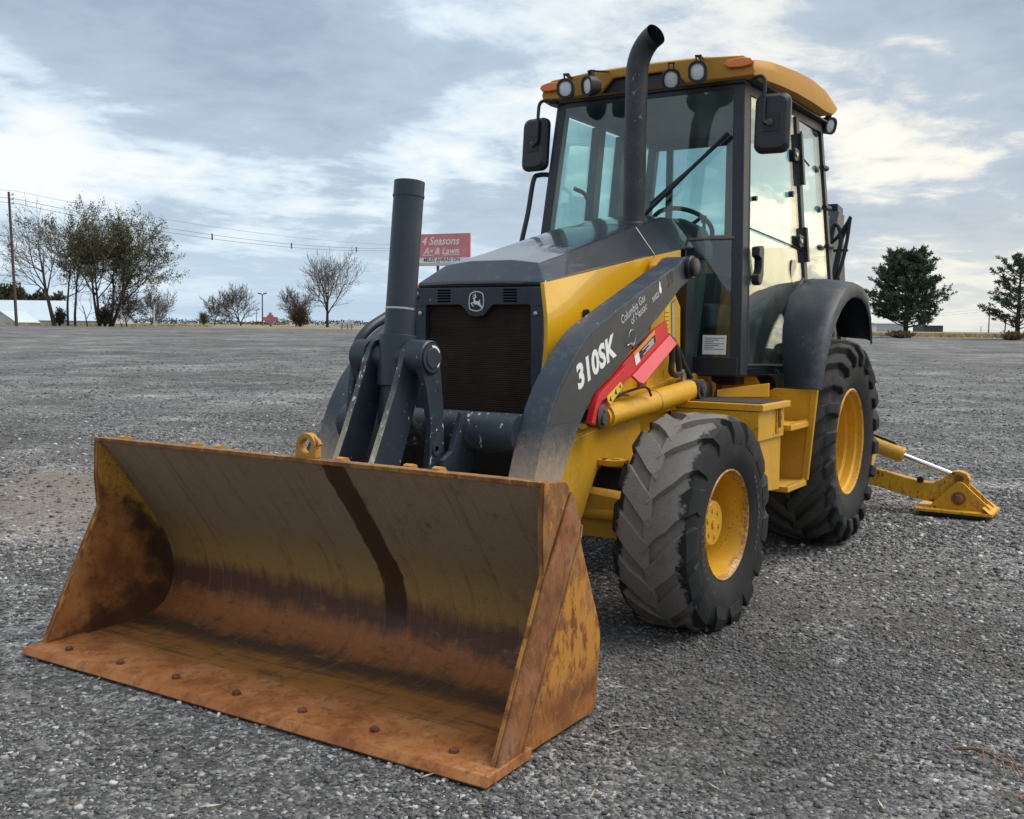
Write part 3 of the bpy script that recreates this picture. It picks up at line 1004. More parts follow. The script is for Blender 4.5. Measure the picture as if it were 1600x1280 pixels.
def make_front_wheel(x, y, z, s, steer):
    w = empty('front_wheel', (x, y, z), loader)
    w.rotation_euler = (0, 0, steer)
    make_tyre('tyre', 0.178, 0.487, 0.026, 0.240, 15, 0.36, 0.128, 0.449, M['tyre_front'], w)
    mb = MB()
    pr = [(0.140, 0.252), (0.152, 0.250), (0.158, 0.240), (0.150, 0.230), (0.125, 0.224), (0.07, 0.212), (0.0, 0.200), (-0.06, 0.192), (-0.075, 0.175), (-0.078, 0.10), (-0.078, 0.0)]
    mb.lathe([(s * a, b) for a, b in pr], 'y', 64)
    mb.lathe([(-s * a, b) for a, b in pr[:6]] + [(-s * 0.02, 0.200)], 'y', 64)
    rim = mb.build('rim', M['rim_front'], w, angle=50)
    mb = MB()
    mb.lathe([(s * -0.08, 0.125), (s * 0.02, 0.120), (s * 0.03, 0.108), (s * 0.082, 0.100), (s * 0.088, 0.094), (s * 0.088, 0.0)], 'y', 40)
    for k in range(6):
        a = k * math.pi / 3 + 0.3
        q = Vector((0.062 * math.cos(a), 0, 0.062 * math.sin(a)))
        mb.cyl(q + Vector((0, s * 0.086, 0)), q + Vector((0, s * 0.0935, 0)), 0.011, 6)
    mb.cyl((0, s * 0.086, 0), (0, s * 0.0945, 0), 0.020, 12)
    mb.build('hub', M['rim_front'], w, angle=40)
    if s > 0:
        side_lettering(w, 'MICHELIN', 0.305, 0.1775, 5, 8.5, 0.048, s)
        side_lettering(w, 'MICHELIN', 0.305, 0.1775, 205, 8.5, 0.048, s)
    return w


def make_rear_wheel(x, y, z, s):
    w = empty('rear_wheel', (x, y, z), loader)
    make_tyre('tyre', 0.230, 0.630, 0.040, 0.318, 20, 0.42, 0.088, 0.622, M['tyre_rear'], w, (1.0, 0.85, 0.45))
    mb = MB()
    pr = [(0.190, 0.330), (0.202, 0.328), (0.208, 0.318), (0.200, 0.306), (0.172, 0.304), (0.160, 0.290), (0.115, 0.288), (0.103, 0.272), (0.050, 0.270), (0.038, 0.252), (-0.03, 0.250), (-0.045, 0.228), (-0.09, 0.222), (-0.095, 0.10), (-0.095, 0.0)]
    mb.lathe([(s * a, b) for a, b in pr], 'y', 72)
    mb.lathe([(-s * a, b) for a, b in pr[:9]], 'y', 72)
    mb.build('rim', M['rim_rear'], w, angle=30)
    mb = MB()
    mb.lathe([(s * -0.095, 0.16), (s * -0.03, 0.15), (s * -0.015, 0.14), (s * -0.015, 0.0)], 'y', 36)
    for k in range(8):
        a = k * math.pi / 4
        q = Vector((0.19 * math.cos(a), 0, 0.19 * math.sin(a)))
        mb.cyl(q + Vector((0, s * -0.095, 0)), q + Vector((0, s * -0.068, 0)), 0.016, 6)
    mb.build('hub', M['rim_rear'], w, angle=40)
    if s > 0:
        side_lettering(w, 'MICHELIN', 0.395, 0.2285, 355, 7.5, 0.06, s)
    return w


def side_lettering(w, word, rad, y, a0, step, size, s):
    for k, ch in enumerate(word):
        a = R(a0 - s * step * k)
        ra = Vector((math.cos(a), 0, math.sin(a)))
        ta = Vector((math.sin(a), 0, -math.cos(a))) * s
        text_mesh('sidewall_letter', ch, size, M['rubber_letter'], ra * rad + Vector((0, y * s, 0)), ta, ra, w, 0, 0.002, 0.0012, 1.15, 'CENTER')


M['rubber_letter'] = plain('moulded_rubber', (0.055, 0.055, 0.056), 0.5)
make_front_wheel(0, 0.89, 0.449, 1, -0.035)
make_front_wheel(0, -0.89, 0.449, -1, -0.035)
make_rear_wheel(-2.143, 0.806, 0.6255, 1)
make_rear_wheel(-2.143, -0.806, 0.6255, -1)


# ---- bucket
def build_bucket():
    W = 1.052
    prof = [(1.632, 0.826), (1.600, 0.785), (1.56, 0.733), (1.51, 0.669), (1.456, 0.600), (1.405, 0.531), (1.355, 0.462), (1.322, 0.415), (1.297, 0.370), (1.278, 0.318), (1.267, 0.268), (1.263, 0.220),
            (1.269, 0.170), (1.286, 0.125), (1.318, 0.084), (1.368, 0.052), (1.42, 0.038), (1.47, 0.033), (1.56, 0.033), (1.65, 0.033), (1.745, 0.033)]
    s = [0.0]
    for a, b in zip(prof, prof[1:]):
        s.append(s[-1] + math.dist(a, b))
    ny = 24
    th = 0.014
    bm = bmesh.new()
    uvl = bm.loops.layers.uv.new('sheet')
    inner, outer = [], []
    for i, (x, z) in enumerate(prof):
        a = prof[max(0, i - 1)]
        b = prof[min(len(prof) - 1, i + 1)]
        t = Vector((b[0] - a[0], b[1] - a[1])).normalized()
        nrm = Vector((t.y, -t.x))        # outwards (behind / below)
        if nrm.x > 0.2:
            nrm = -nrm
        row, row2 = [], []
        for j in range(ny + 1):
            y = -W + 2 * W * j / ny
            row.append(bm.verts.new((x, y, z)))
            row2.append(bm.verts.new((x + nrm.x * th, y, z + nrm.y * th)))
        inner.append(row)
        outer.append(row2)
    uvof = {}
    for rows in (inner, outer):
        for i, row in enumerate(rows):
            for j, v in enumerate(row):
                uvof[v] = (-W + 2 * W * j / ny, s[i])
    for i in range(len(prof) - 1):
        for j in range(ny):
            bm.faces.new((inner[i][j], inner[i][j + 1], inner[i + 1][j + 1], inner[i + 1][j]))
            bm.faces.new((outer[i][j], outer[i + 1][j], outer[i + 1][j + 1], outer[i][j + 1]))
    for j in range(ny):
        bm.faces.new((inner[0][j], outer[0][j], outer[0][j + 1], inner[0][j + 1]))
        bm.faces.new((inner[-1][j], inner[-1][j + 1], outer[-1][j + 1], outer[-1][j]))
    for f in bm.faces:
        for lp in f.loops:
            lp[uvl].uv = uvof[lp.vert]
    bmesh.ops.recalc_face_normals(bm, faces=bm.faces)
    me = bpy.data.meshes.new('loader_bucket')
    bm.to_mesh(me)
    bm.free()
    me.polygons.foreach_set('use_smooth', [True] * len(me.polygons))
    me.set_sharp_from_angle(angle=R(40))
    me.materials.append(M['sheet'])
    b = bpy.data.objects.new('loader_bucket', me)
    COL.objects.link(b)
    b.parent = loader
    # side plates
    outline = [(1.900, 0.030), (1.752, 0.320), (1.634, 0.545), (1.646, 0.680), (1.638, 0.834), (1.505, 0.822), (1.476, 0.790), (1.412, 0.650), (1.296, 0.396), (1.258, 0.318), (1.246, 0.262), (1.270, 0.040), (1.288, 0.016), (1.80, 0.016)]
    band = [(1.897, 0.034), (1.749, 0.324), (1.637, 0.538), (1.478, 0.789), (1.416, 0.674), (1.421, 0.640), (1.768, 0.034)]
    corner = [(1.637, 0.551), (1.647, 0.680), (1.639, 0.832), (1.506, 0.821), (1.482, 0.796)]
    for sd in (1, -1):
        p = MB().prism(outline, 'y', sd * W, sd * (W + 0.016)).build('side_plate', M['rust_side'], b, bevel=0.003)
        MB().prism(band, 'y', sd * (W + 0.0165), sd * (W + 0.028)).build('wear_band', M['rust_band'], b, bevel=0.004)
        MB().prism([(1.412, 0.672), (1.417, 0.638), (1.764, 0.032), (1.773, 0.034), (1.427, 0.641), (1.421, 0.672)], 'y', sd * (W + 0.0165), sd * (W + 0.0325)).build('band_edge', M['rust_top'], b, bevel=0.002)
        MB().prism(corner, 'y', sd * (W + 0.0165), sd * (W + 0.020)).build('corner_plate', M['rust_top'], b, bevel=0.002)
        lin = [(1.885, 0.044), (1.745, 0.318), (1.629, 0.543), (1.641, 0.680), (1.632, 0.815), (1.618, 0.806), (1.456, 0.598), (1.355, 0.460), (1.297, 0.368), (1.276, 0.315), (1.265, 0.262), (1.263, 0.200), (1.282, 0.135), (1.318, 0.086), (1.42, 0.040), (1.56, 0.036)]
        MB().prism(lin, 'y', sd * (W - 0.0025), sd * (W - 0.0004)).build('inner_face', M['inner_side'], b)
    # top lip bar
    MB().hexa([(1.640, -W, 0.818), (1.640, W, 0.818), (1.585, W, 0.812), (1.585, -W, 0.812)], [(1.642, -W, 0.834), (1.642, W, 0.834), (1.585, W, 0.832), (1.585, -W, 0.832)]).build('top_lip', M['rust_top'], b, bevel=0.003)
    # cutting edge
    e = MB()
    e.prism([(1.72, 0.036), (1.72, 0.042), (1.955, 0.036), (1.978, 0.013), (1.972, 0.006), (1.72, 0.008)], 'y', -W - 0.035, W + 0.035)
    e.build('cutting_edge', M['rust_edge'], b, bevel=0.003)
    for k in range(7):
        y = -0.903 + k * 0.3015
        x = 1.893 - k * 0.004
        mb = MB()
        mb.lathe([(0.034, 0.0165), (0.047, 0.0155), (0.051, 0.011), (0.0515, 0.0)], 'z', 6, (x, y, 0))
        mb.build('bolt', M['bolt'], b, angle=30)
    # lifting eye on the top lip
    eye = MB()
    ring_o = [(0.045 * math.cos(a), 0.045 * math.sin(a)) for a in [R(-40 + i * 260 / 18) for i in range(19)]]
    c = (0.080, 0.876)
    o_poly = [(c[0] + q[0], c[1] + q[1]) for q in ring_o]
    o_poly = [(c[0] + 0.048, 0.832)] + o_poly + [(c[0] - 0.048, 0.832)]
    i_poly = [(c[0] + 0.026 * math.cos(R(i * 20)), c[1] + 0.026 * math.sin(R(i * 20))) for i in range(18)]
    vs, fs = [], []
    n = len(i_poly)
    # outer polygon resampled by angle so ring faces are quads
    def ray_hit(ang):
        dx, dy = math.cos(ang), math.sin(ang)
        if dy < -0.3:
            t = min(0.044 / -dy, 0.048 / max(abs(dx), 1e-6))
        else:
            t = 0.046
        return (c[0] + dx * t, c[1] + dy * t)
    oo = [ray_hit(R(i * 20)) for i in range(n)]
    for x in (1.592, 1.622):
        vs += [(x, q[0], q[1]) for q in oo] + [(x, q[0], q[1]) for q in i_poly]
    for i in range(n):
        j = (i + 1) % n
        fs += [(i, j, n + j, n + i), (2 * n + i, 3 * n + i, 3 * n + j, 2 * n + j), (i, 2 * n + i, 2 * n + j, j), (n + i, n + j, 3 * n + j, 3 * n + i)]
    eye.add(vs, fs)
    eye.build('lifting_eye', M['rust_lug'], b, bevel=0.003)
    MB().tube([(1.607, 0.110, 0.905), (1.607, 0.128, 0.893), (1.607, 0.138, 0.880)], 0.009, 8).build('eye_latch', M['rust_lug'], b)
    for y in (-0.98, -0.55, -0.42, 0.20, 0.50, 0.62):
        mb = MB()
        mb.prism([(1.583, 0.810), (1.583, 0.836), (1.568, 0.841), (1.545, 0.836), (1.34, 0.55), (1.25, 0.42), (1.25, 0.36), (1.30, 0.40)], 'y', y - 0.016, y + 0.016)
        mb.build('hinge_lug', M['rust_lug'], b, bevel=0.003)
    return b


bucket = build_bucket()


# ---- loader arms
ARM_TOP = [(0.885, 0.690), (0.842, 0.800), (0.798, 0.903), (0.752, 0.985), (0.698, 1.060), (0.645, 1.114), (0.590, 1.163), (0.530, 1.218), (0.470, 1.264), (0.394, 1.305), (0.290, 1.343), (0.179, 1.386), (-0.05, 1.470), (-0.275, 1.551), (-0.480, 1.618)]
ARM_END = [(-0.545, 1.655), (-0.605, 1.664), (-0.655, 1.640), (-0.668, 1.595), (-0.648, 1.556), (-0.600, 1.540)]
ARM_LOW = [(-0.50, 1.500), (-0.328, 1.397), (-0.109, 1.285), (0.020, 1.212), (0.119, 1.155), (0.251, 1.088), (0.335, 1.052), (0.398, 1.016), (0.448, 0.970), (0.500, 0.918), (0.569, 0.825), (0.640, 0.715), (0.668, 0.660)]
ARM_NOSE = [(0.72, 0.55), (0.80, 0.46), (0.90, 0.36), (1.02, 0.30), (1.14, 0.30), (1.18, 0.36), (1.13, 0.43), (1.03, 0.47), (0.95, 0.55)]
ARM = ARM_TOP + ARM_END + ARM_LOW + ARM_NOSE
for s in (1, -1):
    y0, y1 = s * 0.455, s * 0.580
    arm = MB().prism(ARM, 'y', y0, y1).build('loader_arm', M['arm'], loader, bevel=0.006, seg=2, angle=30)
    film = [(x + 0.0, z) for x, z in ARM_TOP[2:]]
    film = [(0.780, 0.915), (0.735, 0.988), (0.684, 1.050), (0.630, 1.102), (0.578, 1.150), (0.520, 1.203), (0.464, 1.250), (0.386, 1.291), (0.284, 1.329), (0.175, 1.371), (-0.05, 1.455), (-0.270, 1.535), (-0.470, 1.600),
            (-0.500, 1.560), (-0.45, 1.492), (-0.310, 1.412), (-0.100, 1.302), (0.125, 1.172), (0.26, 1.104), (0.345, 1.068), (0.412, 1.030), (0.465, 0.982), (0.52, 0.93), (0.60, 0.915)]
    MB().prism(film, 'y', s * 0.5802, s * 0.5812).build('decal_film', M['armside'], arm)
    mb = MB()
    mb.lathe([(s * 0.575, 0.058), (s * 0.600, 0.058), (s * 0.604, 0.054), (s * 0.604, 0.046), (s * 0.622, 0.046), (s * 0.626, 0.040), (s * 0.626, 0.0)], 'y', 28, (-0.600, 0, 1.610))
    mb.build('pivot_pin', M['black'], arm)
    # chipped bare edge along the front of the arm
    if s == 1:
        xa, ya = (-0.926, 0, 0.378), (0.378, 0, 0.926)
        text_mesh('lettering', '310SK', 0.138, M['white'], (0.540, 0.5818, 1.047), xa, ya, arm, 0.14, 0.0058, 0.0008, 0.98, space=1.03)
        xb, yb = (-0.902, 0, 0.431), (0.431, 0, 0.902)
        text_mesh('lettering', 'Columbia Gas', 0.054, M['lettergrey'], (0.146, 0.5818, 1.318), xb, yb, arm, 0.05, 0.0003, 0.0008, 0.86)
        text_mesh('lettering', 'of Massac', 0.053, M['lettergrey'], (0.046, 0.5818, 1.318), xb, yb, arm, 0.05, 0.0003, 0.0008, 0.86)
        text_mesh('lettering', 'setts', 0.053, M['lettergrey'], (-0.172, 0.5818, 1.422), xb, yb, arm, 0.05, 0.0003, 0.0008, 0.80)
        text_mesh('lettering', '29', 0.085, M['ghost'], (-0.345, 0.5818, 1.498), xb, yb, arm, 0.1, 0.0015, 0.0008, 0.95)
        # white flame emblem beside the lettering
        fl = [(0, 0), (0.012, 0.004), (0.018, 0.018), (0.013, 0.034), (0.016, 0.05), (0.008, 0.062), (0.002, 0.048), (-0.007, 0.036), (-0.011, 0.02), (-0.008, 0.006)]
        pts = []
        for a, b_ in fl:
            q = Vector((-0.262, 0.5822, 1.468)) + Vector(xb).normalized() * a + Vector(yb).normalized() * b_
            pts.append(q)
        MB().slab(pts, (0, 0.0006, 0)).build('flame_emblem', M['white'], arm)

# torque tube between the arms
mb = MB()
mb.cyl((0.775, -0.458, 0.872), (0.775, 0.458, 0.872), 0.082, 36)
tt = mb.build('torque_tube', M['scratched'], loader)
for s in (1, -1):
    MB().prism([(0.80, 0.95), (0.86, 0.955), (0.885, 0.90), (0.93, 0.80), (0.99, 0.77), (1.0, 0.70), (0.95, 0.62), (0.82, 0.63), (0.76, 0.78)], 'y', s * 0.20, s * 0.225).build('bracket_ear', M['navy'], tt, bevel=0.003)

# ---- bucket tilt linkage
cylb = MB()
ax = Vector((0.925, 0, 1.885)) - Vector((1.030, 0, 0.90))
def tl(t):
    return Vector((1.030, 0, 0.90)) + ax * t
cylb.tube([tl(0.0), tl(0.30)], [0.062, 0.062], 32)
tilt = cylb.build('tilt_cylinder', M['navy'], loader)
mb = MB()
mb.tube([tl(0.16), tl(0.37)], [0.078, 0.078], 32)
mb.cyl((1.020, -0.10, 1.175), (1.020, 0.10, 1.175), 0.050, 24)
mb.build('trunnion_block', M['navy'], tilt, bevel=0.004)
mb = MB()
mb.tube([tl(0.365), tl(0.935), tl(0.9355), tl(0.9455), tl(0.946), tl(1.0)], [0.0615, 0.0615, 0.0645, 0.0645, 0.0625, 0.0625], 36)
mb.build('barrel', M['navy'], tilt, angle=30)
mb = MB()
mb.tube([tl(0.473), tl(0.481)], [0.063, 0.063], 36)
mb.build('clamp_band', M['steel'], tilt)
mb = MB()
mb.cyl(tl(-0.40), tl(0.02), 0.030, 20)
mb.build('rod', M['chrome'], tilt)
for s in (1, -1):
    # bucket link plates, worn bright along the front edge
    c0, c1 = s * 0.078, s * 0.104
    poly = [(1.046, 1.242), (1.068, 1.222), (1.150, 1.030), (1.205, 0.915), (1.280, 0.765), (1.335, 0.62), (1.330, 0.56), (1.28, 0.53), (1.22, 0.55), (1.165, 0.62), (1.115, 0.742), (1.00, 1.02), (0.965, 1.13), (0.975, 1.22), (1.01, 1.25)]
    ln = MB().prism(poly, 'y', c0, c1).build('bucket_link', M['navy'], loader, bevel=0.003)
    strip = [(1.0735, 1.215), (1.1535, 1.030), (1.2085, 0.915), (1.2835, 0.765), (1.314, 0.683), (1.312, 0.680), (1.2815, 0.763), (1.206, 0.913), (1.151, 1.028), (1.071, 1.213)]
    MB().prism([(x + 0.001, z) for x, z in strip], 'y', c0 + s * 0.001, c1 - s * 0.001).build('worn_edge', M['worn'], ln)
    # guide links down to the torque tube bracket
    g0, g1 = s * 0.150, s * 0.180
    gp = [(1.020 + 0.069 * math.cos(R(a)), 1.177 + 0.069 * math.sin(R(a))) for a in range(200, -30, -23)]
    gp += [(1.045, 1.06), (1.015, 0.93), (1.02, 0.80), (1.035, 0.70), (1.00, 0.64), (0.93, 0.64), (0.91, 0.72), (0.925, 0.84), (0.93, 0.98), (0.945, 1.10)]
    gl = MB().prism(gp, 'y', g0, g1).build('guide_link', M['navy'], loader, bevel=0.003)
    mb = MB()
    mb.lathe([(s * 0.104, 0.070), (s * 0.180, 0.070), (s * 0.186, 0.064)], 'y', 32, (1.020, 0, 1.177))
    mb.lathe([(s * 0.181, 0.060), (s * 0.192, 0.058), (s * 0.192, 0.042), (s * 0.197, 0.040), (s * 0.197, 0.0)], 'y', 32, (1.020, 0, 1.177))
    mb.build('pin_boss', M['navy'], gl, angle=30)
    mb = MB()
    mb.lathe([(s * 0.178, 0.028), (s * 0.1845, 0.028), (s * 0.1845, 0.013), (s * 0.180, 0.011), (s * 0.180, 0.0)], 'y', 20, (0.978, 0, 0.812))
    mb.build('pivot_washer', M['navy'], gl, angle=30)
mb = MB()
mb.lathe([(0.1975, 0.0), (0.1985, 0.0)], 'y', 6, (1.02, 0, 1.177))
# white paint-pen arc on the pin boss
arcpts = [(1.020 + 0.050 * math.cos(R(a)), 1.177 + 0.050 * math.sin(R(a))) for a in range(100, 21, -8)] + [(1.020 + 0.040 * math.cos(R(a)), 1.177 + 0.040 * math.sin(R(a))) for a in range(21, 100, 8)]
arcpts = [(2 * 1.020 - x, z) for x, z in arcpts]
MB().prism(arcpts, 'y', 0.1925, 0.1935).build('paint_mark', M['white'], loader)
arc2 = [(1.020 + 0.050 * math.cos(R(a)), 1.177 + 0.050 * math.sin(R(a))) for a in range(-128, -155, -6)] + [(1.020 + 0.041 * math.cos(R(a)), 1.177 + 0.041 * math.sin(R(a))) for a in range(-155, -127, 6)]
MB().prism(arc2, 'y', 0.1925, 0.1935).build('paint_mark', M['white'], loader)
mb = MB()
mb.tube(smooth_path([(0.62, -0.20, 1.44), (0.80, -0.20, 1.352), (0.93, -0.205, 1.292), (1.000, -0.21, 1.225), (1.022, -0.21, 1.12), (1.040, -0.21, 1.0), (1.05, -0.21, 0.86)], 6), 0.021, 12)
mb.build('hydraulic_pipe', M['navy'], loader)
mb = MB()
mb.tube(smooth_path([(1.06, 0.03, 0.98), (0.98, 0.12, 0.86), (0.92, 0.14, 0.75), (0.90, 0.14, 0.60)], 6), 0.017, 10)
mb.build('hydraulic_hose', M['rubber'], loader)
mb = MB()
mb.cyl((1.13, -0.16, 0.735), (1.13, 0.16, 0.735), 0.012, 12)
mb.build('link_cross_pin', M['greasy'], loader)

# ---- hood, grille and side panels
HS = [  # X, crease half width, crease z, seam half width, seam z
    (0.318, 0.252, 1.590, 0.350, 1.517), (0.05, 0.247, 1.652, 0.356, 1.566), (-0.30, 0.249, 1.741, 0.361, 1.624), (-0.655, 0.251, 1.829, 0.366, 1.680)]


def hood_shell(st, front):
    mb = MB()
    vs, fs = [], []
    for (x, cw, cz, sw, sz) in st:
        crown = 0.016
        vs += [(x, -sw + 0.012, sz - 0.012), (x, -sw, sz), (x, -cw, cz), (x, -cw * 0.45, cz + crown), (x, cw * 0.45, cz + crown), (x, cw, cz), (x, sw, sz), (x, sw - 0.012, sz - 0.012)]
    k = 8
    for i in range(len(st) - 1):
        for j in range(k - 1):
            fs.append((i * k + j, i * k + j + 1, (i + 1) * k + j + 1, (i + 1) * k + j))
    if front:
        o = len(vs)
        vs += [(0.420, -0.347, 1.481), (0.420, -0.347, 1.498), (0.428, -0.12, 1.503), (0.428, 0.12, 1.503), (0.420, 0.347, 1.498), (0.420, 0.347, 1.481)]
        fs += [(o, o + 1, 1, 0), (o + 1, 2, 1), (o + 1, o + 2, 3, 2), (o + 2, o + 3, 4, 3), (o + 3, o + 4, 5, 4), (o + 4, 6, 5), (o + 4, o + 5, 7, 6), (o, 0, 7, o + 5), (o, o + 5, o + 4, o + 3, o + 2, o + 1)]
    else:
        fs.append(tuple(range(k)))
    b = (len(st) - 1) * k
    fs.append(tuple(b + j for j in range(k - 1, -1, -1)))
    for i in range(len(st) - 1):
        fs.append((i * k, (i + 1) * k, (i + 1) * k + k - 1, i * k + k - 1))
    mb.add(vs, fs)
    return mb


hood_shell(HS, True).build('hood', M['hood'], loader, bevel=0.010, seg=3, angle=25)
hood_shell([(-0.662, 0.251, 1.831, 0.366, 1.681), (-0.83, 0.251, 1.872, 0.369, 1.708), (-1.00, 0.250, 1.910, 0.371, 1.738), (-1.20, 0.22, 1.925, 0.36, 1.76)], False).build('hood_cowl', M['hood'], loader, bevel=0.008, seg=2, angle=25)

for s in (1, -1):
    def py(x, z):
        return s * (0.352 + (0.43 - x) * 0.010 + 0.030 * max(0, min(1, (1.50 - z) / 0.18)) * max(0, min(1, (z - 0.85) / 0.35)))
    vs, fs = [], []
    xs = [0.440, 0.30, 0.10, -0.10, -0.30, -0.50, -0.648]
    nz = 8
    for x in xs:
        zt = 1.493 + (0.44 - x) * 0.169
        zb = 0.90
        for k in range(nz + 1):
            z = zt + (zb - zt) * k / nz
            vs.append((x + (0.03 * (k / nz) if x == 0.44 else 0), py(x, z), z))
    for i in range(len(xs) - 1):
        for k in range(nz):
            fs.append((i * (nz + 1) + k, i * (nz + 1) + k + 1, (i + 1) * (nz + 1) + k + 1, (i + 1) * (nz + 1) + k))
    n0 = len(vs)
    vs += [(x, y - s * 0.02, z) for x, y, z in vs]
    fs += [tuple(n0 + q for q in reversed(f)) for f in fs]
    rim_ids = [i * (nz + 1) for i in range(len(xs))] + [(len(xs) - 1) * (nz + 1) + k for k in range(1, nz + 1)] + [i * (nz + 1) + nz for i in range(len(xs) - 2, -1, -1)] + [k for k in range(nz - 1, 0, -1)]
    for a, b in zip(rim_ids, rim_ids[1:] + rim_ids[:1]):
        fs.append((a, b, n0 + b, n0 + a))
    pn = MB().add(vs, fs).build('side_panel', M['yellow_gloss'], loader, bevel=0.003, angle=40)
    # dark handle recess
    hp = [(0.138, 1.384), (0.110, 1.388), (0.092, 1.376), (-0.010, 1.325), (-0.03, 1.25), (0.130, 1.25)]
    MB().prism(hp, 'y', s * 0.380, s * 0.395).build('panel_latch', M['black'], pn, bevel=0.003)
    MB().prism([(-0.656, 1.677), (-0.996, 1.733), (-0.996, 1.10), (-0.656, 1.10)], 'y', s * 0.342, s * 0.366).build('rear_side_panel', M['yellow_gloss'], loader, bevel=0.003)

for s in (1, -1):
    MB().prism([(-0.90, 1.62), (-1.01, 1.66), (-1.01, 1.00), (-0.90, 1.00)], 'y', s * 0.367, s * 0.445).build('reflection_blocker', M['black'], loader, bevel=0.006)  # black slab added in the gap to keep tower reflections off the windshield
# engine bay filling behind the panels
MB().box(-0.98, 0.36, -0.325, 0.325, 0.62, 1.47).build('engine_bay', M['under'], loader)
gx = 0.436
gt = [(-0.347, 1.478), (-0.347, 1.395), (-0.283, 1.392), (-0.275, 1.400), (-0.088, 1.400), (-0.060, 1.376), (-0.042, 1.352), (0, 1.346), (0.042, 1.352), (0.060, 1.376), (0.088, 1.400), (0.275, 1.400), (0.283, 1.392), (0.347, 1.395), (0.347, 1.478)]
grille = MB().prism(gt, 'x', gx - 0.03, gx).build('grille_frame', M['navy'], loader, bevel=0.004)
for s in (1, -1):
    MB().prism([(s * 0.283, 1.3945), (s * 0.347, 1.3945), (s * 0.350, 0.88), (s * 0.290, 0.88)], 'x', gx - 0.03, gx - 0.0015).build('grille_post', M['navy'], grille, bevel=0.004)
    MB().hexa([(gx - 0.006, s * 0.346, 0.88), (gx + 0.030, s * 0.352, 0.88), (gx + 0.030, s * 0.366, 0.88), (gx - 0.006, s * 0.366, 0.88)], [(gx - 0.008, s * 0.346, 1.476), (gx + 0.001, s * 0.349, 1.476), (gx + 0.001, s * 0.357, 1.476), (gx - 0.008, s * 0.357, 1.476)]).build('corner_strip', M['greasy'], grille, bevel=0.003)
    for k in range(5):
        z = 1.466 - k * 0.0125
        MB().box(gx - 0.002, gx + 0.0012, s * 0.179 - 0.036, s * 0.179 + 0.036, z - 0.0040, z + 0.0040).build('vent_slot', M['void'], grille, bevel=0.001)
    mb = MB()
    mb.lathe([(0, 0.011), (0.006, 0.010), (0.008, 0.0)], 'x', 12, (gx, s * 0.312, 1.362))
    mb.build('grille_bolt', M['steel'], grille)
MB().box(gx - 0.06, gx - 0.032, -0.30, 0.30, 0.86, 1.405).build('radiator_screen', M['radiator'], loader)
# emblem: leaping deer in a rounded shield
def emb(px, pyy):
    k = 0.0805 / 580.0
    return (-(745 - px) * k, 1.4155 + (600 - pyy) * k)


shield = [(475, 430), (500, 360), (560, 320), (650, 285), (760, 270), (870, 285), (980, 325), (1025, 380), (1048, 520), (1045, 680), (1020, 800), (985, 850), (900, 895), (770, 925), (640, 910), (540, 880), (480, 845), (455, 720), (455, 560)]
ctr = (750, 600)
ins = [(ctr[0] + (a - ctr[0]) * 0.90, ctr[1] + (b - ctr[1]) * 0.915) for a, b in shield]
vs = [(gx + 0.0022, *emb(*q)) for q in shield] + [(gx + 0.0022, *emb(*q)) for q in ins]
n = len(shield)
MB().add(vs, [(i, (i + 1) % n, n + (i + 1) % n, n + i) for i in range(n)]).build('shield_outline', M['white'], grille, smooth=False)
MB().prism([emb(*q) for q in shield], 'x', gx + 0.0002, gx + 0.0018).build('emblem_plate', M['black'], grille)
deer = [(607, 488), (655, 478), (690, 462), (735, 455), (772, 462), (730, 485), (712, 510), (708, 555), (722, 588), (800, 592), (858, 586), (876, 565), (866, 548), (850, 538), (880, 542), (900, 575), (898, 620), (918, 690), (960, 752), (1002, 800), (985, 840), (925, 782), (858, 748), (815, 712), (760, 698), (705, 708), (678, 690), (660, 678), (600, 662), (572, 655), (610, 712), (655, 765), (632, 780), (575, 722), (530, 655), (552, 635), (612, 632), (640, 640), (632, 610), (645, 570), (655, 530), (625, 515)]
MB().add([(gx + 0.0024, *emb(*q)) for q in deer], [tuple(range(len(deer)))]).build('leaping_deer', M['white'], grille, smooth=False)
for ant in ([(700, 465), (690, 420), (640, 445), (605, 450), (608, 438), (645, 425), (682, 405), (665, 360), (678, 358), (700, 400), (715, 345), (728, 348), (730, 385), (742, 400), (735, 430), (760, 460)], [(690, 425), (640, 398), (615, 378), (622, 372), (655, 395), (695, 410)]):
    MB().add([(gx + 0.0024, *emb(*q)) for q in ant], [tuple(range(len(ant)))]).build('antler', M['white'], grille, smooth=False)

# ---- exhaust stack
mb = MB()
p = [(-0.83, 0.16, 1.83), (-0.83, 0.16, 2.56)] + smooth_path([(-0.83, 0.16, 2.58), (-0.83, 0.163, 2.68), (-0.832, 0.184, 2.757), (-0.826, 0.226, 2.812), (-0.806, 0.278, 2.838)], 5)
mb.tube(p, 0.0595, 32, caps=False)
mb.tube([q for q in reversed(p)][:10], 0.0555, 32, caps=False)
ex = mb.build('exhaust_stack', M['exhaust'], loader, recalc=False, angle=60)
mb = MB()
mb.lathe([(1.835, 0.080), (1.862, 0.078), (1.872, 0.066), (1.90, 0.064)], 'z', 32, (-0.83, 0.16, 0))
mb.build('stack_collar', M['exhaust'], ex)

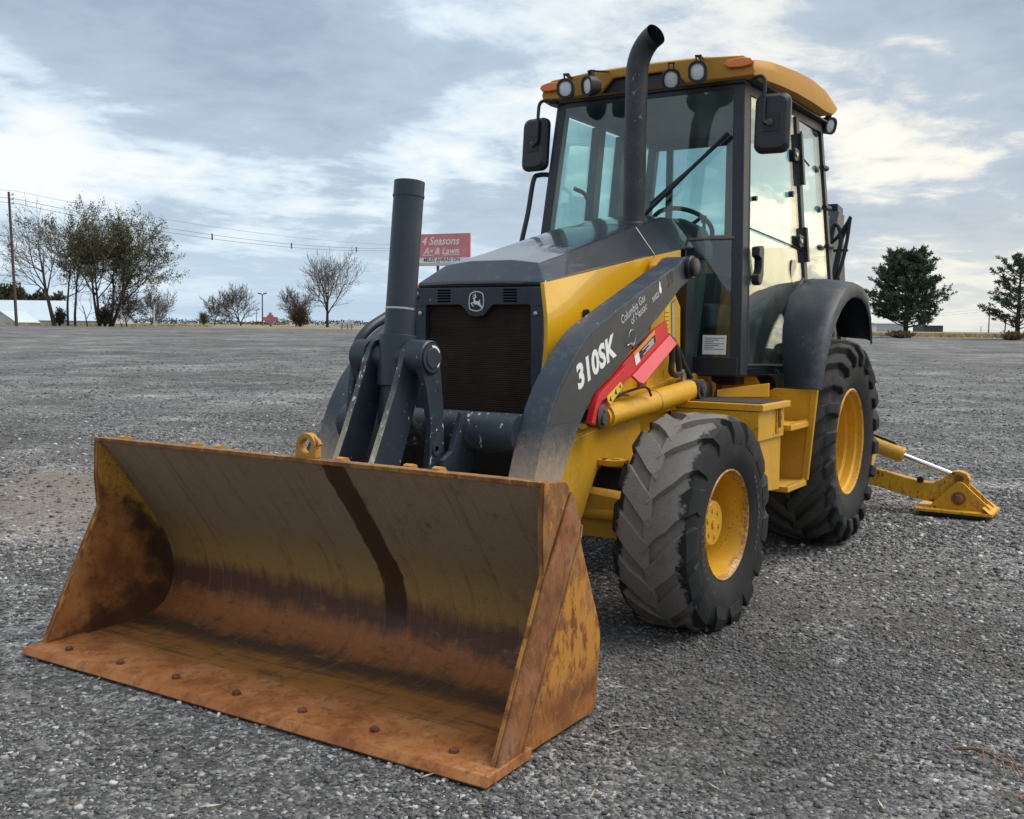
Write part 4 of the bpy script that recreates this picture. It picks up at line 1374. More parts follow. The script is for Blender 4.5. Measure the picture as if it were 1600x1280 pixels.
# ---- chassis
for s in (1, -1):
    # front frame plate that carries the axle, with its leg running down behind the bucket
    poly = [(0.50, 0.832), (0.23, 0.868), (-0.24, 0.932), (-0.25, 0.664), (0.118, 0.700), (0.20, 0.66), (0.275, 0.56), (0.345, 0.455), (0.52, 0.40), (0.60, 0.56), (0.58, 0.78)]
    MB().prism(poly, 'y', s * 0.40, s * 0.500).build('frame_plate', M['yellow'], loader, bevel=0.005)
    MB().hexa([(0.56, s * 0.42, 0.80), (0.56, s * 0.505, 0.80), (-0.26, s * 0.505, 0.905), (-0.26, s * 0.42, 0.905)], [(0.50, s * 0.40, 0.86), (0.50, s * 0.47, 0.86), (-0.30, s * 0.47, 0.985), (-0.30, s * 0.40, 0.985)]).build('frame_rail', M['yellow'], loader, bevel=0.006)
    MB().prism([(-0.24, 0.985), (-0.9, 1.06), (-1.35, 1.06), (-1.35, 0.50), (-0.24, 0.62)], 'y', s * 0.30, s * 0.44).build('frame_side', M['yellow'], loader, bevel=0.005)
    # loader tower
    MB().prism([(-0.46, 1.00), (-0.52, 1.40), (-0.55, 1.62), (-0.60, 1.665), (-0.66, 1.66), (-0.78, 1.50), (-0.87, 1.42), (-0.89, 1.00)], 'y', s * 0.385, s * 0.425).build('loader_tower', M['yellow'], loader, bevel=0.005)
    # transmission / rear frame
    MB().prism([(-1.30, 1.00), (-3.2, 1.00), (-3.4, 0.90), (-3.4, 0.42), (-1.30, 0.45)], 'y', s * 0.30, s * 0.36).build('rear_frame_plate', M['yellow'], loader, bevel=0.005)
    # lift cylinder under the arm, head end pinned to the frame
    a, b = Vector((-0.86, s * 0.515, 0.985)), Vector((0.30, s * 0.515, 0.898))
    d = (b - a).normalized()
    lc = MB().tube([a + d * 0.06, a + d * 1.02], 0.056, 28).build('lift_cylinder', M['yellow'], loader, bevel=0.004)
    mb = MB()
    mb.tube([a + d * 1.02, a + d * 1.045, a + d * 1.046, a + d * 1.07], [0.060, 0.060, 0.05, 0.05], 28)
    mb.build('gland', M['yellow'], lc)
    MB().cyl(a + d * 1.06, b + d * 0.08, 0.026, 16).build('rod', M['chrome'], lc)
    mb = MB()
    mb.cyl((a.x + 0.03, s * 0.44, a.z), (a.x + 0.03, s * 0.578, a.z), 0.056, 24)
    mb.cyl((a.x + 0.03, s * 0.578, a.z), (a.x + 0.03, s * 0.590, a.z), 0.030, 16)
    mb.build('head_pin', M['greasy'], lc, bevel=0.003)
    mb = MB()
    mb.cyl((b.x + 0.03, s * 0.46, b.z + 0.012), (b.x + 0.03, s * 0.592, b.z + 0.012), 0.040, 20)
    mb.cyl((b.x + 0.03, s * 0.592, b.z + 0.012), (b.x + 0.03, s * 0.606, b.z + 0.012), 0.024, 12)
    mb.build('rod_pin', M['greasy'], lc, bevel=0.003)
    mb = MB()
    q = a + d * 0.52
    mb.tube([q - d * 0.004, q + d * 0.004], 0.0575, 28)
    mb.build('hose_clamp', M['steel'], lc)

# engine sump, gearbox and belly
MB().box(-1.30, 0.30, -0.29, 0.29, 0.48, 0.66).build('engine_sump', M['under'], loader, bevel=0.02)
MB().box(-3.1, -1.30, -0.298, 0.298, 0.46, 0.98).build('gearbox', M['under'], loader, bevel=0.03)
MB().box(-2.30, -1.98, -0.62, 0.62, 0.50, 0.78).build('rear_axle', M['yellow'], loader, bevel=0.05)
MB().box(0.30, 0.56, -0.40, 0.40, 0.66, 0.82).build('front_crossmember', M['under'], loader, bevel=0.01)
MB().box(0.44, 0.54, -0.40, 0.40, 0.60, 0.655).build('front_towbar', M['yellow_rust'], loader, bevel=0.01)

# front axle
mb = MB()
mb.tube([(0, -0.80, 0.46), (0, -0.55, 0.46), (0, -0.20, 0.45), (0, 0.20, 0.45), (0, 0.55, 0.46), (0, 0.80, 0.46)], [0.075, 0.085, 0.12, 0.12, 0.085, 0.075], 20)
axle = mb.build('front_axle', M['yellow'], loader)
MB().box(-0.10, 0.10, -0.30, 0.30, 0.32, 0.56).build('differential', M['yellow'], axle, bevel=0.05, seg=3)
MB().hexa([(0.10, 0.20, 0.36), (0.20, 0.20, 0.36), (0.17, 0.68, 0.36), (0.08, 0.68, 0.36)], [(0.10, 0.20, 0.45), (0.20, 0.20, 0.45), (0.17, 0.68, 0.44), (0.08, 0.68, 0.44)]).build('axle_guard', M['yellow'], axle, bevel=0.008)
MB().hexa([(0.10, 0.22, 0.485), (0.22, 0.22, 0.485), (0.18, 0.70, 0.49), (0.08, 0.70, 0.49)], [(0.10, 0.22, 0.60), (0.22, 0.22, 0.585), (0.18, 0.70, 0.54), (0.08, 0.70, 0.54)]).build('axle_arm', M['yellow'], axle, bevel=0.008)
MB().cyl((0.205, 0.10, 0.468), (0.175, 0.70, 0.468), 0.028, 20).build('steering_cylinder', M['yellow'], axle)
mb = MB()
mb.lathe([(0.59, 0.045), (0.61, 0.045), (0.612, 0.04), (0.612, 0.0)], 'z', 20, (0.19, 0.30, 0))
mb.build('king_pin_cap', M['yellow'], axle)
for s in (1, -1):
    MB().box(-0.06, 0.06, s * 0.64, s * 0.78, 0.36, 0.56).build('knuckle', M['yellow'], axle, bevel=0.02)
# tie-down eye on the frame plate
mb = MB()
mb.lathe([(0.690, 0.058), (0.716, 0.058), (0.716, 0.030), (0.690, 0.030)], 'z', 28, (0.150, 0.555, 0), closed=True)
mb.box(0.10, 0.20, 0.50, 0.535, 0.690, 0.716)
mb.build('tie_down_eye', M['yellow'], loader, bevel=0.003)

# ---- red cylinder service lock under the arm
poly = [(0.418, 0.900), (0.385, 0.975), (0.345, 1.022), (0.196, 1.086), (0.02, 1.178), (-0.245, 1.300), (-0.376, 1.340), (-0.406, 1.262), (-0.02, 1.085), (0.065, 1.062), (0.12, 1.030), (0.245, 0.936), (0.300, 0.915), (0.36, 0.885)]
lock = MB().prism(poly, 'y', 0.552, 0.566).build('service_lock', M['red'], loader, bevel=0.003)
MB().slab([(0.006, 0.566, 1.078), (-0.402, 0.566, 1.264), (-0.412, 0.602, 1.222), (-0.040, 0.602, 1.040), (0.0, 0.602, 1.048)], (0, 0.006, 0.010)).build('flange', M['redlight'], lock, bevel=0.002)
MB().prism([(0.418, 0.900), (0.385, 0.975), (0.345, 1.022), (0.09, 1.140), (0.085, 1.125), (0.10, 1.08), (0.125, 1.05), (0.335, 0.985), (0.365, 0.955), (0.385, 0.888)], 'y', 0.5665, 0.585).build('hook_cheek', M['red'], lock, bevel=0.003)
mb = MB()
mb.lathe([(0.566, 0.045), (0.590, 0.045), (0.594, 0.036), (0.594, 0.018), (0.588, 0.014), (0.588, 0.0)], 'y', 20, (0.330, 0, 0.930))
mb.build('lock_pin', M['greasy'], lock)


def strip_on(poly_xz, y, mat, name, th=0.001):
    return MB().prism(poly_xz, 'y', y, y + th).build(name, mat, lock)


def lp(a, b):
    """point on the lock face: a along its length from the front, b across it"""
    o = Vector((0.06, 1.075))
    dx = Vector((-0.905, 0.425))
    dy = Vector((0.425, 0.905))
    q = o + dx * a + dy * b
    return (q.x, q.y)


strip_on([lp(0.115, 0.012), lp(0.36, 0.012), lp(0.36, 0.075), lp(0.115, 0.075)], 0.5662, M['orangedecal'], 'warning_decal')
strip_on([lp(0.165, 0.014), lp(0.355, 0.014), lp(0.355, 0.054), lp(0.165, 0.054)], 0.5674, M['ghost'], 'warning_decal')
strip_on([lp(0.112, 0.010), lp(0.162, 0.010), lp(0.162, 0.056), lp(0.112, 0.056)], 0.5675, M['white'], 'warning_decal')
for k in range(4):
    strip_on([lp(0.20 + 0.035 * (k % 3), 0.02 + k * 0.008), lp(0.33, 0.02 + k * 0.008), lp(0.33, 0.023 + k * 0.008), lp(0.20 + 0.035 * (k % 3), 0.023 + k * 0.008)], 0.5686, M['white'], 'decal_line', 0.0006)
yd = [(0.275, 0.985), (0.285, 1.005), (0.155, 1.065), (0.130, 1.045), (0.15, 1.030), (0.25, 0.968)]
MB().prism(yd, 'y', 0.5855, 0.5865).build('caution_decal', M['yellowdecal'], lock)
for (cx, cz, r) in ((0.250, 0.993, 0.013), (0.20, 1.022, 0.014), (0.16, 1.046, 0.010)):
    MB().prism([(cx - r, cz - r * 0.8), (cx + r, cz - r * 0.5), (cx + r * 0.2, cz + r)], 'y', 0.5867, 0.5873).build('caution_symbol', M['ghost'], lock)
# hitch pin ring and clip hanging on the arm
mb = MB()
mb.tube([(0.06 + 0.035 * math.cos(R(a)), 0.592, 1.262 + 0.035 * math.sin(R(a))) for a in range(0, 361, 20)], 0.0025, 6)
mb.tube([(0.10, 0.588, 1.225), (0.07, 0.592, 1.236), (0.03, 0.592, 1.230)], 0.003, 6)
mb.build('retaining_pin', M['steel'], lock)
mb = MB()
mb.tube([(0.03, 0.575, 1.215), (-0.08, 0.580, 1.262), (-0.13, 0.575, 1.285), (-0.17, 0.57, 1.292)], [0.010, 0.013, 0.013, 0.006], 8)
mb.build('rubber_strap', M['rubber'], lock)
mb = MB()
mb.tube(smooth_path([(0.12, 0.53, 0.995), (-0.02, 0.56, 1.020), (-0.10, 0.575, 1.030), (-0.16, 0.575, 1.020), (-0.20, 0.572, 0.985)], 5), 0.006, 8)
mb.build('strap_hook', M['rubber'], lock)

# hoses beside the tower
for pts, r in (([(-0.50, 0.47, 1.235), (-0.575, 0.50, 1.235), (-0.60, 0.50, 1.15), (-0.595, 0.50, 1.085), (-0.66, 0.50, 1.065), (-0.74, 0.49, 1.075)], 0.016),
               ([(-0.56, 0.46, 1.25), (-0.64, 0.49, 1.225), (-0.70, 0.49, 1.14), (-0.72, 0.49, 1.08)], 0.016),
               ([(-0.54, 0.45, 1.29), (-0.68, 0.47, 1.24), (-0.80, 0.49, 1.10), (-0.93, 0.50, 0.99), (-1.08, 0.48, 0.945)], 0.014)):
    MB().tube(smooth_path(pts, 6), r, 10).build('hydraulic_hose', M['rubber'], loader)
MB().tube([(-0.715, 0.492, 1.075), (-0.755, 0.492, 1.078), (-0.77, 0.492, 1.06), (-0.77, 0.492, 1.02)], 0.016, 10).build('hose_fitting', M['steel'], loader)
# service decal strips on the tower
tw = MB().prism([(-0.66, 1.40), (-0.72, 1.44), (-0.74, 1.20), (-0.68, 1.19)], 'y', 0.4262, 0.4272).build('service_chart', M['yellowdecal'], loader)
MB().prism([(-0.745, 1.44), (-0.790, 1.46), (-0.803, 1.24), (-0.762, 1.235)], 'y', 0.4262, 0.4272).build('service_chart', M['brownstrip'], loader)
MB().prism([(-0.750, 1.43), (-0.785, 1.445), (-0.796, 1.255), (-0.765, 1.25)], 'y', 0.4274, 0.4280).build('service_chart', plain('pale_label', (0.42, 0.40, 0.28), 0.5), loader)
for k in range(9):
    MB().box(-0.715, -0.668, 0.4274, 0.4280, 1.215 + k * 0.021, 1.220 + k * 0.021).build('chart_line', M['brownstrip'], tw)
for s in (1,):
    # folding step arm and rubber bush
    MB().prism([(-0.93, 0.90), (-0.97, 1.01), (-1.06, 1.02), (-1.16, 1.02), (-1.22, 1.0), (-1.22, 0.965), (-1.12, 0.90)], 'y', 0.44, 0.50).build('cab_mount', M['yellow'], loader, bevel=0.004)
    mb = MB()
    mb.lathe([(0.50, 0.058), (0.53, 0.058), (0.535, 0.05), (0.535, 0.0)], 'y', 24, (-1.03, 0, 0.965))
    mb.build('mount_bush', M['rubber'], loader)

# ---- toolbox step between the wheels (machine left)
box_ = MB()
box_.box(-1.10, -0.70, 0.46, 0.93, 0.745, 0.895)
tb = box_.build('step_toolbox', M['yellow'], loader, bevel=0.006)
MB().box(-1.125, -0.680, 0.36, 0.955, 0.898, 0.932).build('toolbox_lid', M['yellow'], tb, bevel=0.005)
MB().box(-1.09, -0.72, 0.50, 0.93, 0.9325, 0.9365).build('grit_mat', M['mat'], tb)
MB().box(-0.672, -0.20, 0.33, 0.50, 0.885, 0.915).build('step_plate', M['yellow'], tb, bevel=0.004)
MB().box(-1.02, -0.96, 0.9305, 0.937, 0.77, 0.90).build('latch_recess', M['yellow_rust'], tb, bevel=0.002)
MB().prism([(-0.975, 0.90), (-0.995, 0.90), (-1.002, 0.84), (-0.995, 0.80), (-0.985, 0.80), (-0.978, 0.84)], 'y', 0.9375, 0.952).build('toolbox_latch', M['rust_lug'], tb, bevel=0.002)
MB().prism([(0.46, 0.895), (0.93, 0.895), (0.93, 0.82), (0.86, 0.78), (0.46, 0.78)], 'x', -0.698, -0.690).build('toolbox_front', M['yellow'], tb, bevel=0.003)
tank = MB().prism([(-0.76, 0.742), (-1.10, 0.742), (-1.10, 0.455), (-0.80, 0.480)], 'y', 0.40, 0.915).build('step_tank', M['yellow'], loader, bevel=0.006)
plate = MB().prism([(0.44, 1.06), (0.64, 1.05), (0.68, 0.985), (0.72, 0.955), (0.76, 0.975), (1.005, 0.972), (0.965, 0.468), (0.50, 0.44)], 'x', -1.46, -1.445).build('step_bulkhead', M['yellow'], loader, bevel=0.003)
MB().slab([(-1.4445, 0.972, 0.972), (-1.4445, 1.004, 0.972), (-1.4445, 0.964, 0.468), (-1.4445, 0.932, 0.468)], (0.010, 0, 0)).build('bulkhead_flange', M['yellow'], plate, bevel=0.002)
for zz, y0, y1 in ((0.800, 0.86, 0.965), (0.470, 0.80, 0.958)):
    MB().box(-1.4445, -1.11, y0 - 0.12, y1, zz - 0.030, zz).build('step_tread', M['yellow'], plate, bevel=0.003)
    for k in range(9):
        x = -1.42 + k * 0.035
        MB().prism([(x, zz), (x + 0.026, zz), (x + 0.013, zz + 0.014)], 'y', y1 - 0.010, y1 - 0.004).build('grip_tooth', M['yellow'], plate)
MB().hexa([(-1.08, 0.56, 0.934), (-1.18, 0.56, 0.934), (-1.30, 0.78, 0.934), (-1.28, 0.78, 0.934)], [(-1.08, 0.56, 0.975), (-1.18, 0.56, 0.975), (-1.30, 0.78, 1.01), (-1.28, 0.78, 1.01)]).build('step_kick_plate', M['yellow'], loader, bevel=0.003)


# ------------------------------------------------------------------ cab
def pil_x(z):
    """station of the raked A pillar's front edge at height z"""
    return -1.28 + (2.60 - z) * 0.128


def pil_y(z):
    return 0.594 + (2.60 - z) * 0.0625


def side_y(x, z):
    """half width of the cab side at station x, height z"""
    pts = [(pil_x(z), pil_y(z)), (-2.10, 0.640 + (2.57 - z) * 0.088), (-2.70, 0.612 + (2.67 - z) * 0.100), (-2.85, 0.600 + (2.67 - z) * 0.100)]
    if x >= pts[0][0]:
        return pts[0][1]
    for (xa, ya), (xb, yb) in zip(pts, pts[1:]):
        if x >= xb:
            return ya + (yb - ya) * (x - xa) / (xb - xa)
    return pts[-1][1]


def side_post(mb, x0, x1, z0, z1, s, depth=0.06, n=1):
    zs = [z0 + (z1 - z0) * i / n for i in range(n + 1)]
    for za, zb in zip(zs, zs[1:]):
        def c(z):
            return [(x0, s * (side_y(x0, z) - depth), z), (x1, s * (side_y(x1, z) - depth), z), (x1, s * side_y(x1, z), z), (x0, s * side_y(x0, z), z)]
        mb.hexa(c(za), c(zb))
    return mb


frame = MB()
for s in (1, -1):
    # A pillar: front leg with a proud face
    zs = [1.055, 2.66]
    for za, zb in zip(zs, zs[1:]):
        def c5(z):
            yo = pil_y(z)
            return [(pil_x(z) - 0.088, s * (yo - 0.05), z), (pil_x(z), s * (yo - 0.064), z), (pil_x(z) - 0.006, s * yo, z), (pil_x(z) - 0.088, s * (yo + 0.006), z)]
        frame.hexa(c5(za), c5(zb))
    # header rails and sills
    side_post(frame, -1.36, -2.70, 2.600, 2.66, s, 0.06, 1)
    if s == 1:
        side_post(frame, -2.075, -2.135, 1.60, 2.60, s)
    else:
        side_post(frame, -1.80, -1.90, 1.10, 2.60, s)
        side_post(frame, -2.17, -2.30, 1.10, 2.60, s)
    side_post(frame, -2.665, -2.725, 1.0, 2.66, s)
    side_post(frame, -2.075, -2.70, 1.0, 1.615, s, 0.03, 1)
    frame.box(-1.80, -1.10, min(s * 0.30, s * 0.668), max(s * 0.30, s * 0.668), 1.045, 1.085)
frame.box(-1.14, -1.098, -0.665, -0.36, 1.045, 1.148)
frame.box(-1.14, -1.098, 0.385, 0.665, 1.045, 1.148)
frame.box(-2.72, -1.30, -0.585, 0.585, 2.630, 2.660)
frame.box(-2.725, -2.69, -0.60, 0.60, 2.575, 2.640)          # rear header
frame.box(-2.725, -2.69, -0.70, 0.70, 1.0, 1.86)           # rear lower wall
for y in (-0.47, -0.02, 0.45):
    frame.box(-2.722, -2.695, y - 0.025, y + 0.025, 1.85, 2.58)
frame.box(-2.72, -1.30, -0.58, 0.58, 0.99, 1.05)           # floor
cabf = frame.build('cab_frame', M['cabframe'], loader, bevel=0.006, seg=2, angle=40)
MB().box(-1.305, -1.285, -0.535, 0.535, 2.622, 2.655).build('windshield_header', M['black'], cabf, bevel=0.004)
MB().slab([(-1.086, 0.395, 1.052), (-1.086, 0.672, 1.052), (-1.096, 0.668, 1.150), (-1.096, 0.400, 1.150)], (0.014, 0, 0)).build('front_sill', M['cabframe'], cabf, bevel=0.004)
# black gap panel between cowl and cab
MB().prism([(0.34, 1.77), (0.34, 0.98), (-0.34, 0.98), (-0.34, 1.77)], 'x', -1.14, -1.11).build('bulkhead', M['black'], cabf)

# glazing
wind = MB().slab([(pil_x(1.15) - 0.010, -pil_y(1.15) + 0.058, 1.15), (pil_x(1.15) - 0.010, pil_y(1.15) - 0.058, 1.15), (pil_x(2.625) - 0.010, pil_y(2.625) - 0.058, 2.625), (pil_x(2.625) - 0.010, -pil_y(2.625) + 0.058, 2.625)], (0.006, 0, 0)).build('windshield', M['glass'], loader, smooth=False)
MB().box(pil_x(1.80), pil_x(1.80) + 0.010, 0.27, 0.600, 1.795, 1.807).build('glazing_strip', M['brownstrip'], wind, bevel=0.002)
mb = MB()
def wx(z, o):
    return pil_x(z) + o


mb.tube([(wx(1.93, 0.05), 0.055, 1.925), (wx(1.98, 0.045), 0.10, 1.978), (wx(2.11, 0.04), 0.245, 2.108), (wx(2.375, 0.035), 0.530, 2.375)], [0.012, 0.014, 0.011, 0.009], 8)
mb.tube([(wx(2.01, 0.02), 0.09, 2.008), (wx(2.19, 0.02), 0.315, 2.188), (wx(2.37, 0.02), 0.532, 2.372)], 0.011, 6)
mb.build('wiper', M['black'], wind)
st = MB().slab([(pil_x(1.165) + 0.001, 0.463, 1.165), (pil_x(1.165) + 0.001, 0.598, 1.165), (pil_x(1.270) + 0.001, 0.596, 1.270), (pil_x(1.270) + 0.001, 0.458, 1.270)], (0.001, 0, 0)).build('permit_sticker', M['white'], wind)
for k in range(7):
    z = 1.252 - k * 0.010
    MB().slab([(pil_x(z) + 0.0025, 0.472, z), (pil_x(z) + 0.0025, 0.585 - 0.03 * (k % 3), z), (pil_x(z) + 0.0025, 0.585 - 0.03 * (k % 3), z + 0.003), (pil_x(z) + 0.0025, 0.472, z + 0.003)], (0.0004, 0, 0)).build('printed_line', M['armside'], wind)


def side_glass(name, xs, zlo, zhi, s, parent, mat, inset=0.022):
    """pane that follows the cab side; zlo and zhi are functions of x"""
    vs, fs = [], []
    n = 6
    for off in (0, 0.006):
        for x in xs:
            for k in range(n + 1):
                xn = -1.30 if callable(x) else x
                z = zlo(xn) + (zhi(xn) - zlo(xn)) * k / n
                xx = x(z) if callable(x) else x
                vs.append((xx, s * (side_y(xx, z) - inset - off), z))
    m_ = len(xs) * (n + 1)
    for i in range(len(xs) - 1):
        for k in range(n):
            a = i * (n + 1) + k
            fs.append((a, a + 1, a + n + 2, a + n + 1))
            fs.append((m_ + a, m_ + a + n + 1, m_ + a + n + 2, m_ + a + 1))
    return MB().add(vs, fs).build(name, mat, parent, angle=80)


def door_low(x):
    pts = [(-1.30, 1.105), (-1.70, 1.095), (-1.725, 1.16), (-1.76, 1.31), (-1.86, 1.44), (-1.97, 1.545), (-2.10, 1.625)]
    for (xa, za), (xb, zb) in zip(pts, pts[1:]):
        if x >= xb:
            return za + (zb - za) * (x - xa) / (xb - xa)
    return pts[-1][1]


door = side_glass('cab_door', [lambda z: pil_x(z) - 0.084, -1.45, -1.55, -1.65, -1.70, -1.725, -1.76, -1.81, -1.86, -1.91, -1.97, -2.02, -2.072], door_low, lambda x: 2.604, 1, loader, M['sideglass'], 0.012)
# black door surround following the lower edge
edge = [(pil_x(1.105) - 0.088, 1.105), (-1.70, 1.095), (-1.725, 1.16), (-1.76, 1.31), (-1.86, 1.44), (-1.97, 1.545), (-2.075, 1.615)]
mb = MB()
mb.tube([(x, side_y(x, z) - 0.010, z) for x, z in edge], 0.011, 8)
mb.tube([(pil_x(z) - 0.090, side_y(pil_x(z) - 0.09, z) - 0.006, z) for z in (1.10, 1.6, 2.1, 2.60)], 0.010, 8)
mb.build('door_seal', M['black'], door)
mb = MB()
mb.tube([(-1.275, side_y(-1.275, 1.86) - 0.006, 1.862), (-1.46, side_y(-1.46, 1.845) - 0.004, 1.845), (-1.75, side_y(-1.75, 1.82) - 0.004, 1.820), (-2.07, side_y(-2.07, 1.79) - 0.004, 1.79)], 0.004, 6)
mb.build('glass_split', M['black'], door)
mb = MB()
yh = side_y(-1.33, 1.65)
mb.prism([(x + 0.078, z) for x, z in [(-1.345, 1.755), (-1.415, 1.765), (-1.430, 1.745), (-1.430, 1.60), (-1.400, 1.555), (-1.375, 1.545), (-1.345, 1.565), (-1.345, 1.60), (-1.372, 1.61), (-1.388, 1.64), (-1.388, 1.69), (-1.345, 1.705)]], 'y', yh, yh + 0.045)
mb.build('door_handle', M['black'], door, bevel=0.006)
for z in (1.84, 2.36):
    y = side_y(-2.05, z)
    h = MB().prism([(-1.985, z - 0.030), (-1.985, z + 0.030), (-2.00, z + 0.040), (-2.10, z + 0.030), (-2.10, z - 0.030), (-2.00, z - 0.040)], 'y', y - 0.004, y + 0.010).build('door_hinge', M['black'], door, bevel=0.004)
    mb = MB()
    mb.lathe([(y + 0.010, 0.014), (y + 0.018, 0.012), (y + 0.018, 0.0)], 'y', 12, (-2.01, 0, z))
    mb.build('hinge_bolt', M['steel'], door)
for z0, z1 in ((1.72, 1.93), (2.19, 2.50)):
    side_post(MB(), -2.082, -2.118, z0, z1, 1, 0.012, 1)
    mb = side_post(MB(), -2.086, -2.122, z0, z1, 1, -0.022, 1)
    mb.build('hinge_bar', M['black'], door, bevel=0.003)
for (x, z, r) in ((-1.93, 2.115, 0.018), (-1.37, 2.03, 0.014)):
    y = side_y(x, z)
    MB().cyl((x, y - 0.015, z), (x, y + 0.012, z), r, 14).build('glass_button', M['black'], door)
# faint round decal on the door pane
def oval(x, z, rx, rz, name, mat, parent, y):
    MB().prism([(x + rx * math.cos(R(a)), z + rz * math.sin(R(a))) for a in range(0, 360, 20)], 'y', y, y + 0.0008).build(name, mat, parent)


oval(-1.93, 1.655, 0.055, 0.072, 'faded_decal', plain('faded_decal_film', (0.55, 0.47, 0.38), 0.5), door, side_y(-1.93, 1.72) - 0.006)

quarter = side_glass('rear_quarter_window', [-2.137, -2.30, -2.45, -2.662], lambda x: 1.62, lambda x: 2.588, 1, loader, M['sideglass'], 0.012)
for z in (1.85, 2.10, 2.36):
    y = side_y(-2.62, z)
    MB().cyl((-2.57, y + 0.012, z), (-2.66, y + 0.020, z), 0.018, 12).build('window_latch', M['black'], quarter)
mb = MB()
mb.tube([(-2.145, side_y(-2.145, 2.52) + 0.004, 2.52), (-2.145, side_y(-2.145, 2.38) + 0.006, 2.36), (-2.28, side_y(-2.28, 2.34) + 0.006, 2.33)], 0.006, 6)
mb.build('window_stay', M['black'], quarter)
rg_ = side_glass('side_window', [lambda z: pil_x(z) - 0.084, -1.55, -1.80], lambda x: 1.12, lambda x: 2.588, -1, loader, M['sideglass'])
side_glass('side_window', [-1.90, -2.03, -2.17], lambda x: 1.12, lambda x: 2.588, -1, loader, M['sideglass'])
side_glass('side_window', [-2.30, -2.48, -2.66], lambda x: 1.62, lambda x: 2.588, -1, loader, M['sideglass'])
MB().slab([(-2.71, -0.60, 1.86), (-2.71, 0.62, 1.86), (-2.71, 0.60, 2.58), (-2.71, -0.60, 2.58)], (0.005, 0, 0)).build('rear_window', M['sideglass'], loader, smooth=False)
# grab rails: inside the right door, outside on the right pillar, inside front
mb = MB()
mb.tube(smooth_path([(-1.50, -0.575, 2.17), (-1.62, -0.57, 2.15), (-1.68, -0.57, 2.08), (-1.68, -0.57, 1.98), (-1.62, -0.57, 1.93), (-1.52, -0.575, 1.925)], 5), 0.013, 10)
mb.build('grab_rail', M['interior'], loader)
mb = MB()
mb.tube(smooth_path([(-1.30, -0.625, 2.235), (-1.27, -0.70, 2.235), (-1.24, -0.722, 2.20), (-1.18, -0.722, 2.0), (-1.10, -0.722, 1.78), (-1.08, -0.69, 1.70)], 5), 0.015, 10)
mb.build('grab_rail', M['black'], loader)
mb = MB()
mb.tube(smooth_path([(-1.44, 0.53, 2.29), (-1.47, 0.50, 2.27), (-1.48, 0.49, 2.20), (-1.48, 0.49, 2.02), (-1.46, 0.51, 1.97), (-1.43, 0.54, 1.96)], 5), 0.011, 10)
mb.build('grab_rail', M['interior'], loader)

# roof
ST = [(-1.238, 0.658, 2.672, 2.738, 2.806), (-1.265, 0.674, 2.668, 2.758, 2.820), (-1.38, 0.690, 2.664, 2.780, 2.836), (-1.55, 0.702, 2.672, 2.805, 2.850), (-1.85, 0.712, 2.682, 2.828, 2.862), (-2.15, 0.718, 2.682, 2.838, 2.866), (-2.42, 0.720, 2.676, 2.826, 2.860), (-2.60, 0.716, 2.690, 2.800, 2.845), (-2.72, 0.700, 2.735, 2.785, 2.83), (-2.80, 0.680, 2.760, 2.775, 2.81)]
vs, fs = [], []
for (x, w, zb, zt, zc) in ST:
    row = [(-w + 0.03, zb), (-w, zb + 0.004), (-w - 0.002, (zb + zt) / 2), (-w + 0.012, zt - 0.014), (-w + 0.055, zt + 0.006), (-w * 0.55, zc - 0.008), (0, zc)]
    row = row + [(-a, b) for a, b in reversed(row[:-1])]
    vs += [(x, a, b) for a, b in row]
k = 13
for i in range(len(ST) - 1):
    for j in range(k - 1):
        fs.append((i * k + j, i * k + j + 1, (i + 1) * k + j + 1, (i + 1) * k + j))
    fs.append((i * k, (i + 1) * k, (i + 1) * k + k - 1, i * k + k - 1))
lastr = (len(ST) - 1) * k
fs.append(tuple(lastr + j for j in range(k)))
mbr = MB().add(vs, fs)
# front fascia: deep at both ends, cut away in the middle
fas = [(-0.655, 2.672), (-0.27, 2.672), (-0.19, 2.752), (0.19, 2.752), (0.27, 2.672), (0.655, 2.672), (0.668, 2.70), (0.655, 2.745), (0.60, 2.785), (0.36, 2.802), (0, 2.808), (-0.36, 2.802), (-0.60, 2.785), (-0.655, 2.745), (-0.668, 2.70)]
roof = mbr.build('cab_roof', M['roof'], loader, angle=45)
MB().prism(fas, 'x', -1.262, -1.230).build('roof_fascia', M['roof'], roof, bevel=0.010, seg=3)
MB().box(-1.36, -1.266, -0.60, 0.60, 2.650, 2.752).build('roof_underside', M['black'], roof, bevel=0.005)
MB().box(-2.70, -1.30, -0.655, 0.655, 2.661, 2.674).build('roof_lining', M['black'], roof, bevel=0.004)
for s in (1, -1):
    pts = [(s * 0.498, 2.742), (s * 0.520, 2.765), (s * 0.60, 2.770), (s * 0.652, 2.760), (s * 0.668, 2.742), (s * 0.655, 2.722), (s * 0.60, 2.715), (s * 0.525, 2.720)]
    MB().prism(pts, 'x', -1.240, -1.204).build('amber_marker', M['amber'], roof, bevel=0.009, seg=3)


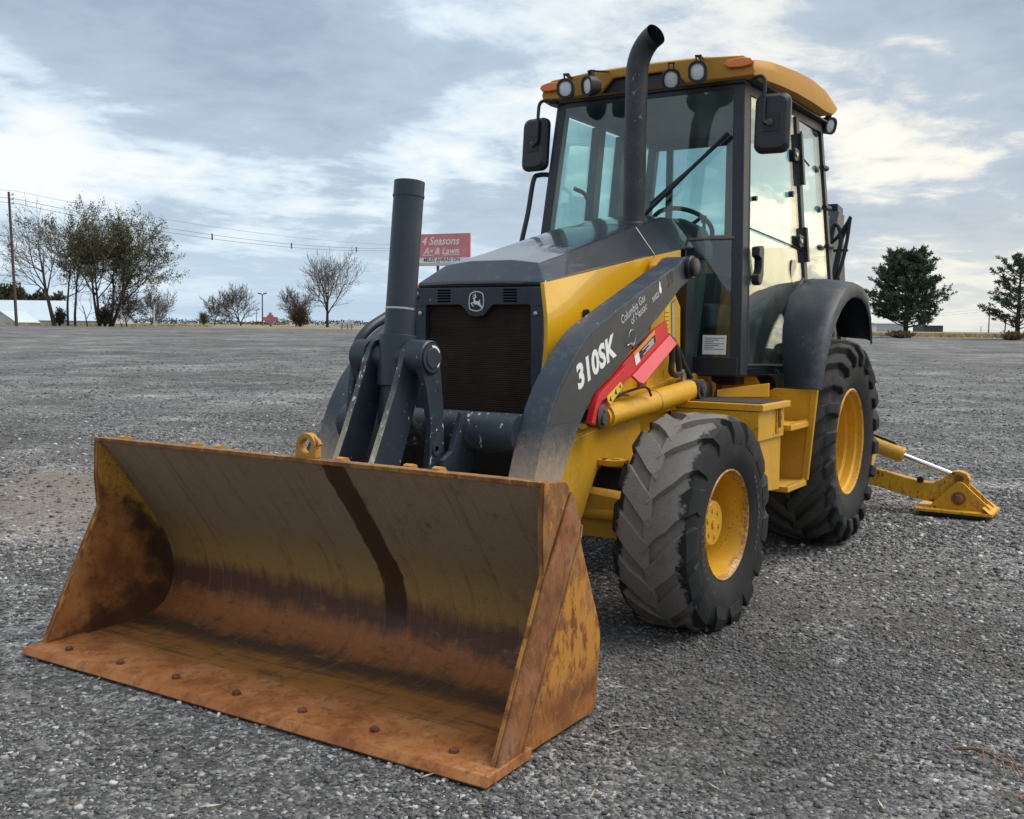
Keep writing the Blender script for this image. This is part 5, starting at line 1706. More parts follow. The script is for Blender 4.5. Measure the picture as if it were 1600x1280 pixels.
def work_light(loc, yaw, pitch, parent=None):
    """round-cornered work lamp; its lens looks along +X of the housing"""
    w = empty('work_light', loc, loader)
    w.rotation_euler = (0, pitch, yaw)
    mb = MB()
    pr = rrect(0.100, 0.112, 0.042, 5)
    back = rrect(0.072, 0.080, 0.032, 5)
    n = len(pr)
    vs = [(0.034, a, b) for a, b in pr] + [(-0.012, a, b) for a, b in pr] + [(-0.05, a, b) for a, b in back]
    lens_r = rrect(0.074, 0.086, 0.034, 5)
    vs += [(0.034, a, b) for a, b in lens_r] + [(0.024, a, b) for a, b in lens_r]
    fs = []
    for base in (0, n):
        fs += [(base + i, base + n + i, base + n + (i + 1) % n, base + (i + 1) % n) for i in range(n)]
    fs.append(tuple(2 * n + i for i in range(n)))
    fs += [(i, (i + 1) % n, 3 * n + (i + 1) % n, 3 * n + i) for i in range(n)]
    fs += [(3 * n + i, 3 * n + (i + 1) % n, 4 * n + (i + 1) % n, 4 * n + i) for i in range(n)]
    mb.add(vs, fs)
    mb.build('housing', M['rubber'], w, angle=40)
    mb = MB()
    vs = [(0.030, 0, 0)] + [(0.024, a, b) for a, b in lens_r] + [(0.029, a * 0.6, b * 0.6) for a, b in lens_r]
    fs = [(1 + i, 1 + (i + 1) % n, 1 + n + (i + 1) % n, 1 + n + i) for i in range(n)] + [(1 + n + i, 1 + n + (i + 1) % n, 0) for i in range(n)]
    mb.add(vs, fs)
    mb.build('lens', M['lamp_lens'], w, angle=80)
    mb = MB()
    mb.box(-0.022, 0.004, -0.016, -0.010, 0.050, 0.085)
    mb.box(-0.022, 0.004, 0.010, 0.016, 0.050, 0.085)
    mb.box(-0.026, 0.006, -0.018, 0.018, 0.080, 0.090)
    mb.box(-0.135, -0.0265, -0.012, 0.012, 0.081, 0.089)
    mb.build('bracket', M['black'], w, bevel=0.002)
    return w


work_light((-1.105, -0.425, 2.690), R(18), R(4))
work_light((-1.105, -0.262, 2.690), R(-24), R(6))
work_light((-1.105, 0.235, 2.672), R(28), R(14))
work_light((-1.105, 0.395, 2.692), R(14), R(8))
work_light((-2.77, 0.63, 2.660), R(62), R(14))
work_light((-2.77, -0.63, 2.660), R(-150), R(14))

# mirrors (their backs face the camera)
for s, yc, zc, tw in ((1, 0.772, 2.408, 0.10), (-1, -0.712, 2.415, -0.12)):
    mt_ = empty('mirror', (-1.235, yc, zc), loader)
    mt_.rotation_euler = (R(0), R(-4), tw)
    pr = rrect(0.190, 0.318, 0.045, 5)
    inr = rrect(0.150, 0.275, 0.040, 5)
    n = len(pr)
    vs = [(-0.028, a, b) for a, b in pr] + [(0.0, a, b) for a, b in pr] + [(0.022, a, b) for a, b in inr]
    fs = [tuple(i for i in range(n)), tuple(2 * n + i for i in range(n))]
    for base in (0, n):
        fs += [(base + i, base + n + i, base + n + (i + 1) % n, base + (i + 1) % n) for i in range(n)]
    MB().add(vs, fs).build('mirror_shell', M['black'], mt_, bevel=0.004)
    MB().prism(rrect(0.175, 0.302, 0.040, 5), 'x', -0.0295, -0.0285).build('mirror_glass', M['chrome'], mt_)
    MB().box(0.022, 0.027, -0.042, 0.042, -0.050, 0.050).build('mount_plate', M['rubber'], mt_, bevel=0.003)
    mb = MB()
    mb.lathe([(0.027, 0.020), (0.040, 0.018), (0.046, 0.008), (0.046, 0.0)], 'x', 14, (0, -s * 0.008, -0.005))
    mb.build('ball_joint', M['greasy'], mt_)
    mb = MB()
    mb.tube(smooth_path([(-0.02, -s * 0.13, 0.245), (0.02, -s * 0.075, 0.252), (0.030, -s * 0.045, 0.235), (0.034, -s * 0.040, 0.18), (0.034, -s * 0.040, 0.02), (0.034, -s * 0.025, -0.01)], 6), 0.010, 10)
    mb.build('mirror_arm', M['black'], mt_)

# interior
seat = MB()
seat.box(-2.15, -1.72, -0.26, 0.26, 1.30, 1.46)
st_ = seat.build('operator_seat', M['seat'], loader, bevel=0.04, seg=3)
MB().hexa([(-2.20, -0.25, 1.40), (-2.06, -0.25, 1.42), (-2.06, 0.25, 1.42), (-2.20, 0.25, 1.40)], [(-2.34, -0.22, 1.92), (-2.24, -0.22, 1.92), (-2.24, 0.22, 1.92), (-2.34, 0.22, 1.92)]).build('backrest', M['seat'], st_, bevel=0.04, seg=3)
MB().box(-2.10, -1.80, -0.18, 0.18, 1.05, 1.31).build('seat_base', M['interior'], st_, bevel=0.02)
for s in (1, -1):
    MB().box(-2.16, -1.86, s * 0.30 - 0.035, s * 0.30 + 0.035, 1.58, 1.64).build('armrest', M['seat'], st_, bevel=0.02)
dash = MB()
dash.hexa([(-1.33, -0.20, 1.05), (-1.62, -0.20, 1.05), (-1.62, 0.22, 1.05), (-1.33, 0.22, 1.05)], [(-1.34, -0.26, 1.84), (-1.60, -0.22, 1.80), (-1.60, 0.30, 1.80), (-1.34, 0.32, 1.84)])
dsh = dash.build('dashboard', M['interior'], loader, bevel=0.04, seg=3)
MB().prism([(-0.30, 1.82), (-0.26, 1.90), (-0.12, 1.945), (0.20, 1.940), (0.33, 1.88), (0.37, 1.78), (0.37, 1.70), (-0.3, 1.70)], 'x', -1.46, -1.34).build('dash_hood', M['interior'], dsh, bevel=0.02)
mb = MB()
cs = Vector((-1.66, 0.085, 1.915))
ax_ = Vector((-0.55, 0, 0.83)).normalized()
u_ = Vector((0, 1, 0))
w_ = ax_.cross(u_)
mb.tube([cs + (u_ * math.cos(R(a)) + w_ * math.sin(R(a))) * 0.185 for a in range(0, 361, 12)], 0.014, 10, caps=False)
for a in (90, 210, 330):
    mb.tube([cs - ax_ * 0.03, cs + (u_ * math.cos(R(a)) + w_ * math.sin(R(a))) * 0.18], 0.012, 8)
mb.cyl(cs - ax_ * 0.20, cs - ax_ * 0.01, 0.035, 16)
mb.build('steering_wheel', M['black'], loader)
MB().hexa([(-1.62, 0.33, 1.05), (-2.55, 0.33, 1.05), (-2.55, 0.56, 1.05), (-1.62, 0.56, 1.05)], [(-1.72, 0.40, 1.36), (-2.55, 0.40, 1.58), (-2.55, 0.56, 1.58), (-1.72, 0.56, 1.36)]).build('side_console', M['interior'], loader, bevel=0.03, seg=3)
MB().hexa([(-1.50, -0.56, 1.05), (-2.60, -0.56, 1.05), (-2.60, -0.33, 1.05), (-1.50, -0.33, 1.05)], [(-1.55, -0.56, 1.45), (-2.60, -0.56, 1.58), (-2.60, -0.38, 1.58), (-1.55, -0.40, 1.45)]).build('side_console', M['interior'], loader, bevel=0.03, seg=3)
for (y, z) in ((0.18, 1.98), (-0.10, 2.02)):
    mb = MB()
    mb.tube([(-2.45, y, 1.5), (-2.47, y, 1.75), (-2.44, y + 0.01, z)], 0.012, 8)
    mb.tube([(-2.44, y + 0.01, z), (-2.435, y + 0.01, z + 0.05)], [0.022, 0.018], 10)
    mb.build('control_lever', M['black'], loader)

# ---- fenders
for s in (1, -1):
    prof = [(-1.395, 0.985), (-1.425, 1.09), (-1.475, 1.20), (-1.545, 1.31), (-1.635, 1.41), (-1.74, 1.49), (-1.86, 1.55), (-1.99, 1.588), (-2.13, 1.60), (-2.27, 1.585), (-2.40, 1.535), (-2.50, 1.44), (-2.545, 1.34), (-2.56, 1.26)]
    vs, fs = [], []
    nseg = len(prof)
    cx, cz = -2.05, 0.80
    for (x, z) in prof:
        up = max(0, min(1, (z - 1.0) / 0.6))
        # inner edge (meets the cab side), bulged deck, rounded shoulder, skirt
        xi = x - 0.10 * (1 - up) - 0.16 * max(0, min(1, (-x - 1.4) / 0.5)) * (1 if x > -2.2 else 0.6)
        row = [(xi, side_y(min(x, -1.75), z) - 0.02 + 0.075 * (1 - up), z + 0.028 * up), (x - 0.05 * (1 - up), 0.84, z + 0.016 * up), (x, 0.955, z), (x, 0.995, z - 0.006 * up)]
        d = Vector((cx - x, cz - z)).normalized()
        row += [(x + d.x * 0.018, 1.022, z + d.y * 0.018), (x + d.x * (0.035 + 0.05 * up), 1.032, z + d.y * (0.035 + 0.05 * up))]
        vs += [(a, s * b, c) for a, b, c in row]
    k = 6
    for i in range(nseg - 1):
        for j in range(k - 1):
            fs.append((i * k + j, i * k + j + 1, (i + 1) * k + j + 1, (i + 1) * k + j))
    n0 = len(vs)
    vs2 = []
    for (x, y, z) in vs:
        d = Vector((cx - x, 0, cz - z)).normalized() * 0.012
        vs2.append((x + d.x, y - s * 0.010, z + d.z))
    fs2 = [tuple(n0 + q for q in reversed(f)) for f in fs]
    ring = [j for j in range(k)] + [i * k + k - 1 for i in range(1, nseg)] + [(nseg - 1) * k + j for j in range(k - 2, -1, -1)] + [i * k for i in range(nseg - 2, 0, -1)]
    fs3 = [(a, b, n0 + b, n0 + a) for a, b in zip(ring, ring[1:] + ring[:1])]
    fd = MB().add(vs + vs2, fs + fs2 + fs3).build('rear_fender', M['fender'], loader, angle=50)
    # inner wheel-arch wall
    mb = MB()
    mb.prism([(-1.62, 1.0), (-1.70, 1.25), (-1.86, 1.46), (-2.05, 1.56), (-2.30, 1.56), (-2.55, 1.40), (-2.62, 1.27)], 'y', s * 0.56, s * 0.58)
    mb.build('arch_liner', M['under'], fd)
    MB().prism([(-1.40, 1.05), (-1.80, 1.05), (-1.75, 0.97), (-1.66, 0.93), (-1.55, 0.96), (-1.50, 1.02)], 'y', s * 0.50, s * 0.74).build('fender_bracket', M['black'], fd, bevel=0.004)

# ---- backhoe end
MB().box(-3.45, -3.20, -0.60, 0.60, 0.35, 0.85).build('rear_crossframe', M['yellow'], loader, bevel=0.02)
mb = MB()
mb.prism([(-3.45, 0.45), (-3.70, 0.45), (-3.72, 1.05), (-3.45, 1.05)], 'y', -0.16, 0.16)
mb.build('swing_tower', M['yellow'], loader, bevel=0.02)
boom = MB().prism([(-3.55, 0.80), (-3.40, 0.95), (-3.62, 1.60), (-3.78, 2.02), (-3.90, 2.22), (-4.06, 2.20), (-4.02, 1.95), (-3.86, 1.45), (-3.75, 0.90)], 'y', 0.24, 0.42).build('boom', M['arm'], loader, bevel=0.008)
MB().prism([(-3.92, 2.28), (-4.08, 2.26), (-4.32, 1.30), (-4.30, 0.75), (-4.20, 0.75), (-4.14, 1.30)], 'y', 0.26, 0.40).build('dipper_stick', M['arm'], loader, bevel=0.008)
MB().cyl((-3.50, 0.33, 1.30), (-3.62, 0.33, 2.17), 0.05, 18).build('boom_cylinder', M['steel'], loader)
mb = MB()
mb.prism([(-4.16, 0.78), (-4.34, 0.78), (-4.62, 0.55), (-4.70, 0.25), (-4.55, 0.08), (-4.25, 0.12), (-4.40, 0.30), (-4.30, 0.55)], 'y', 0.08, 0.58)
mb.build('backhoe_bucket', M['yellow_rust'], loader, bevel=0.01)
for pts, r in (([(-3.55, 0.48, 1.62), (-3.58, 0.50, 1.85), (-3.62, 0.54, 2.03), (-3.60, 0.585, 2.135), (-3.60, 0.560, 2.09), (-3.60, 0.50, 2.00), (-3.60, 0.45, 1.955)], 0.014),
               ([(-3.55, 0.49, 1.62), (-3.58, 0.54, 1.80), (-3.60, 0.565, 1.97), (-3.60, 0.582, 2.13)], 0.014),
               ([(-3.55, 0.48, 1.65), (-3.58, 0.515, 1.85), (-3.60, 0.515, 2.02), (-3.60, 0.48, 2.09), (-3.60, 0.45, 2.04), (-3.60, 0.44, 1.94)], 0.015)):
    MB().tube(smooth_path(pts, 6), r, 8).build('hydraulic_hose', M['rubber'], loader)
MB().box(-3.61, -3.585, 0.47, 0.575, 1.885, 1.905).build('hose_clamp', M['black'], loader, bevel=0.003)

# ---- stabilisers, swung down to the ground
for s in (1, -1):
    def yz(pts):
        return [(s * a, b) for a, b in pts]
    arm = MB().prism(yz([(0.40, 0.46), (0.62, 0.355), (0.804, 0.302), (1.06, 0.246), (1.145, 0.232), (1.20, 0.222), (1.245, 0.225), (1.29, 0.25), (1.335, 0.292), (1.375, 0.318), (1.42, 0.322), (1.465, 0.305), (1.485, 0.265), (1.480, 0.20), (1.45, 0.12), (1.36, 0.085), (1.255, 0.085), (1.10, 0.105), (0.80, 0.178), (0.40, 0.30)]), 'x', -3.64, -3.56).build('stabiliser', M['yellow_rust'], loader, bevel=0.006)
    a, b = Vector((-3.60, s * 0.42, 0.60)), Vector((-3.60, s * 1.415, 0.272))
    d = (b - a).normalized()
    MB().tube([a, a + d * 0.625, a + d * 0.640], [0.056, 0.056, 0.048], 24).build('barrel', M['yellow'], arm)
    MB().cyl(a + d * 0.63, b, 0.021, 18).build('rod', M['chrome'], arm)
    mb = MB()
    up = Vector((0, 0.10 * s, 1)).normalized()
    mb.tube([a + d * 0.10 + up * 0.065, a + d * 0.56 + up * 0.068, a + d * 0.585 + up * 0.05], 0.010, 8)
    mb.build('pressure_pipe', M['black'], arm)
    mb = MB()
    mb.cyl((-3.66, s * 1.415, 0.272), (-3.54, s * 1.415, 0.272), 0.030, 18)
    mb.build('rod_pin', M['rust'], arm, bevel=0.003)
    mb = MB()
    mb.lathe([(0, 0.024), (0.02, 0.024), (0.021, 0.020), (0.021, 0.0)], 'x', 18, (-3.557, s * 1.16, 0.243))
    mb.build('bump_stop', M['black'], arm)
    foot = MB().prism(yz([(1.215, 0.055), (1.235, 0.070), (1.405, 0.248), (1.43, 0.252), (1.45, 0.245), (1.63, 0.085), (1.635, 0.055)]), 'x', -3.535, -3.515)
    foot.prism(yz([(1.215, 0.055), (1.235, 0.070), (1.405, 0.248), (1.43, 0.252), (1.45, 0.245), (1.63, 0.085), (1.635, 0.055)]), 'x', -3.685, -3.665)
    foot.slab([(-3.80, s * 1.14, 0.036), (-3.80, s * 1.66, 0.036), (-3.42, s * 1.66, 0.036), (-3.42, s * 1.16, 0.036), (-3.50, s * 1.13, 0.036)], (0, 0, 0.020))
    foot.slab([(-3.80, s * 1.655, 0.050), (-3.42, s * 1.655, 0.050), (-3.44, s * 1.60, 0.092), (-3.78, s * 1.60, 0.092)], (0, -s * 0.012, 0.002))
    foot.build('foot_pad', M['yellow_rust'], arm, bevel=0.004)
    MB().box(-3.78, -3.45, min(s * 1.18, s * 1.62), max(s * 1.18, s * 1.62), 0.006, 0.0355).build('pad_rubber', M['rubber'], arm, bevel=0.006)
    mb = MB()
    mb.lathe([(0, 0.030), (0.028, 0.030), (0.030, 0.026), (0.030, 0.0)], 'x', 6, (-3.515, s * 1.425, 0.135))
    mb.lathe([(0, 0.048), (0.010, 0.048), (0.010, 0.0)], 'x', 18, (-3.515, s * 1.425, 0.135))
    mb.build('pivot_bolt', M['rust'], arm, angle=25)


# ------------------------------------------------------------------ trees and shrubs
def leaf_mat(name, a, b, trans=0.25):
    mt, t = material(name)
    ad = t.new('ShaderNodeAttribute')
    ad.attribute_name = 'tone'
    c = t.mix(ad.outputs['Fac'], a, b)
    pset(t, c, 0.65, 0, None, 0.3)
    return mt


M['bark'] = plain('grey_brown_bark', (0.085, 0.066, 0.052), 0.9, 0, 0.2, 0.5, 9, 0.35)
M['bark_dark'] = plain('dark_bark', (0.045, 0.036, 0.030), 0.9, 0, 0.2, 0.5, 9, 0.35)
M['twig'] = plain('bare_twigs', (0.115, 0.088, 0.074), 0.9, 0, 0.2, 0, 6, 0.25)
M['twig_brown'] = plain('brown_twigs', (0.125, 0.078, 0.048), 0.9, 0, 0.2, 0, 6, 0.3)
M['leaf'] = leaf_mat('late_leaves', (0.055, 0.062, 0.024), (0.15, 0.14, 0.062))
M['leaf_sparse'] = leaf_mat('olive_leaves', (0.05, 0.052, 0.018), (0.16, 0.125, 0.04))
M['needle'] = leaf_mat('pine_needles', (0.028, 0.056, 0.030), (0.085, 0.135, 0.068))
M['shrub'] = leaf_mat('dark_shrub_leaves', (0.016, 0.020, 0.011), (0.055, 0.055, 0.030))
M['leaf_far'] = leaf_mat('far_leaves', (0.035, 0.050, 0.022), (0.075, 0.085, 0.040))


def leaf_cloud(name, pts, dirs, size, mat, parent, rnd, aspect=0.55):
    """one mesh of small pointed leaves at the given points"""
    n = len(pts)
    if n == 0:
        return None
    rng = np.random.default_rng(rnd.randrange(1 << 30))
    P = np.array(pts, float)
    A = rng.normal(size=(n, 3))
    if dirs is not None:
        A = np.array(dirs, float) + A * 0.45
    A /= np.linalg.norm(A, axis=1)[:, None]
    B = np.cross(A, rng.normal(size=(n, 3)))
    B /= np.linalg.norm(B, axis=1)[:, None] + 1e-9
    S = size[0] + (size[1] - size[0]) * rng.random(n)
    L = A * S[:, None]
    Wd = B * (S * aspect * 0.5)[:, None]
    V = np.stack([P, P + L * 0.45 + Wd, P + L, P + L * 0.45 - Wd], 1).reshape(-1, 3)
    F = np.arange(n * 4).reshape(-1, 4)
    me = bpy.data.meshes.new(name)
    me.vertices.add(n * 4)
    me.vertices.foreach_set('co', V.reshape(-1).astype(np.float32))
    me.loops.add(n * 4)
    me.loops.foreach_set('vertex_index', F.reshape(-1).astype(np.int32))
    me.polygons.add(n)
    me.polygons.foreach_set('loop_start', (np.arange(n) * 4).astype(np.int32))
    me.update(calc_edges=True)
    a = me.attributes.new('tone', 'FLOAT', 'POINT')
    a.data.foreach_set('value', np.repeat(rng.random(n), 4).astype(np.float32))
    me.materials.append(mat)
    o = bpy.data.objects.new(name, me)
    COL.objects.link(o)
    o.parent = parent
    return o


def grow(big, small, p, d, L, r, lvl, P, rnd, tips):
    segs = 5 if lvl == 0 else (4 if lvl == 1 else 3)
    path, rs = [p.copy()], [r]
    q = p.copy()
    dd = d.normalized()
    for i in range(segs):
        w = P['wander'] * (0.5 if lvl == 0 else 1.0)
        dd = (dd + Vector((rnd.gauss(0, w), rnd.gauss(0, w), rnd.gauss(0, w))) + Vector((0, 0, P['up'] if lvl else 0.04))).normalized()
        q = q + dd * (L / segs)
        path.append(q.copy())
        rs.append(max(P['rmin'], r * (1 - 0.62 * (i + 1) / segs)))
    tgt = big if lvl <= 1 else small
    tgt.tube(path, rs, 6 if lvl == 0 else (4 if lvl == 1 else 3), caps=False)
    if lvl >= P['levels']:
        tips.append((path[-1], dd))
        tips.append((path[-2], dd))
        return
    nch = P['n'][lvl]
    for k in range(nch):
        t = P['start'][lvl] + (1 - P['start'][lvl]) * (k + rnd.random()) / nch
        f = t * segs
        i = min(segs - 1, int(f))
        base = path[i].lerp(path[i + 1], f - i)
        ax = (path[i + 1] - path[i]).normalized()
        u, w = frame_of(ax)
        az = k * 2.4 + rnd.random() * 1.2 + lvl
        spread = R(P['ang'][lvl] + rnd.gauss(0, 9))
        nd = ax * math.cos(spread) + (u * math.cos(az) + w * math.sin(az)) * math.sin(spread)
        if P.get('bias') is not None:
            nd = (nd + P['bias'] * 0.25).normalized()
        nl = L * P['ratio'][lvl] * (0.75 + 0.5 * rnd.random()) * (1.0 - 0.35 * max(0, t - 0.5))
        grow(big, small, base, nd, nl, max(P['rmin'], rs[i] * 0.58), lvl + 1, P, rnd, tips)
    if lvl > 0:
        grow(big, small, path[-1], dd, L * 0.55, rs[-1], min(P['levels'], lvl + 1), P, rnd, tips)


TREES = dict(up=0.10, wander=0.10, levels=4, n=(7, 5, 4, 3), start=(0.32, 0.25, 0.2, 0.2), ang=(42, 40, 40, 42), ratio=(0.62, 0.56, 0.52, 0.55), rmin=0.014)


def tree(name, label, base, h, seed, mats, lean=(0, 0), leaves=None, leaf_size=(0.12, 0.26), stems=1, thick=0.022, leaf_n=1, group=None, cat='tree', bias=None, **kw):
    rnd = random.Random(seed)
    t = empty(name, base)
    tag(t, label, cat, group)
    P = dict(TREES)
    P.update(kw)
    if bias is not None:
        P['bias'] = Vector(bias)
    big, small, tips = MB(), MB(), []
    for k in range(stems):
        off = Vector((rnd.gauss(0, 0.12), rnd.gauss(0, 0.12), 0)) if stems > 1 else Vector((0, 0, 0))
        sl = Vector((rnd.gauss(0, 0.22), rnd.gauss(0, 0.22), 0)) if stems > 1 else Vector((0, 0, 0))
        L = h * P.get('trunk', 0.62) * (1 - 0.15 * k / max(1, stems))
        grow(big, small, off - Vector((0, 0, 0.15)), (RH * lean[0] + FH * lean[1] + Vector((0, 0, 1)) + sl).normalized(), L, h * thick / math.sqrt(stems), 0, P, rnd, tips)
    top = max(q[2] for q in small.v) if small.v else h
    f = h / top
    for m_ in (big, small):
        m_.v = [(x * f, y * f, z * f) for x, y, z in m_.v]
    big.build('trunk', mats[0], t, recalc=False, angle=60)
    cr = small.build('crown', mats[1], t, recalc=False, smooth=False)
    if leaves is not None:
        pts, ds = [], []
        for q, d in tips:
            for k in range(leaf_n):
                if rnd.random() < kw.get('leaf_keep', 1.0):
                    pts.append(tuple((q + Vector((rnd.gauss(0, 0.16), rnd.gauss(0, 0.16), rnd.gauss(0, 0.14)))) * f))
                    ds.append(tuple(d))
        lf = leaf_cloud('leaves', pts, ds, leaf_size, leaves, cr, rnd)
    return t


RGT = Vector(RH)
left = -RGT
tree('deciduous_tree', 'leaning nearly bare tree just beside the wooden utility pole', at(92, 86), 11.2, 11, (M['bark'], M['twig']), (-0.30, 0), M['leaf_sparse'], (0.09, 0.18), 1, 0.020, 2, 'trees at the lot edge', bias=left * 1.2, leaf_keep=0.30, start=(0.42, 0.25, 0.2, 0.2))
tree('deciduous_tree', 'slender bare tree with a bent trunk, left of a twin straight trunk', at(93, 107), 9.6, 12, (M['bark'], M['twig']), (-0.10, 0), M['leaf_sparse'], (0.09, 0.18), 1, 0.014, 1, 'trees at the lot edge', bias=left * 0.3, leaf_keep=0.16, n=(6, 4, 4, 3), start=(0.5, 0.25, 0.2, 0.2))
tree('deciduous_tree', 'slender straight reddish trunk between the bent tree and the leafy clump', at(93.5, 118), 9.8, 13, (M['bark'], M['twig']), (-0.05, 0), M['leaf_sparse'], (0.09, 0.18), 1, 0.013, 1, 'trees at the lot edge', leaf_keep=0.22, n=(6, 4, 4, 3), start=(0.48, 0.25, 0.2, 0.2))
tree('deciduous_tree', 'small dead leafless sapling in front of the white shed', at(90, 138), 3.6, 14, (M['bark_dark'], M['twig']), (-0.22, 0), None, stems=1, thick=0.022, group='trees at the lot edge', n=(3, 2, 2, 2), levels=3)
tree('deciduous_tree', 'leafy tree with left-leaning stems in the tall clump', at(92, 157), 11.3, 15, (M['bark_dark'], M['twig']), (-0.20, 0), M['leaf'], (0.09, 0.19), 2, 0.022, 8, 'trees at the lot edge', leaf_keep=0.70, start=(0.42, 0.25, 0.2, 0.2))
tree('deciduous_tree', 'broad leafy tree on the clump side facing the open sky', at(93, 173), 11.0, 16, (M['bark_dark'], M['twig']), (0.06, 0), M['leaf'], (0.09, 0.19), 2, 0.024, 8, 'trees at the lot edge', bias=RGT * 0.35, leaf_keep=0.75, start=(0.38, 0.25, 0.2, 0.2), ang=(40, 40, 40, 42))
tree('deciduous_tree', 'dark bushy small tree under the leafy clump edge', at(92, 196), 3.6, 17, (M['bark_dark'], M['twig']), (0, 0), M['shrub'], (0.12, 0.24), 3, 0.016, 1, 'trees at the lot edge', leaf_keep=0.6, start=(0.1, 0.2, 0.2, 0.2), levels=3, n=(8, 6, 4, 3))
tree('deciduous_tree', 'round bare tree standing behind a pale marker post', at(108, 240), 4.3, 18, (M['bark'], M['twig']), (0, 0), M['leaf_sparse'], (0.10, 0.18), 3, 0.018, 1, 'bare trees along the far edge', leaf_keep=0.08, start=(0.08, 0.2, 0.2, 0.2), ang=(50, 40, 38, 40))
tree('deciduous_tree', 'smallest rounded bare tree of the far row', at(122, 334), 3.9, 19, (M['bark'], M['twig']), (0.04, 0), M['leaf_sparse'], (0.10, 0.18), 2, 0.020, 1, 'bare trees along the far edge', leaf_keep=0.05, start=(0.10, 0.2, 0.2, 0.2), ang=(46, 38, 36, 38))
tree('deciduous_tree', 'dense rounded bare tree beside the tall lamp post', at(118, 379), 4.9, 20, (M['bark_dark'], M['twig']), (0, 0), None, (0.1, 0.2), 2, 0.022, 1, 'bare trees along the far edge', start=(0.10, 0.2, 0.2, 0.2), ang=(46, 38, 36, 38), n=(9, 5, 4, 3))
tree('deciduous_tree', 'low spreading bare tree behind the brown bush', at(116, 462), 4.6, 21, (M['bark'], M['twig']), (0, 0), None, (0.1, 0.2), 3, 0.018, 1, 'bare trees along the far edge', start=(0.08, 0.2, 0.2, 0.2), ang=(54, 40, 38, 40), n=(8, 5, 4, 3))
tree('deciduous_tree', 'tall single bare tree with a wide open crown', at(112, 511), 8.6, 26, (M['bark_dark'], M['twig']), (0.02, 0), None, (0.1, 0.2), 1, 0.024, 1, 'bare trees along the far edge', start=(0.30, 0.22, 0.2, 0.2), ang=(44, 40, 40, 42), n=(9, 6, 5, 4), trunk=0.52, ratio=(0.85, 0.58, 0.52, 0.55))


def shrub(name, label, base, w, h, seed, leafm, twigm, n=900, size=(0.10, 0.22), cat='shrub', group=None, keep=1.0):
    rnd = random.Random(seed)
    t = empty(name, base)
    tag(t, label, cat, group)
    mb = MB()
    pts, ds = [], []
    for k in range(int(60 * keep) + 12):
        a = rnd.random() * 6.283
        el = R(25 + 65 * rnd.random() ** 0.7)
        d = Vector((math.cos(a) * math.cos(el), math.sin(a) * math.cos(el), math.sin(el)))
        ln = rnd.uniform(0.7, 1.0)
        tip = Vector((d.x * w / 2, d.y * w / 2, d.z * h)) * ln
        mid = tip * 0.5 + Vector((rnd.gauss(0, 0.06), rnd.gauss(0, 0.06), 0.05 * h))
        mb.tube([Vector((0, 0, -0.05)), mid, tip], [0.02, 0.014, 0.008], 3, caps=False)
        for j in range(4):
            o = mid.lerp(tip, rnd.random())
            mb.tube([o, o + (d + Vector((rnd.gauss(0, .5), rnd.gauss(0, .5), rnd.gauss(0, .3)))).normalized() * h * 0.25], [0.009, 0.006], 3, caps=False)
        for j in range(n // 70):
            o = tip * (0.25 + 0.75 * rnd.random()) + Vector((rnd.gauss(0, w * .07), rnd.gauss(0, w * .07), rnd.gauss(0, h * .06)))
            o.z = max(0.02, o.z)
            pts.append(tuple(o))
            ds.append(tuple(d))
    mb.build('stems', twigm, t, recalc=False, smooth=False)
    if leafm:
        leaf_cloud('foliage', pts, ds, size, leafm, t, rnd)
    return t


M['leaf_rust'] = leaf_mat('rusty_brown_leaves', (0.060, 0.036, 0.022), (0.13, 0.080, 0.045))
M['leaf_dry'] = leaf_mat('dry_brown_leaves', (0.13, 0.08, 0.045), (0.24, 0.16, 0.09))
shrub('round_bush', 'dense rounded brown bush in front of the low spreading tree', at(112, 468), 3.0, 2.15, 31, M['leaf_rust'], M['twig_brown'], 3200, (0.10, 0.22), 'bush')
shrub('evergreen_bush', 'dark green bush at the foot of the leaning tree', at(90.5, 94), 1.7, 1.5, 32, M['shrub'], M['bark_dark'], 900, (0.12, 0.24), 'bush')
shrub('evergreen_bush', 'dark thicket around the feet of the leafy clump', at(91, 164), 2.2, 1.6, 33, M['shrub'], M['bark_dark'], 1200, (0.12, 0.24), 'bush')
shrub('evergreen_bush', 'low olive bush left of the smallest far tree', at(124, 318), 2.6, 1.5, 34, M['leaf_sparse'], M['twig'], 700, (0.10, 0.2), 'bush')
shrub('dry_brush', 'dry brown brush heaped at the foot of the dense pine', at(75, 1404), 2.6, 0.42, 35, M['leaf_dry'], M['twig_brown'], 1100, (0.12, 0.28), 'brush')
shrub('dry_brush', 'dry twiggy brush under the sparse pine at the frame edge', at(72, 1580), 2.8, 0.5, 36, M['leaf_dry'], M['twig_brown'], 700, (0.12, 0.28), 'brush')


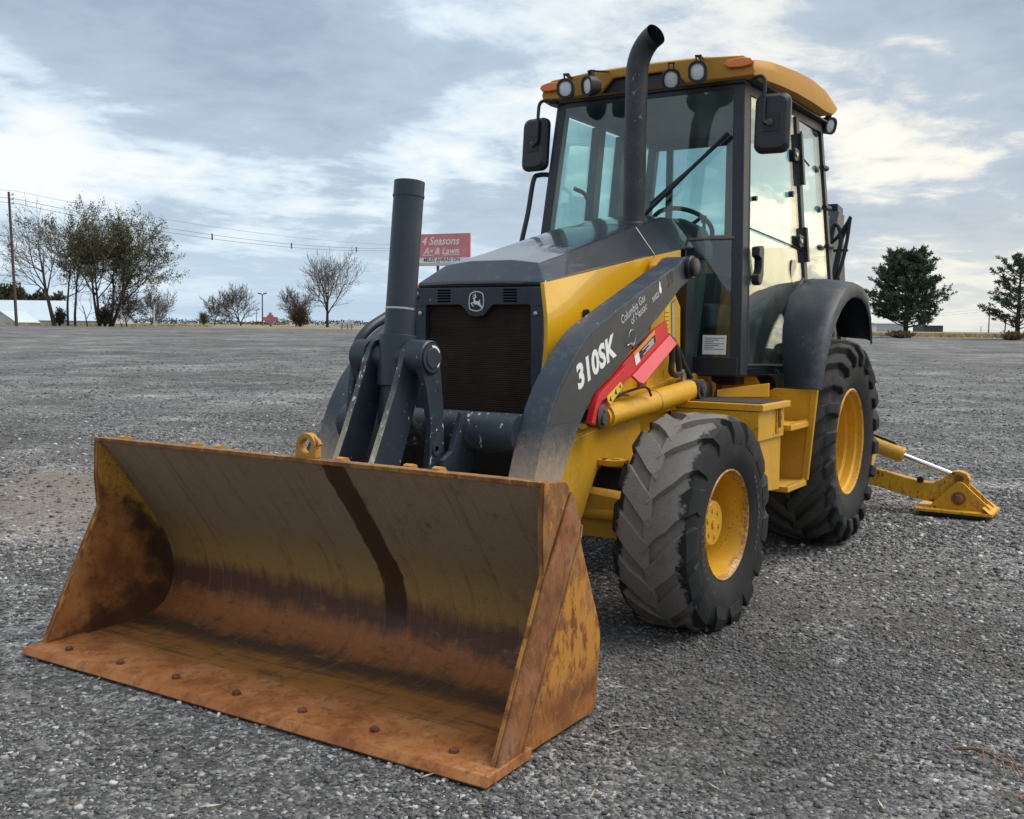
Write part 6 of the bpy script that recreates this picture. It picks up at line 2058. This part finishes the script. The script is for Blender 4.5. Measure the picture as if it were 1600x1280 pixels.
def pine(label, base, h, w, seed, dens, gaps):
    rnd = random.Random(seed)
    t = empty('pine_tree', base)
    tag(t, label, 'pine tree', 'pines on the grass verge')
    tr, br = MB(), MB()
    tr.tube([(0, 0, -0.2), (0.02, 0, h * 0.3), (-0.03, 0.03, h * 0.65), (0.03, 0, h * 0.97)], [h * 0.033, h * 0.026, h * 0.015, h * 0.004], 8)
    pts, ds = [], []
    nb = int(64 * dens)
    for k in range(nb):
        f = 0.12 + 0.86 * (k + rnd.random()) / nb
        z0 = h * f
        prof = max(0.0, 1.0 - abs(f - 0.30) / 0.78) ** 0.72
        rad = w / 2 * (0.25 + 0.80 * prof) * rnd.uniform(0.70, 1.12)
        a = k * 2.399 + rnd.gauss(0, 0.35)
        d = Vector((math.cos(a), math.sin(a), rnd.uniform(0.0, 0.35) + 0.55 * max(0, f - 0.45)))
        path = [Vector((0, 0, z0 - 0.05))]
        q = path[0].copy()
        for j in range(4):
            d = (d + Vector((rnd.gauss(0, .12), rnd.gauss(0, .12), 0.10))).normalized()
            q = q + d * rad / 4
            path.append(q.copy())
        br.tube(path, [0.045, 0.036, 0.028, 0.020, 0.010], 4, caps=False)
        for j in range(int(7 * gaps) + 2):
            s = 0.28 + 0.72 * (j + rnd.random()) / (7 * gaps + 2)
            i = min(3, int(s * 4))
            o = path[i].lerp(path[i + 1], s * 4 - i)
            dd = (d + Vector((rnd.gauss(0, .75), rnd.gauss(0, .75), rnd.gauss(0.15, .35)))).normalized()
            ln = rnd.uniform(0.22, 0.55) * (0.7 + 0.5 * rad / (w / 2))
            tip = o + dd * ln
            br.tube([o, tip], [0.014, 0.008], 3, caps=False)
            for c in range(3):
                cc = o.lerp(tip, 0.45 + 0.28 * c)
                for nn in range(9):
                    nd = (dd * 0.9 + Vector((rnd.gauss(0, .7), rnd.gauss(0, .7), rnd.gauss(0.12, .6)))).normalized()
                    pts.append(tuple(cc))
                    ds.append(tuple(nd))
    tr.build('trunk', M['bark_dark'], t, recalc=False)
    cr = br.build('crown', M['bark_dark'], t, recalc=False, smooth=False)
    leaf_cloud('needles', pts, ds, (0.16, 0.30), M['needle'], cr, rnd, 0.26)
    return t


pine('dense dark green pine standing alone behind the rear wheel', at(77, 1412), 5.75, 5.9, 41, 1.9, 1.5)
pine('sparse open pine cut off by the frame edge', at(74, 1586), 5.4, 5.2, 42, 0.80, 0.75)

# far shrubs along the horizon, one mass
rnd = random.Random(5)
pts = []
for k in range(9000):
    u = rnd.uniform(-150, 700)
    d = rnd.uniform(150, 240)
    hh = 0.55 * (0.8 + 1.1 * (0.5 + 0.5 * math.sin(u * 0.045) * math.sin(u * 0.017 + 1))) * rnd.random() ** 0.8
    p_ = at(d, u)
    pts.append((p_.x, p_.y, p_.z + hh))
ug = leaf_cloud('undergrowth', pts, None, (0.18, 0.4), M['shrub'], None, rnd)
tag(ug, 'thin olive undergrowth along the far edge of the lot', 'undergrowth', kind='stuff')
# dry grass along the verge, one mass
pts, ds = [], []
for k in range(16000):
    u = rnd.choice((rnd.uniform(1330, 1660), rnd.uniform(1330, 1660), rnd.uniform(-60, 330)))
    d = rnd.uniform(80, 112) if u > 800 else rnd.uniform(95, 112)
    p_ = at(d, u)
    pts.append((p_.x, p_.y, p_.z))
    ds.append((0, 0, 1))
dg = leaf_cloud('grass', pts, ds, (0.08, 0.24), leaf_mat('dry_grass_blades', (0.24, 0.175, 0.085), (0.42, 0.33, 0.18)), None, rnd, 0.3)
tag(dg, 'dry straw coloured grass on the verge beyond the lot', 'grass', kind='stuff')
for (u, d, h, sd) in ((20, 185, 6.6, 51), (52, 190, 5.6, 52), (82, 186, 5.2, 53)):
    tree('evergreen_tree', {51: 'taller evergreen behind the shed roof at the frame edge', 52: 'middle evergreen behind the white shed roof', 53: 'lowest evergreen behind the shed roof, nearest the leaning tree'}[sd], at(d, u), h, sd, (M['bark_dark'], M['bark_dark']), (0, 0), M['leaf_far'], (0.35, 0.7), 1, 0.03, 5, 'evergreens behind the shed', start=(0.25, 0.2, 0.2, 0.2), levels=3, n=(9, 6, 4, 3))

# ------------------------------------------------------------------ poles, wires, signs
M['wood'] = plain('weathered_pole_wood', (0.105, 0.070, 0.052), 0.9, 0, 0.2, 0.4, 12, 0.3)
M['galv'] = plain('galvanised_metal', (0.42, 0.43, 0.44), 0.5, 0.6)
M['darkmetal'] = plain('dark_metal', (0.05, 0.06, 0.062), 0.5, 0.3)
M['shedroof'] = plain('pale_metal_roof', (0.50, 0.57, 0.63), 0.45, 0, 0.5, 0, 0.8, 0.06)
M['shedwall'] = plain('pale_shed_wall', (0.42, 0.47, 0.50), 0.6, 0, 0.4, 0, 0.8, 0.08)
M['signred'] = plain('faded_red_sign', (0.58, 0.20, 0.23), 0.55, 0, 0.4, 0, 0.7, 0.1)
M['signwhite'] = plain('sign_white', (0.70, 0.70, 0.69), 0.55, 0, 0.4, 0, 0.7, 0.05)
M['signnavy'] = plain('sign_navy', (0.05, 0.06, 0.10), 0.55)
M['signback'] = plain('sign_board_back', (0.50, 0.49, 0.44), 0.6)


def facing(base, yaw=0.0):
    """axes of an upright board whose front looks towards the camera, turned by yaw"""
    rx = (RH * math.cos(yaw) + FH * math.sin(yaw))
    return rx, Vector((0, 0, 1)), rx.cross(Vector((0, 0, 1)))


pb = at(84, 27)
pole = empty('utility_pole', pb)
tag(pole, 'tall wooden utility pole in front of the white shed roof', 'utility pole')
ph = zat(84, 303, 18) - pb.z
lean = -RH * 0.035
MB().tube([Vector((0, 0, -0.3)), Vector((0, 0, ph * 0.5)) + lean * ph * 0.5, Vector((0, 0, ph)) + lean * ph], [0.125, 0.11, 0.09], 10).build('pole', M['wood'], pole)
mb = MB()
for k, z in enumerate((0.25, 0.6, 0.95)):
    o = Vector((0, 0, ph - z)) + lean * (ph - z)
    mb.tube([o, o + RH * 0.32], 0.03, 6)
    mb.lathe([(0, 0.05), (0.05, 0.07), (0.10, 0.05), (0.14, 0.06), (0.17, 0.0)], 'z', 8, tuple(o + RH * 0.32))
mb.build('insulator', M['galv'], pole)
fb = at(140, 640)
fpole = empty('utility_pole', fb)
tag(fpole, 'far wooden utility pole hidden behind the upright loader cylinder', 'utility pole')
fh = zat(140, 386, 640) - fb.z
MB().tube([(0, 0, -0.3), (0, 0, fh)], [0.17, 0.12], 8).build('pole', M['wood'], fpole)
top_a = pb + Vector((0, 0, ph)) + lean * ph
top_b = fb + Vector((0, 0, fh))
away = (top_a - top_b)
away.z = 0
wire_labels = ['uppermost wire of the power line', 'middle wire of the power line, hung with three spacers', 'lowest wire of the power line']
for k, (za, zb, sag) in enumerate(((0.10, 0.10, 0.9), (-0.50, -0.30, 1.2), (-0.85, -0.50, 1.3))):
    a_ = top_a + RH * 0.32 + Vector((0, 0, za))
    b_ = top_b + Vector((0, 0, zb))
    c_ = a_ + away.normalized() * 40 + Vector((0, 0, 0.5))
    path = [a_.lerp(b_, i / 24) - Vector((0, 0, sag * 4 * (i / 24) * (1 - i / 24))) for i in range(25)]
    left_part = [c_.lerp(a_, i / 8) - Vector((0, 0, 0.8 * 4 * (i / 8) * (1 - i / 8))) for i in range(8)]
    w_o = MB().tube(left_part + path, 0.015 if k else 0.010, 4, caps=False).build('power_line', M['darkmetal'], recalc=False)
    tag(w_o, wire_labels[k] + ' across the sky', 'wire', 'power line wires')
    if k == 1:
        for i in (9, 14, 19):
            q = path[i]
            MB().box(q.x - 0.05, q.x + 0.05, q.y - 0.05, q.y + 0.05, q.z - 0.50, q.z + 0.12).build('spacer', M['darkmetal'], w_o)

# billboard
bd = 165.0
bb = at(bd, 676)
bill = empty('billboard', bb)
tag(bill, 'red and white roadside billboard behind the loader hood', 'billboard')
rx, rz, rn = facing(bb, R(-24))
zt_ = zat(bd, 367.5, 676) - bb.z
zm_ = zat(bd, 404.0, 676) - bb.z
zl_ = zat(bd, 410.5, 676) - bb.z
half_w = 6.3


def bp(a, z, off=0.0):
    return rx * a + Vector((0, 0, z)) + rn * off


bo = MB().slab([bp(-half_w, zm_), bp(half_w, zm_), bp(half_w, zt_), bp(-half_w, zt_)], -rn * 0.3).build('panel', M['signred'], bill)
MB().slab([bp(-half_w, zl_), bp(half_w, zl_), bp(half_w, zm_ - 0.01), bp(-half_w, zm_ - 0.01)], -rn * 0.3).build('lower_panel', M['signwhite'], bill)
MB().slab([bp(-half_w, zl_ - 0.62), bp(half_w, zl_ - 0.62), bp(half_w, zl_ - 0.12), bp(-half_w, zl_ - 0.12)], rn * 0.8).build('catwalk', M['signback'], bill)
tb_ = Vector((0, 0, 0))
text_mesh('lettering', '4 Seasons', 1.68, M['signwhite'], bp(-2.15, zt_ - 1.65, 0.01), rx, rz, bill, 0.28, 0.03, 0.02, 0.98)
text_mesh('lettering', 'Ag & Lawn', 1.42, M['signwhite'], bp(-1.75, zt_ - 3.10, 0.01), rx, rz, bill, 0.28, 0.03, 0.02, 0.98)
text_mesh('lettering', 'MILES AHEAD ON', 0.80, M['signnavy'], bp(-1.75, zl_ + 0.06, 0.01), rx, rz, bill, 0, 0.01, 0.02, 1.0)
for (a0, a1) in ((-1.95, 0.05), (1.75, 4.5)):
    MB().slab([bp(a0, zt_ - 3.32, 0.012), bp(a1, zt_ - 3.32, 0.012), bp(a1, zt_ - 3.22, 0.012), bp(a0, zt_ - 3.22, 0.012)], rn * 0.01).build('underline', M['signwhite'], bill)
for a in (-3.5, 0.5, 4.2):
    MB().tube([bp(a, -0.3, -0.5), bp(a, zt_ - 0.3, -0.5)], 0.22, 8).build('support_post', M['darkmetal'], bill)

# red sign on a post, beyond the lot
sb = at(116, 422.5)
rs = empty('red_sign', sb)
tag(rs, 'red diamond and crossbar sign beside the lamp post', 'sign')
rx, rz, rn = facing(sb)
sz = zat(116, 498.5, 422) - sb.z
k = 116 / 1644.25
disc = [(0, 8.5), (3.4, 6.6), (6.2, 3.0), (11.5, 3.0), (11.5, -3.0), (6.2, -3.0), (3.4, -6.4), (0, -9.0), (-3.4, -6.4), (-6.2, -3.0), (-11.5, -3.0), (-11.5, 3.0), (-6.2, 3.0), (-3.4, 6.6)]
MB().slab([rx * (a * k) + Vector((0, 0, sz + b * k)) for a, b in disc], rn * 0.18).build('panel', M['signred'], rs)
MB().slab([rx * (a * k) + Vector((0, 0, sz + b * k)) for a, b in ((-2, 8.2), (2, 8.2), (2, 10), (-2, 10))], rn * 0.18).build('cap', M['signred'], rs)
MB().slab([rx * (a * k) + Vector((0, 0, sz + b * k)) + rn * 0.19 for a, b in ((-8, -1.8), (8, -1.8), (8, -0.4), (-8, -0.4))], rn * 0.02).build('pale_bar', plain('sign_pale_red', (0.62, 0.26, 0.25), 0.5), rs)
MB().tube([(0, 0, -1.0), (0, 0, sz - 0.6)], 0.10, 8).build('post', M['darkmetal'], rs)

# lamp posts
for (u, d, vt, lab, rad) in ((410, 128, 461, 'tall twin-headed lamp post in front of the red sign', 0.075), (400.5, 215, 484, 'short distant lamp post left of the tall twin-headed one', 0.07)):
    lb = at(d, u)
    lpz = zat(d, vt, u) - lb.z
    L_ = empty('lamp_post', lb)
    tag(L_, lab, 'lamp post')
    MB().tube([(0, 0, -0.4), (0, 0, lpz)], [rad * 1.15, rad * 0.85], 8).build('post', M['darkmetal'], L_)
    for s in ((1, -1) if u > 405 else (1,)):
        q = Vector((0, 0, lpz))
        mb = MB()
        mb.tube([q, q + RH * 0.22 * s + Vector((0, 0, 0.06))], 0.04, 6)
        mb.slab([q + RH * (0.12 * s) - FH * 0.13 + Vector((0, 0, 0.02)), q + RH * (0.52 * s) - FH * 0.13 + Vector((0, 0, 0.13)), q + RH * (0.52 * s) + FH * 0.13 + Vector((0, 0, 0.13)), q + RH * (0.12 * s) + FH * 0.13 + Vector((0, 0, 0.02))], (0, 0, 0.13))
        mb.build('lamp_head', M['darkmetal'], L_)

# pale marker post before the round bare tree
mk = at(96, 241.5)
mo = empty('marker_post', mk)
tag(mo, 'pale thin marker post in front of the round bare tree', 'post')
MB().tube([(0, 0, -0.2), (0, 0, 1.9), (0, 0, 2.0)], [0.065, 0.06, 0.02], 8).build('post', M['signback'], mo)
MB().tube([(0, 0, 0.55), (0, 0, 0.62)], 0.08, 8).build('collar', M['galv'], mo)

# back of a notice board and a small gate at the lot edge
nb_ = at(91, 541.5)
no = empty('notice_board', nb_)
tag(no, 'pale back of a low notice board at the lot edge', 'sign')
rx, rz, rn = facing(nb_)
nz = zat(91, 503.5, 541) - nb_.z
MB().slab([rx * -0.64 + Vector((0, 0, 0.10)), rx * 0.64 + Vector((0, 0, 0.10)), rx * 0.64 + Vector((0, 0, nz)), rx * -0.64 + Vector((0, 0, nz))], rn * 0.03).build('board', M['signback'], no)
for a in (-0.40, 0.05, 0.42):
    MB().tube([rx * a + rn * 0.07 + Vector((0, 0, -0.2)), rx * a + rn * 0.07 + Vector((0, 0, nz * 0.75))], 0.03, 6).build('post', M['wood'], no)
gb = at(93, 600)
go = empty('farm_gate', gb)
tag(go, 'small grey-green bar gate seen beside the upright cylinder', 'gate')
gz = zat(93, 505, 600) - gb.z
for i in range(4):
    z = 0.08 + (gz - 0.08) * i / 3
    MB().tube([rx * -0.6 + Vector((0, 0, z)), rx * 0.6 + Vector((0, 0, z))], 0.025, 6).build('rail', M['galv'], go)
for a in (-0.6, 0.0, 0.6):
    MB().tube([rx * a + Vector((0, 0, -0.1)), rx * a + Vector((0, 0, gz))], 0.03, 6).build('upright', M['galv'], go)

# ------------------------------------------------------------------ sheds and far buildings
def shed(name, label, d, u0, u1, v_ridge, v_eave, depth, wallm, roofm, ridge_in=0.5, cat='shed', drop=1.2, doors=0):
    c = at(d, (u0 + u1) / 2)
    t = empty(name, c)
    tag(t, label, cat)
    hw = (u1 - u0) / 2 / 1644.25 * d
    ze = zat(d, v_eave, (u0 + u1) / 2) - c.z
    zr = zat(d, v_ridge, (u0 + u1) / 2) - c.z
    def p(a, b, z):
        return RH * a + FH * b + Vector((0, 0, z))
    MB().hexa([p(-hw, 0, -drop), p(hw, 0, -drop), p(hw, depth, -drop), p(-hw, depth, -drop)], [p(-hw, 0, ze), p(hw, 0, ze), p(hw, depth, ze), p(-hw, depth, ze)]).build('wall', wallm, t)
    mid = depth * ridge_in
    ov = 0.25
    vs = [p(-hw - ov, -ov, ze - 0.05), p(hw + ov, -ov, ze - 0.05), p(hw + ov, mid, zr), p(-hw - ov, mid, zr), p(hw + ov, depth + ov, ze - 0.05), p(-hw - ov, depth + ov, ze - 0.05)]
    MB().add(vs, [(0, 1, 2, 3), (3, 2, 4, 5)]).build('roof', roofm, t, smooth=False, recalc=False)
    for q_ in (-hw, hw):
        MB().add([p(q_, 0.02, ze), p(q_, mid, zr - 0.03), p(q_, depth, ze)], [(0, 1, 2)]).build('gable', wallm, t, smooth=False)
    for k in range(doors):
        a = -hw + (k + 0.5) * 2 * hw / doors
        MB().hexa([p(a - 1.1, -0.06, -drop), p(a + 1.1, -0.06, -drop), p(a + 1.1, 0.0, -drop), p(a - 1.1, 0.0, -drop)], [p(a - 1.1, -0.06, ze - 0.5), p(a + 1.1, -0.06, ze - 0.5), p(a + 1.1, 0.0, ze - 0.5), p(a - 1.1, 0.0, ze - 0.5)]).build('door', M['shedroof'], t)
    return t


shed('long_shed', 'long shed with a pale metal roof behind the left trees', 160, -90, 150, 468, 484, 14, M['shedwall'], M['shedroof'], 0.5)
shed('low_shed', 'lower pale roofed shed in front of the long shed', 140, -60, 172, 484, 500, 9, M['shedwall'], M['shedroof'], 0.6)
gs = at(126, 2)
sh = empty('gabled_shed', gs)
tag(sh, 'small pale gabled shed end at the frame edge behind the pole', 'shed')
def gp_(a, b, z):
    return RH * a + FH * b + Vector((0, 0, z))
zr_ = zat(126, 486, 2) - gs.z
ze_ = zat(126, 502, 2) - gs.z
MB().add([gp_(-1.8, 0, -1), gp_(1.8, 0, -1), gp_(1.8, 0, ze_), gp_(0, 0, zr_), gp_(-1.8, 0, ze_), gp_(-1.8, 6, -1), gp_(1.8, 6, -1), gp_(1.8, 6, ze_), gp_(0, 6, zr_), gp_(-1.8, 6, ze_)], [(0, 1, 2, 3, 4), (9, 8, 7, 6, 5), (1, 6, 7, 2), (0, 4, 9, 5)]).build('wall', M['shedwall'], sh, smooth=False)
MB().add([gp_(2.0, -0.2, ze_ - 0.12), gp_(0, -0.2, zr_ + 0.03), gp_(0, 6.2, zr_ + 0.03), gp_(2.0, 6.2, ze_ - 0.12), gp_(-2.0, -0.2, ze_ - 0.12), gp_(-2.0, 6.2, ze_ - 0.12)], [(0, 1, 2, 3), (1, 4, 5, 2)]).build('roof', M['shedroof'], sh, smooth=False)
shed('pale_barn', 'pale flat-sided barn beside the dense pine', 255, 1367, 1412, 504.5, 506, 8, M['galv'], M['galv'], 0.5, 'building')
shed('white_trailer', 'white trailer with a dark window band behind the fender', 235, 1340, 1366, 507, 507.8, 3, M['signwhite'], M['darkmetal'], 0.5, 'trailer')
shed('dark_store', 'small dark flat-roofed building past the dense pine', 290, 1440, 1470, 508, 508.6, 8, M['darkmetal'], M['signwhite'], 0.5, 'building')
shed('white_store', 'low white building behind the bare trees', 240, 395, 452, 499, 503, 8, M['signwhite'], M['shedroof'], 0.5, 'building', 1.5, 0)

# right-hand far poles and their wires
for (u, d, vt, lab, tilt_) in ((1541, 210, 481, 'plain wooden pole standing clear between the two pines', 0.0), (1566, 190, 492, 'slightly leaning thin pole in front of the sparse pine', 0.06), (1529, 420, 510, 'tiny distant cross-armed pole on the horizon', 0.0)):
    b0 = at(d, u)
    zz_ = zat(d, vt, u) - b0.z
    P_ = empty('wooden_pole', b0)
    tag(P_, lab, 'pole')
    MB().tube([Vector((0, 0, -0.3)), Vector((0, 0, zz_)) + RH * tilt_ * zz_], [0.12, 0.10], 8).build('pole', M['wood'], P_)
    MB().tube([Vector((0, 0, zz_ - 0.2)) - RH * 0.7, Vector((0, 0, zz_ - 0.2)) + RH * 0.7], 0.05, 6).build('crossarm', M['wood'], P_)
for k in range(2):
    a_ = at(210, 1541)
    a_.z = zat(210, 482 + 4 * k, 1541)
    b_ = at(360, 1340)
    b_.z = zat(360, 497 + 3 * k, 1340)
    w_o = MB().tube([a_.lerp(b_, i / 10) - Vector((0, 0, 0.5 * 4 * (i / 10) * (1 - i / 10))) for i in range(11)], 0.018, 3, caps=False).build('far_wire', M['darkmetal'], recalc=False)
    tag(w_o, ('upper' if k == 0 else 'lower') + ' faint wire running from the plain pole past the dense pine', 'wire', 'far wires')


# ------------------------------------------------------------------ small things on the ground
def fallen_twig(label, c, rot, ln, seed):
    rnd = random.Random(seed)
    t = empty('fallen_twig', c)
    t.rotation_euler = (0, 0, rot)
    tag(t, label, 'twig', 'dry twigs on the gravel')
    mb = MB()
    path = [Vector((-ln / 2, 0, 0.014)), Vector((-ln * 0.2, 0.015, 0.028)), Vector((ln * 0.1, -0.01, 0.022)), Vector((ln / 2, 0.03, 0.012))]
    mb.tube(smooth_path(path, 3), [0.0065 - 0.00045 * i for i in range(10)], 6)
    mb.build('stem', M['twig_dry'], t)
    mb = MB()
    for k in range(7):
        s = rnd.random()
        o = path[1].lerp(path[2], s) if rnd.random() < 0.6 else path[2].lerp(path[3], s)
        a = rnd.uniform(0.4, 1.3) * rnd.choice((1, -1))
        l2 = ln * rnd.uniform(0.18, 0.42)
        mb.tube([o, o + Vector((math.cos(a) * l2 * 0.5, math.sin(a) * l2 * 0.5, 0.012)), o + Vector((math.cos(a) * l2, math.sin(a) * l2 * 0.9, -o.z + 0.008))], [0.0035, 0.0028, 0.0015], 5, caps=False)
    mb.build('side_shoots', M['twig_dry'], t, recalc=False)
    return t


M['twig_dry'] = plain('dry_reddish_twig', (0.20, 0.125, 0.085), 0.85, 0, 0.2, 0.3, 60, 0.35)
fallen_twig('forked dry brown twig on the gravel at the lower corner', (0.98, 2.27, 0.004), R(75), 0.26, 3)
fallen_twig('second dry twig lying just beyond the forked one', (1.18, 2.44, 0.004), R(120), 0.18, 4)
# straw and chaff
pts, ds = [], []
rnd = random.Random(9)
for k in range(420):
    r_ = 2.7 * (9 / 2.7) ** rnd.random()
    a = rnd.uniform(-0.5, 0.5)
    p_ = Vector((CAM.x, CAM.y, 0)) + (FH * math.cos(a) + RH * math.sin(a)) * r_
    if 1.2 < p_.x < 2.0 and abs(p_.y) < 1.1:
        continue
    pts.append((p_.x, p_.y, 0.012))
    b = rnd.random() * 6.28
    ds.append((math.cos(b) * 3, math.sin(b) * 3, 0.05))
sw = leaf_cloud('straw_litter', pts, ds, (0.02, 0.07), leaf_mat('straw', (0.30, 0.24, 0.15), (0.50, 0.42, 0.28)), None, rnd, 0.10)
tag(sw, 'scattered straw and chaff lying on the gravel', 'straw', kind='stuff')
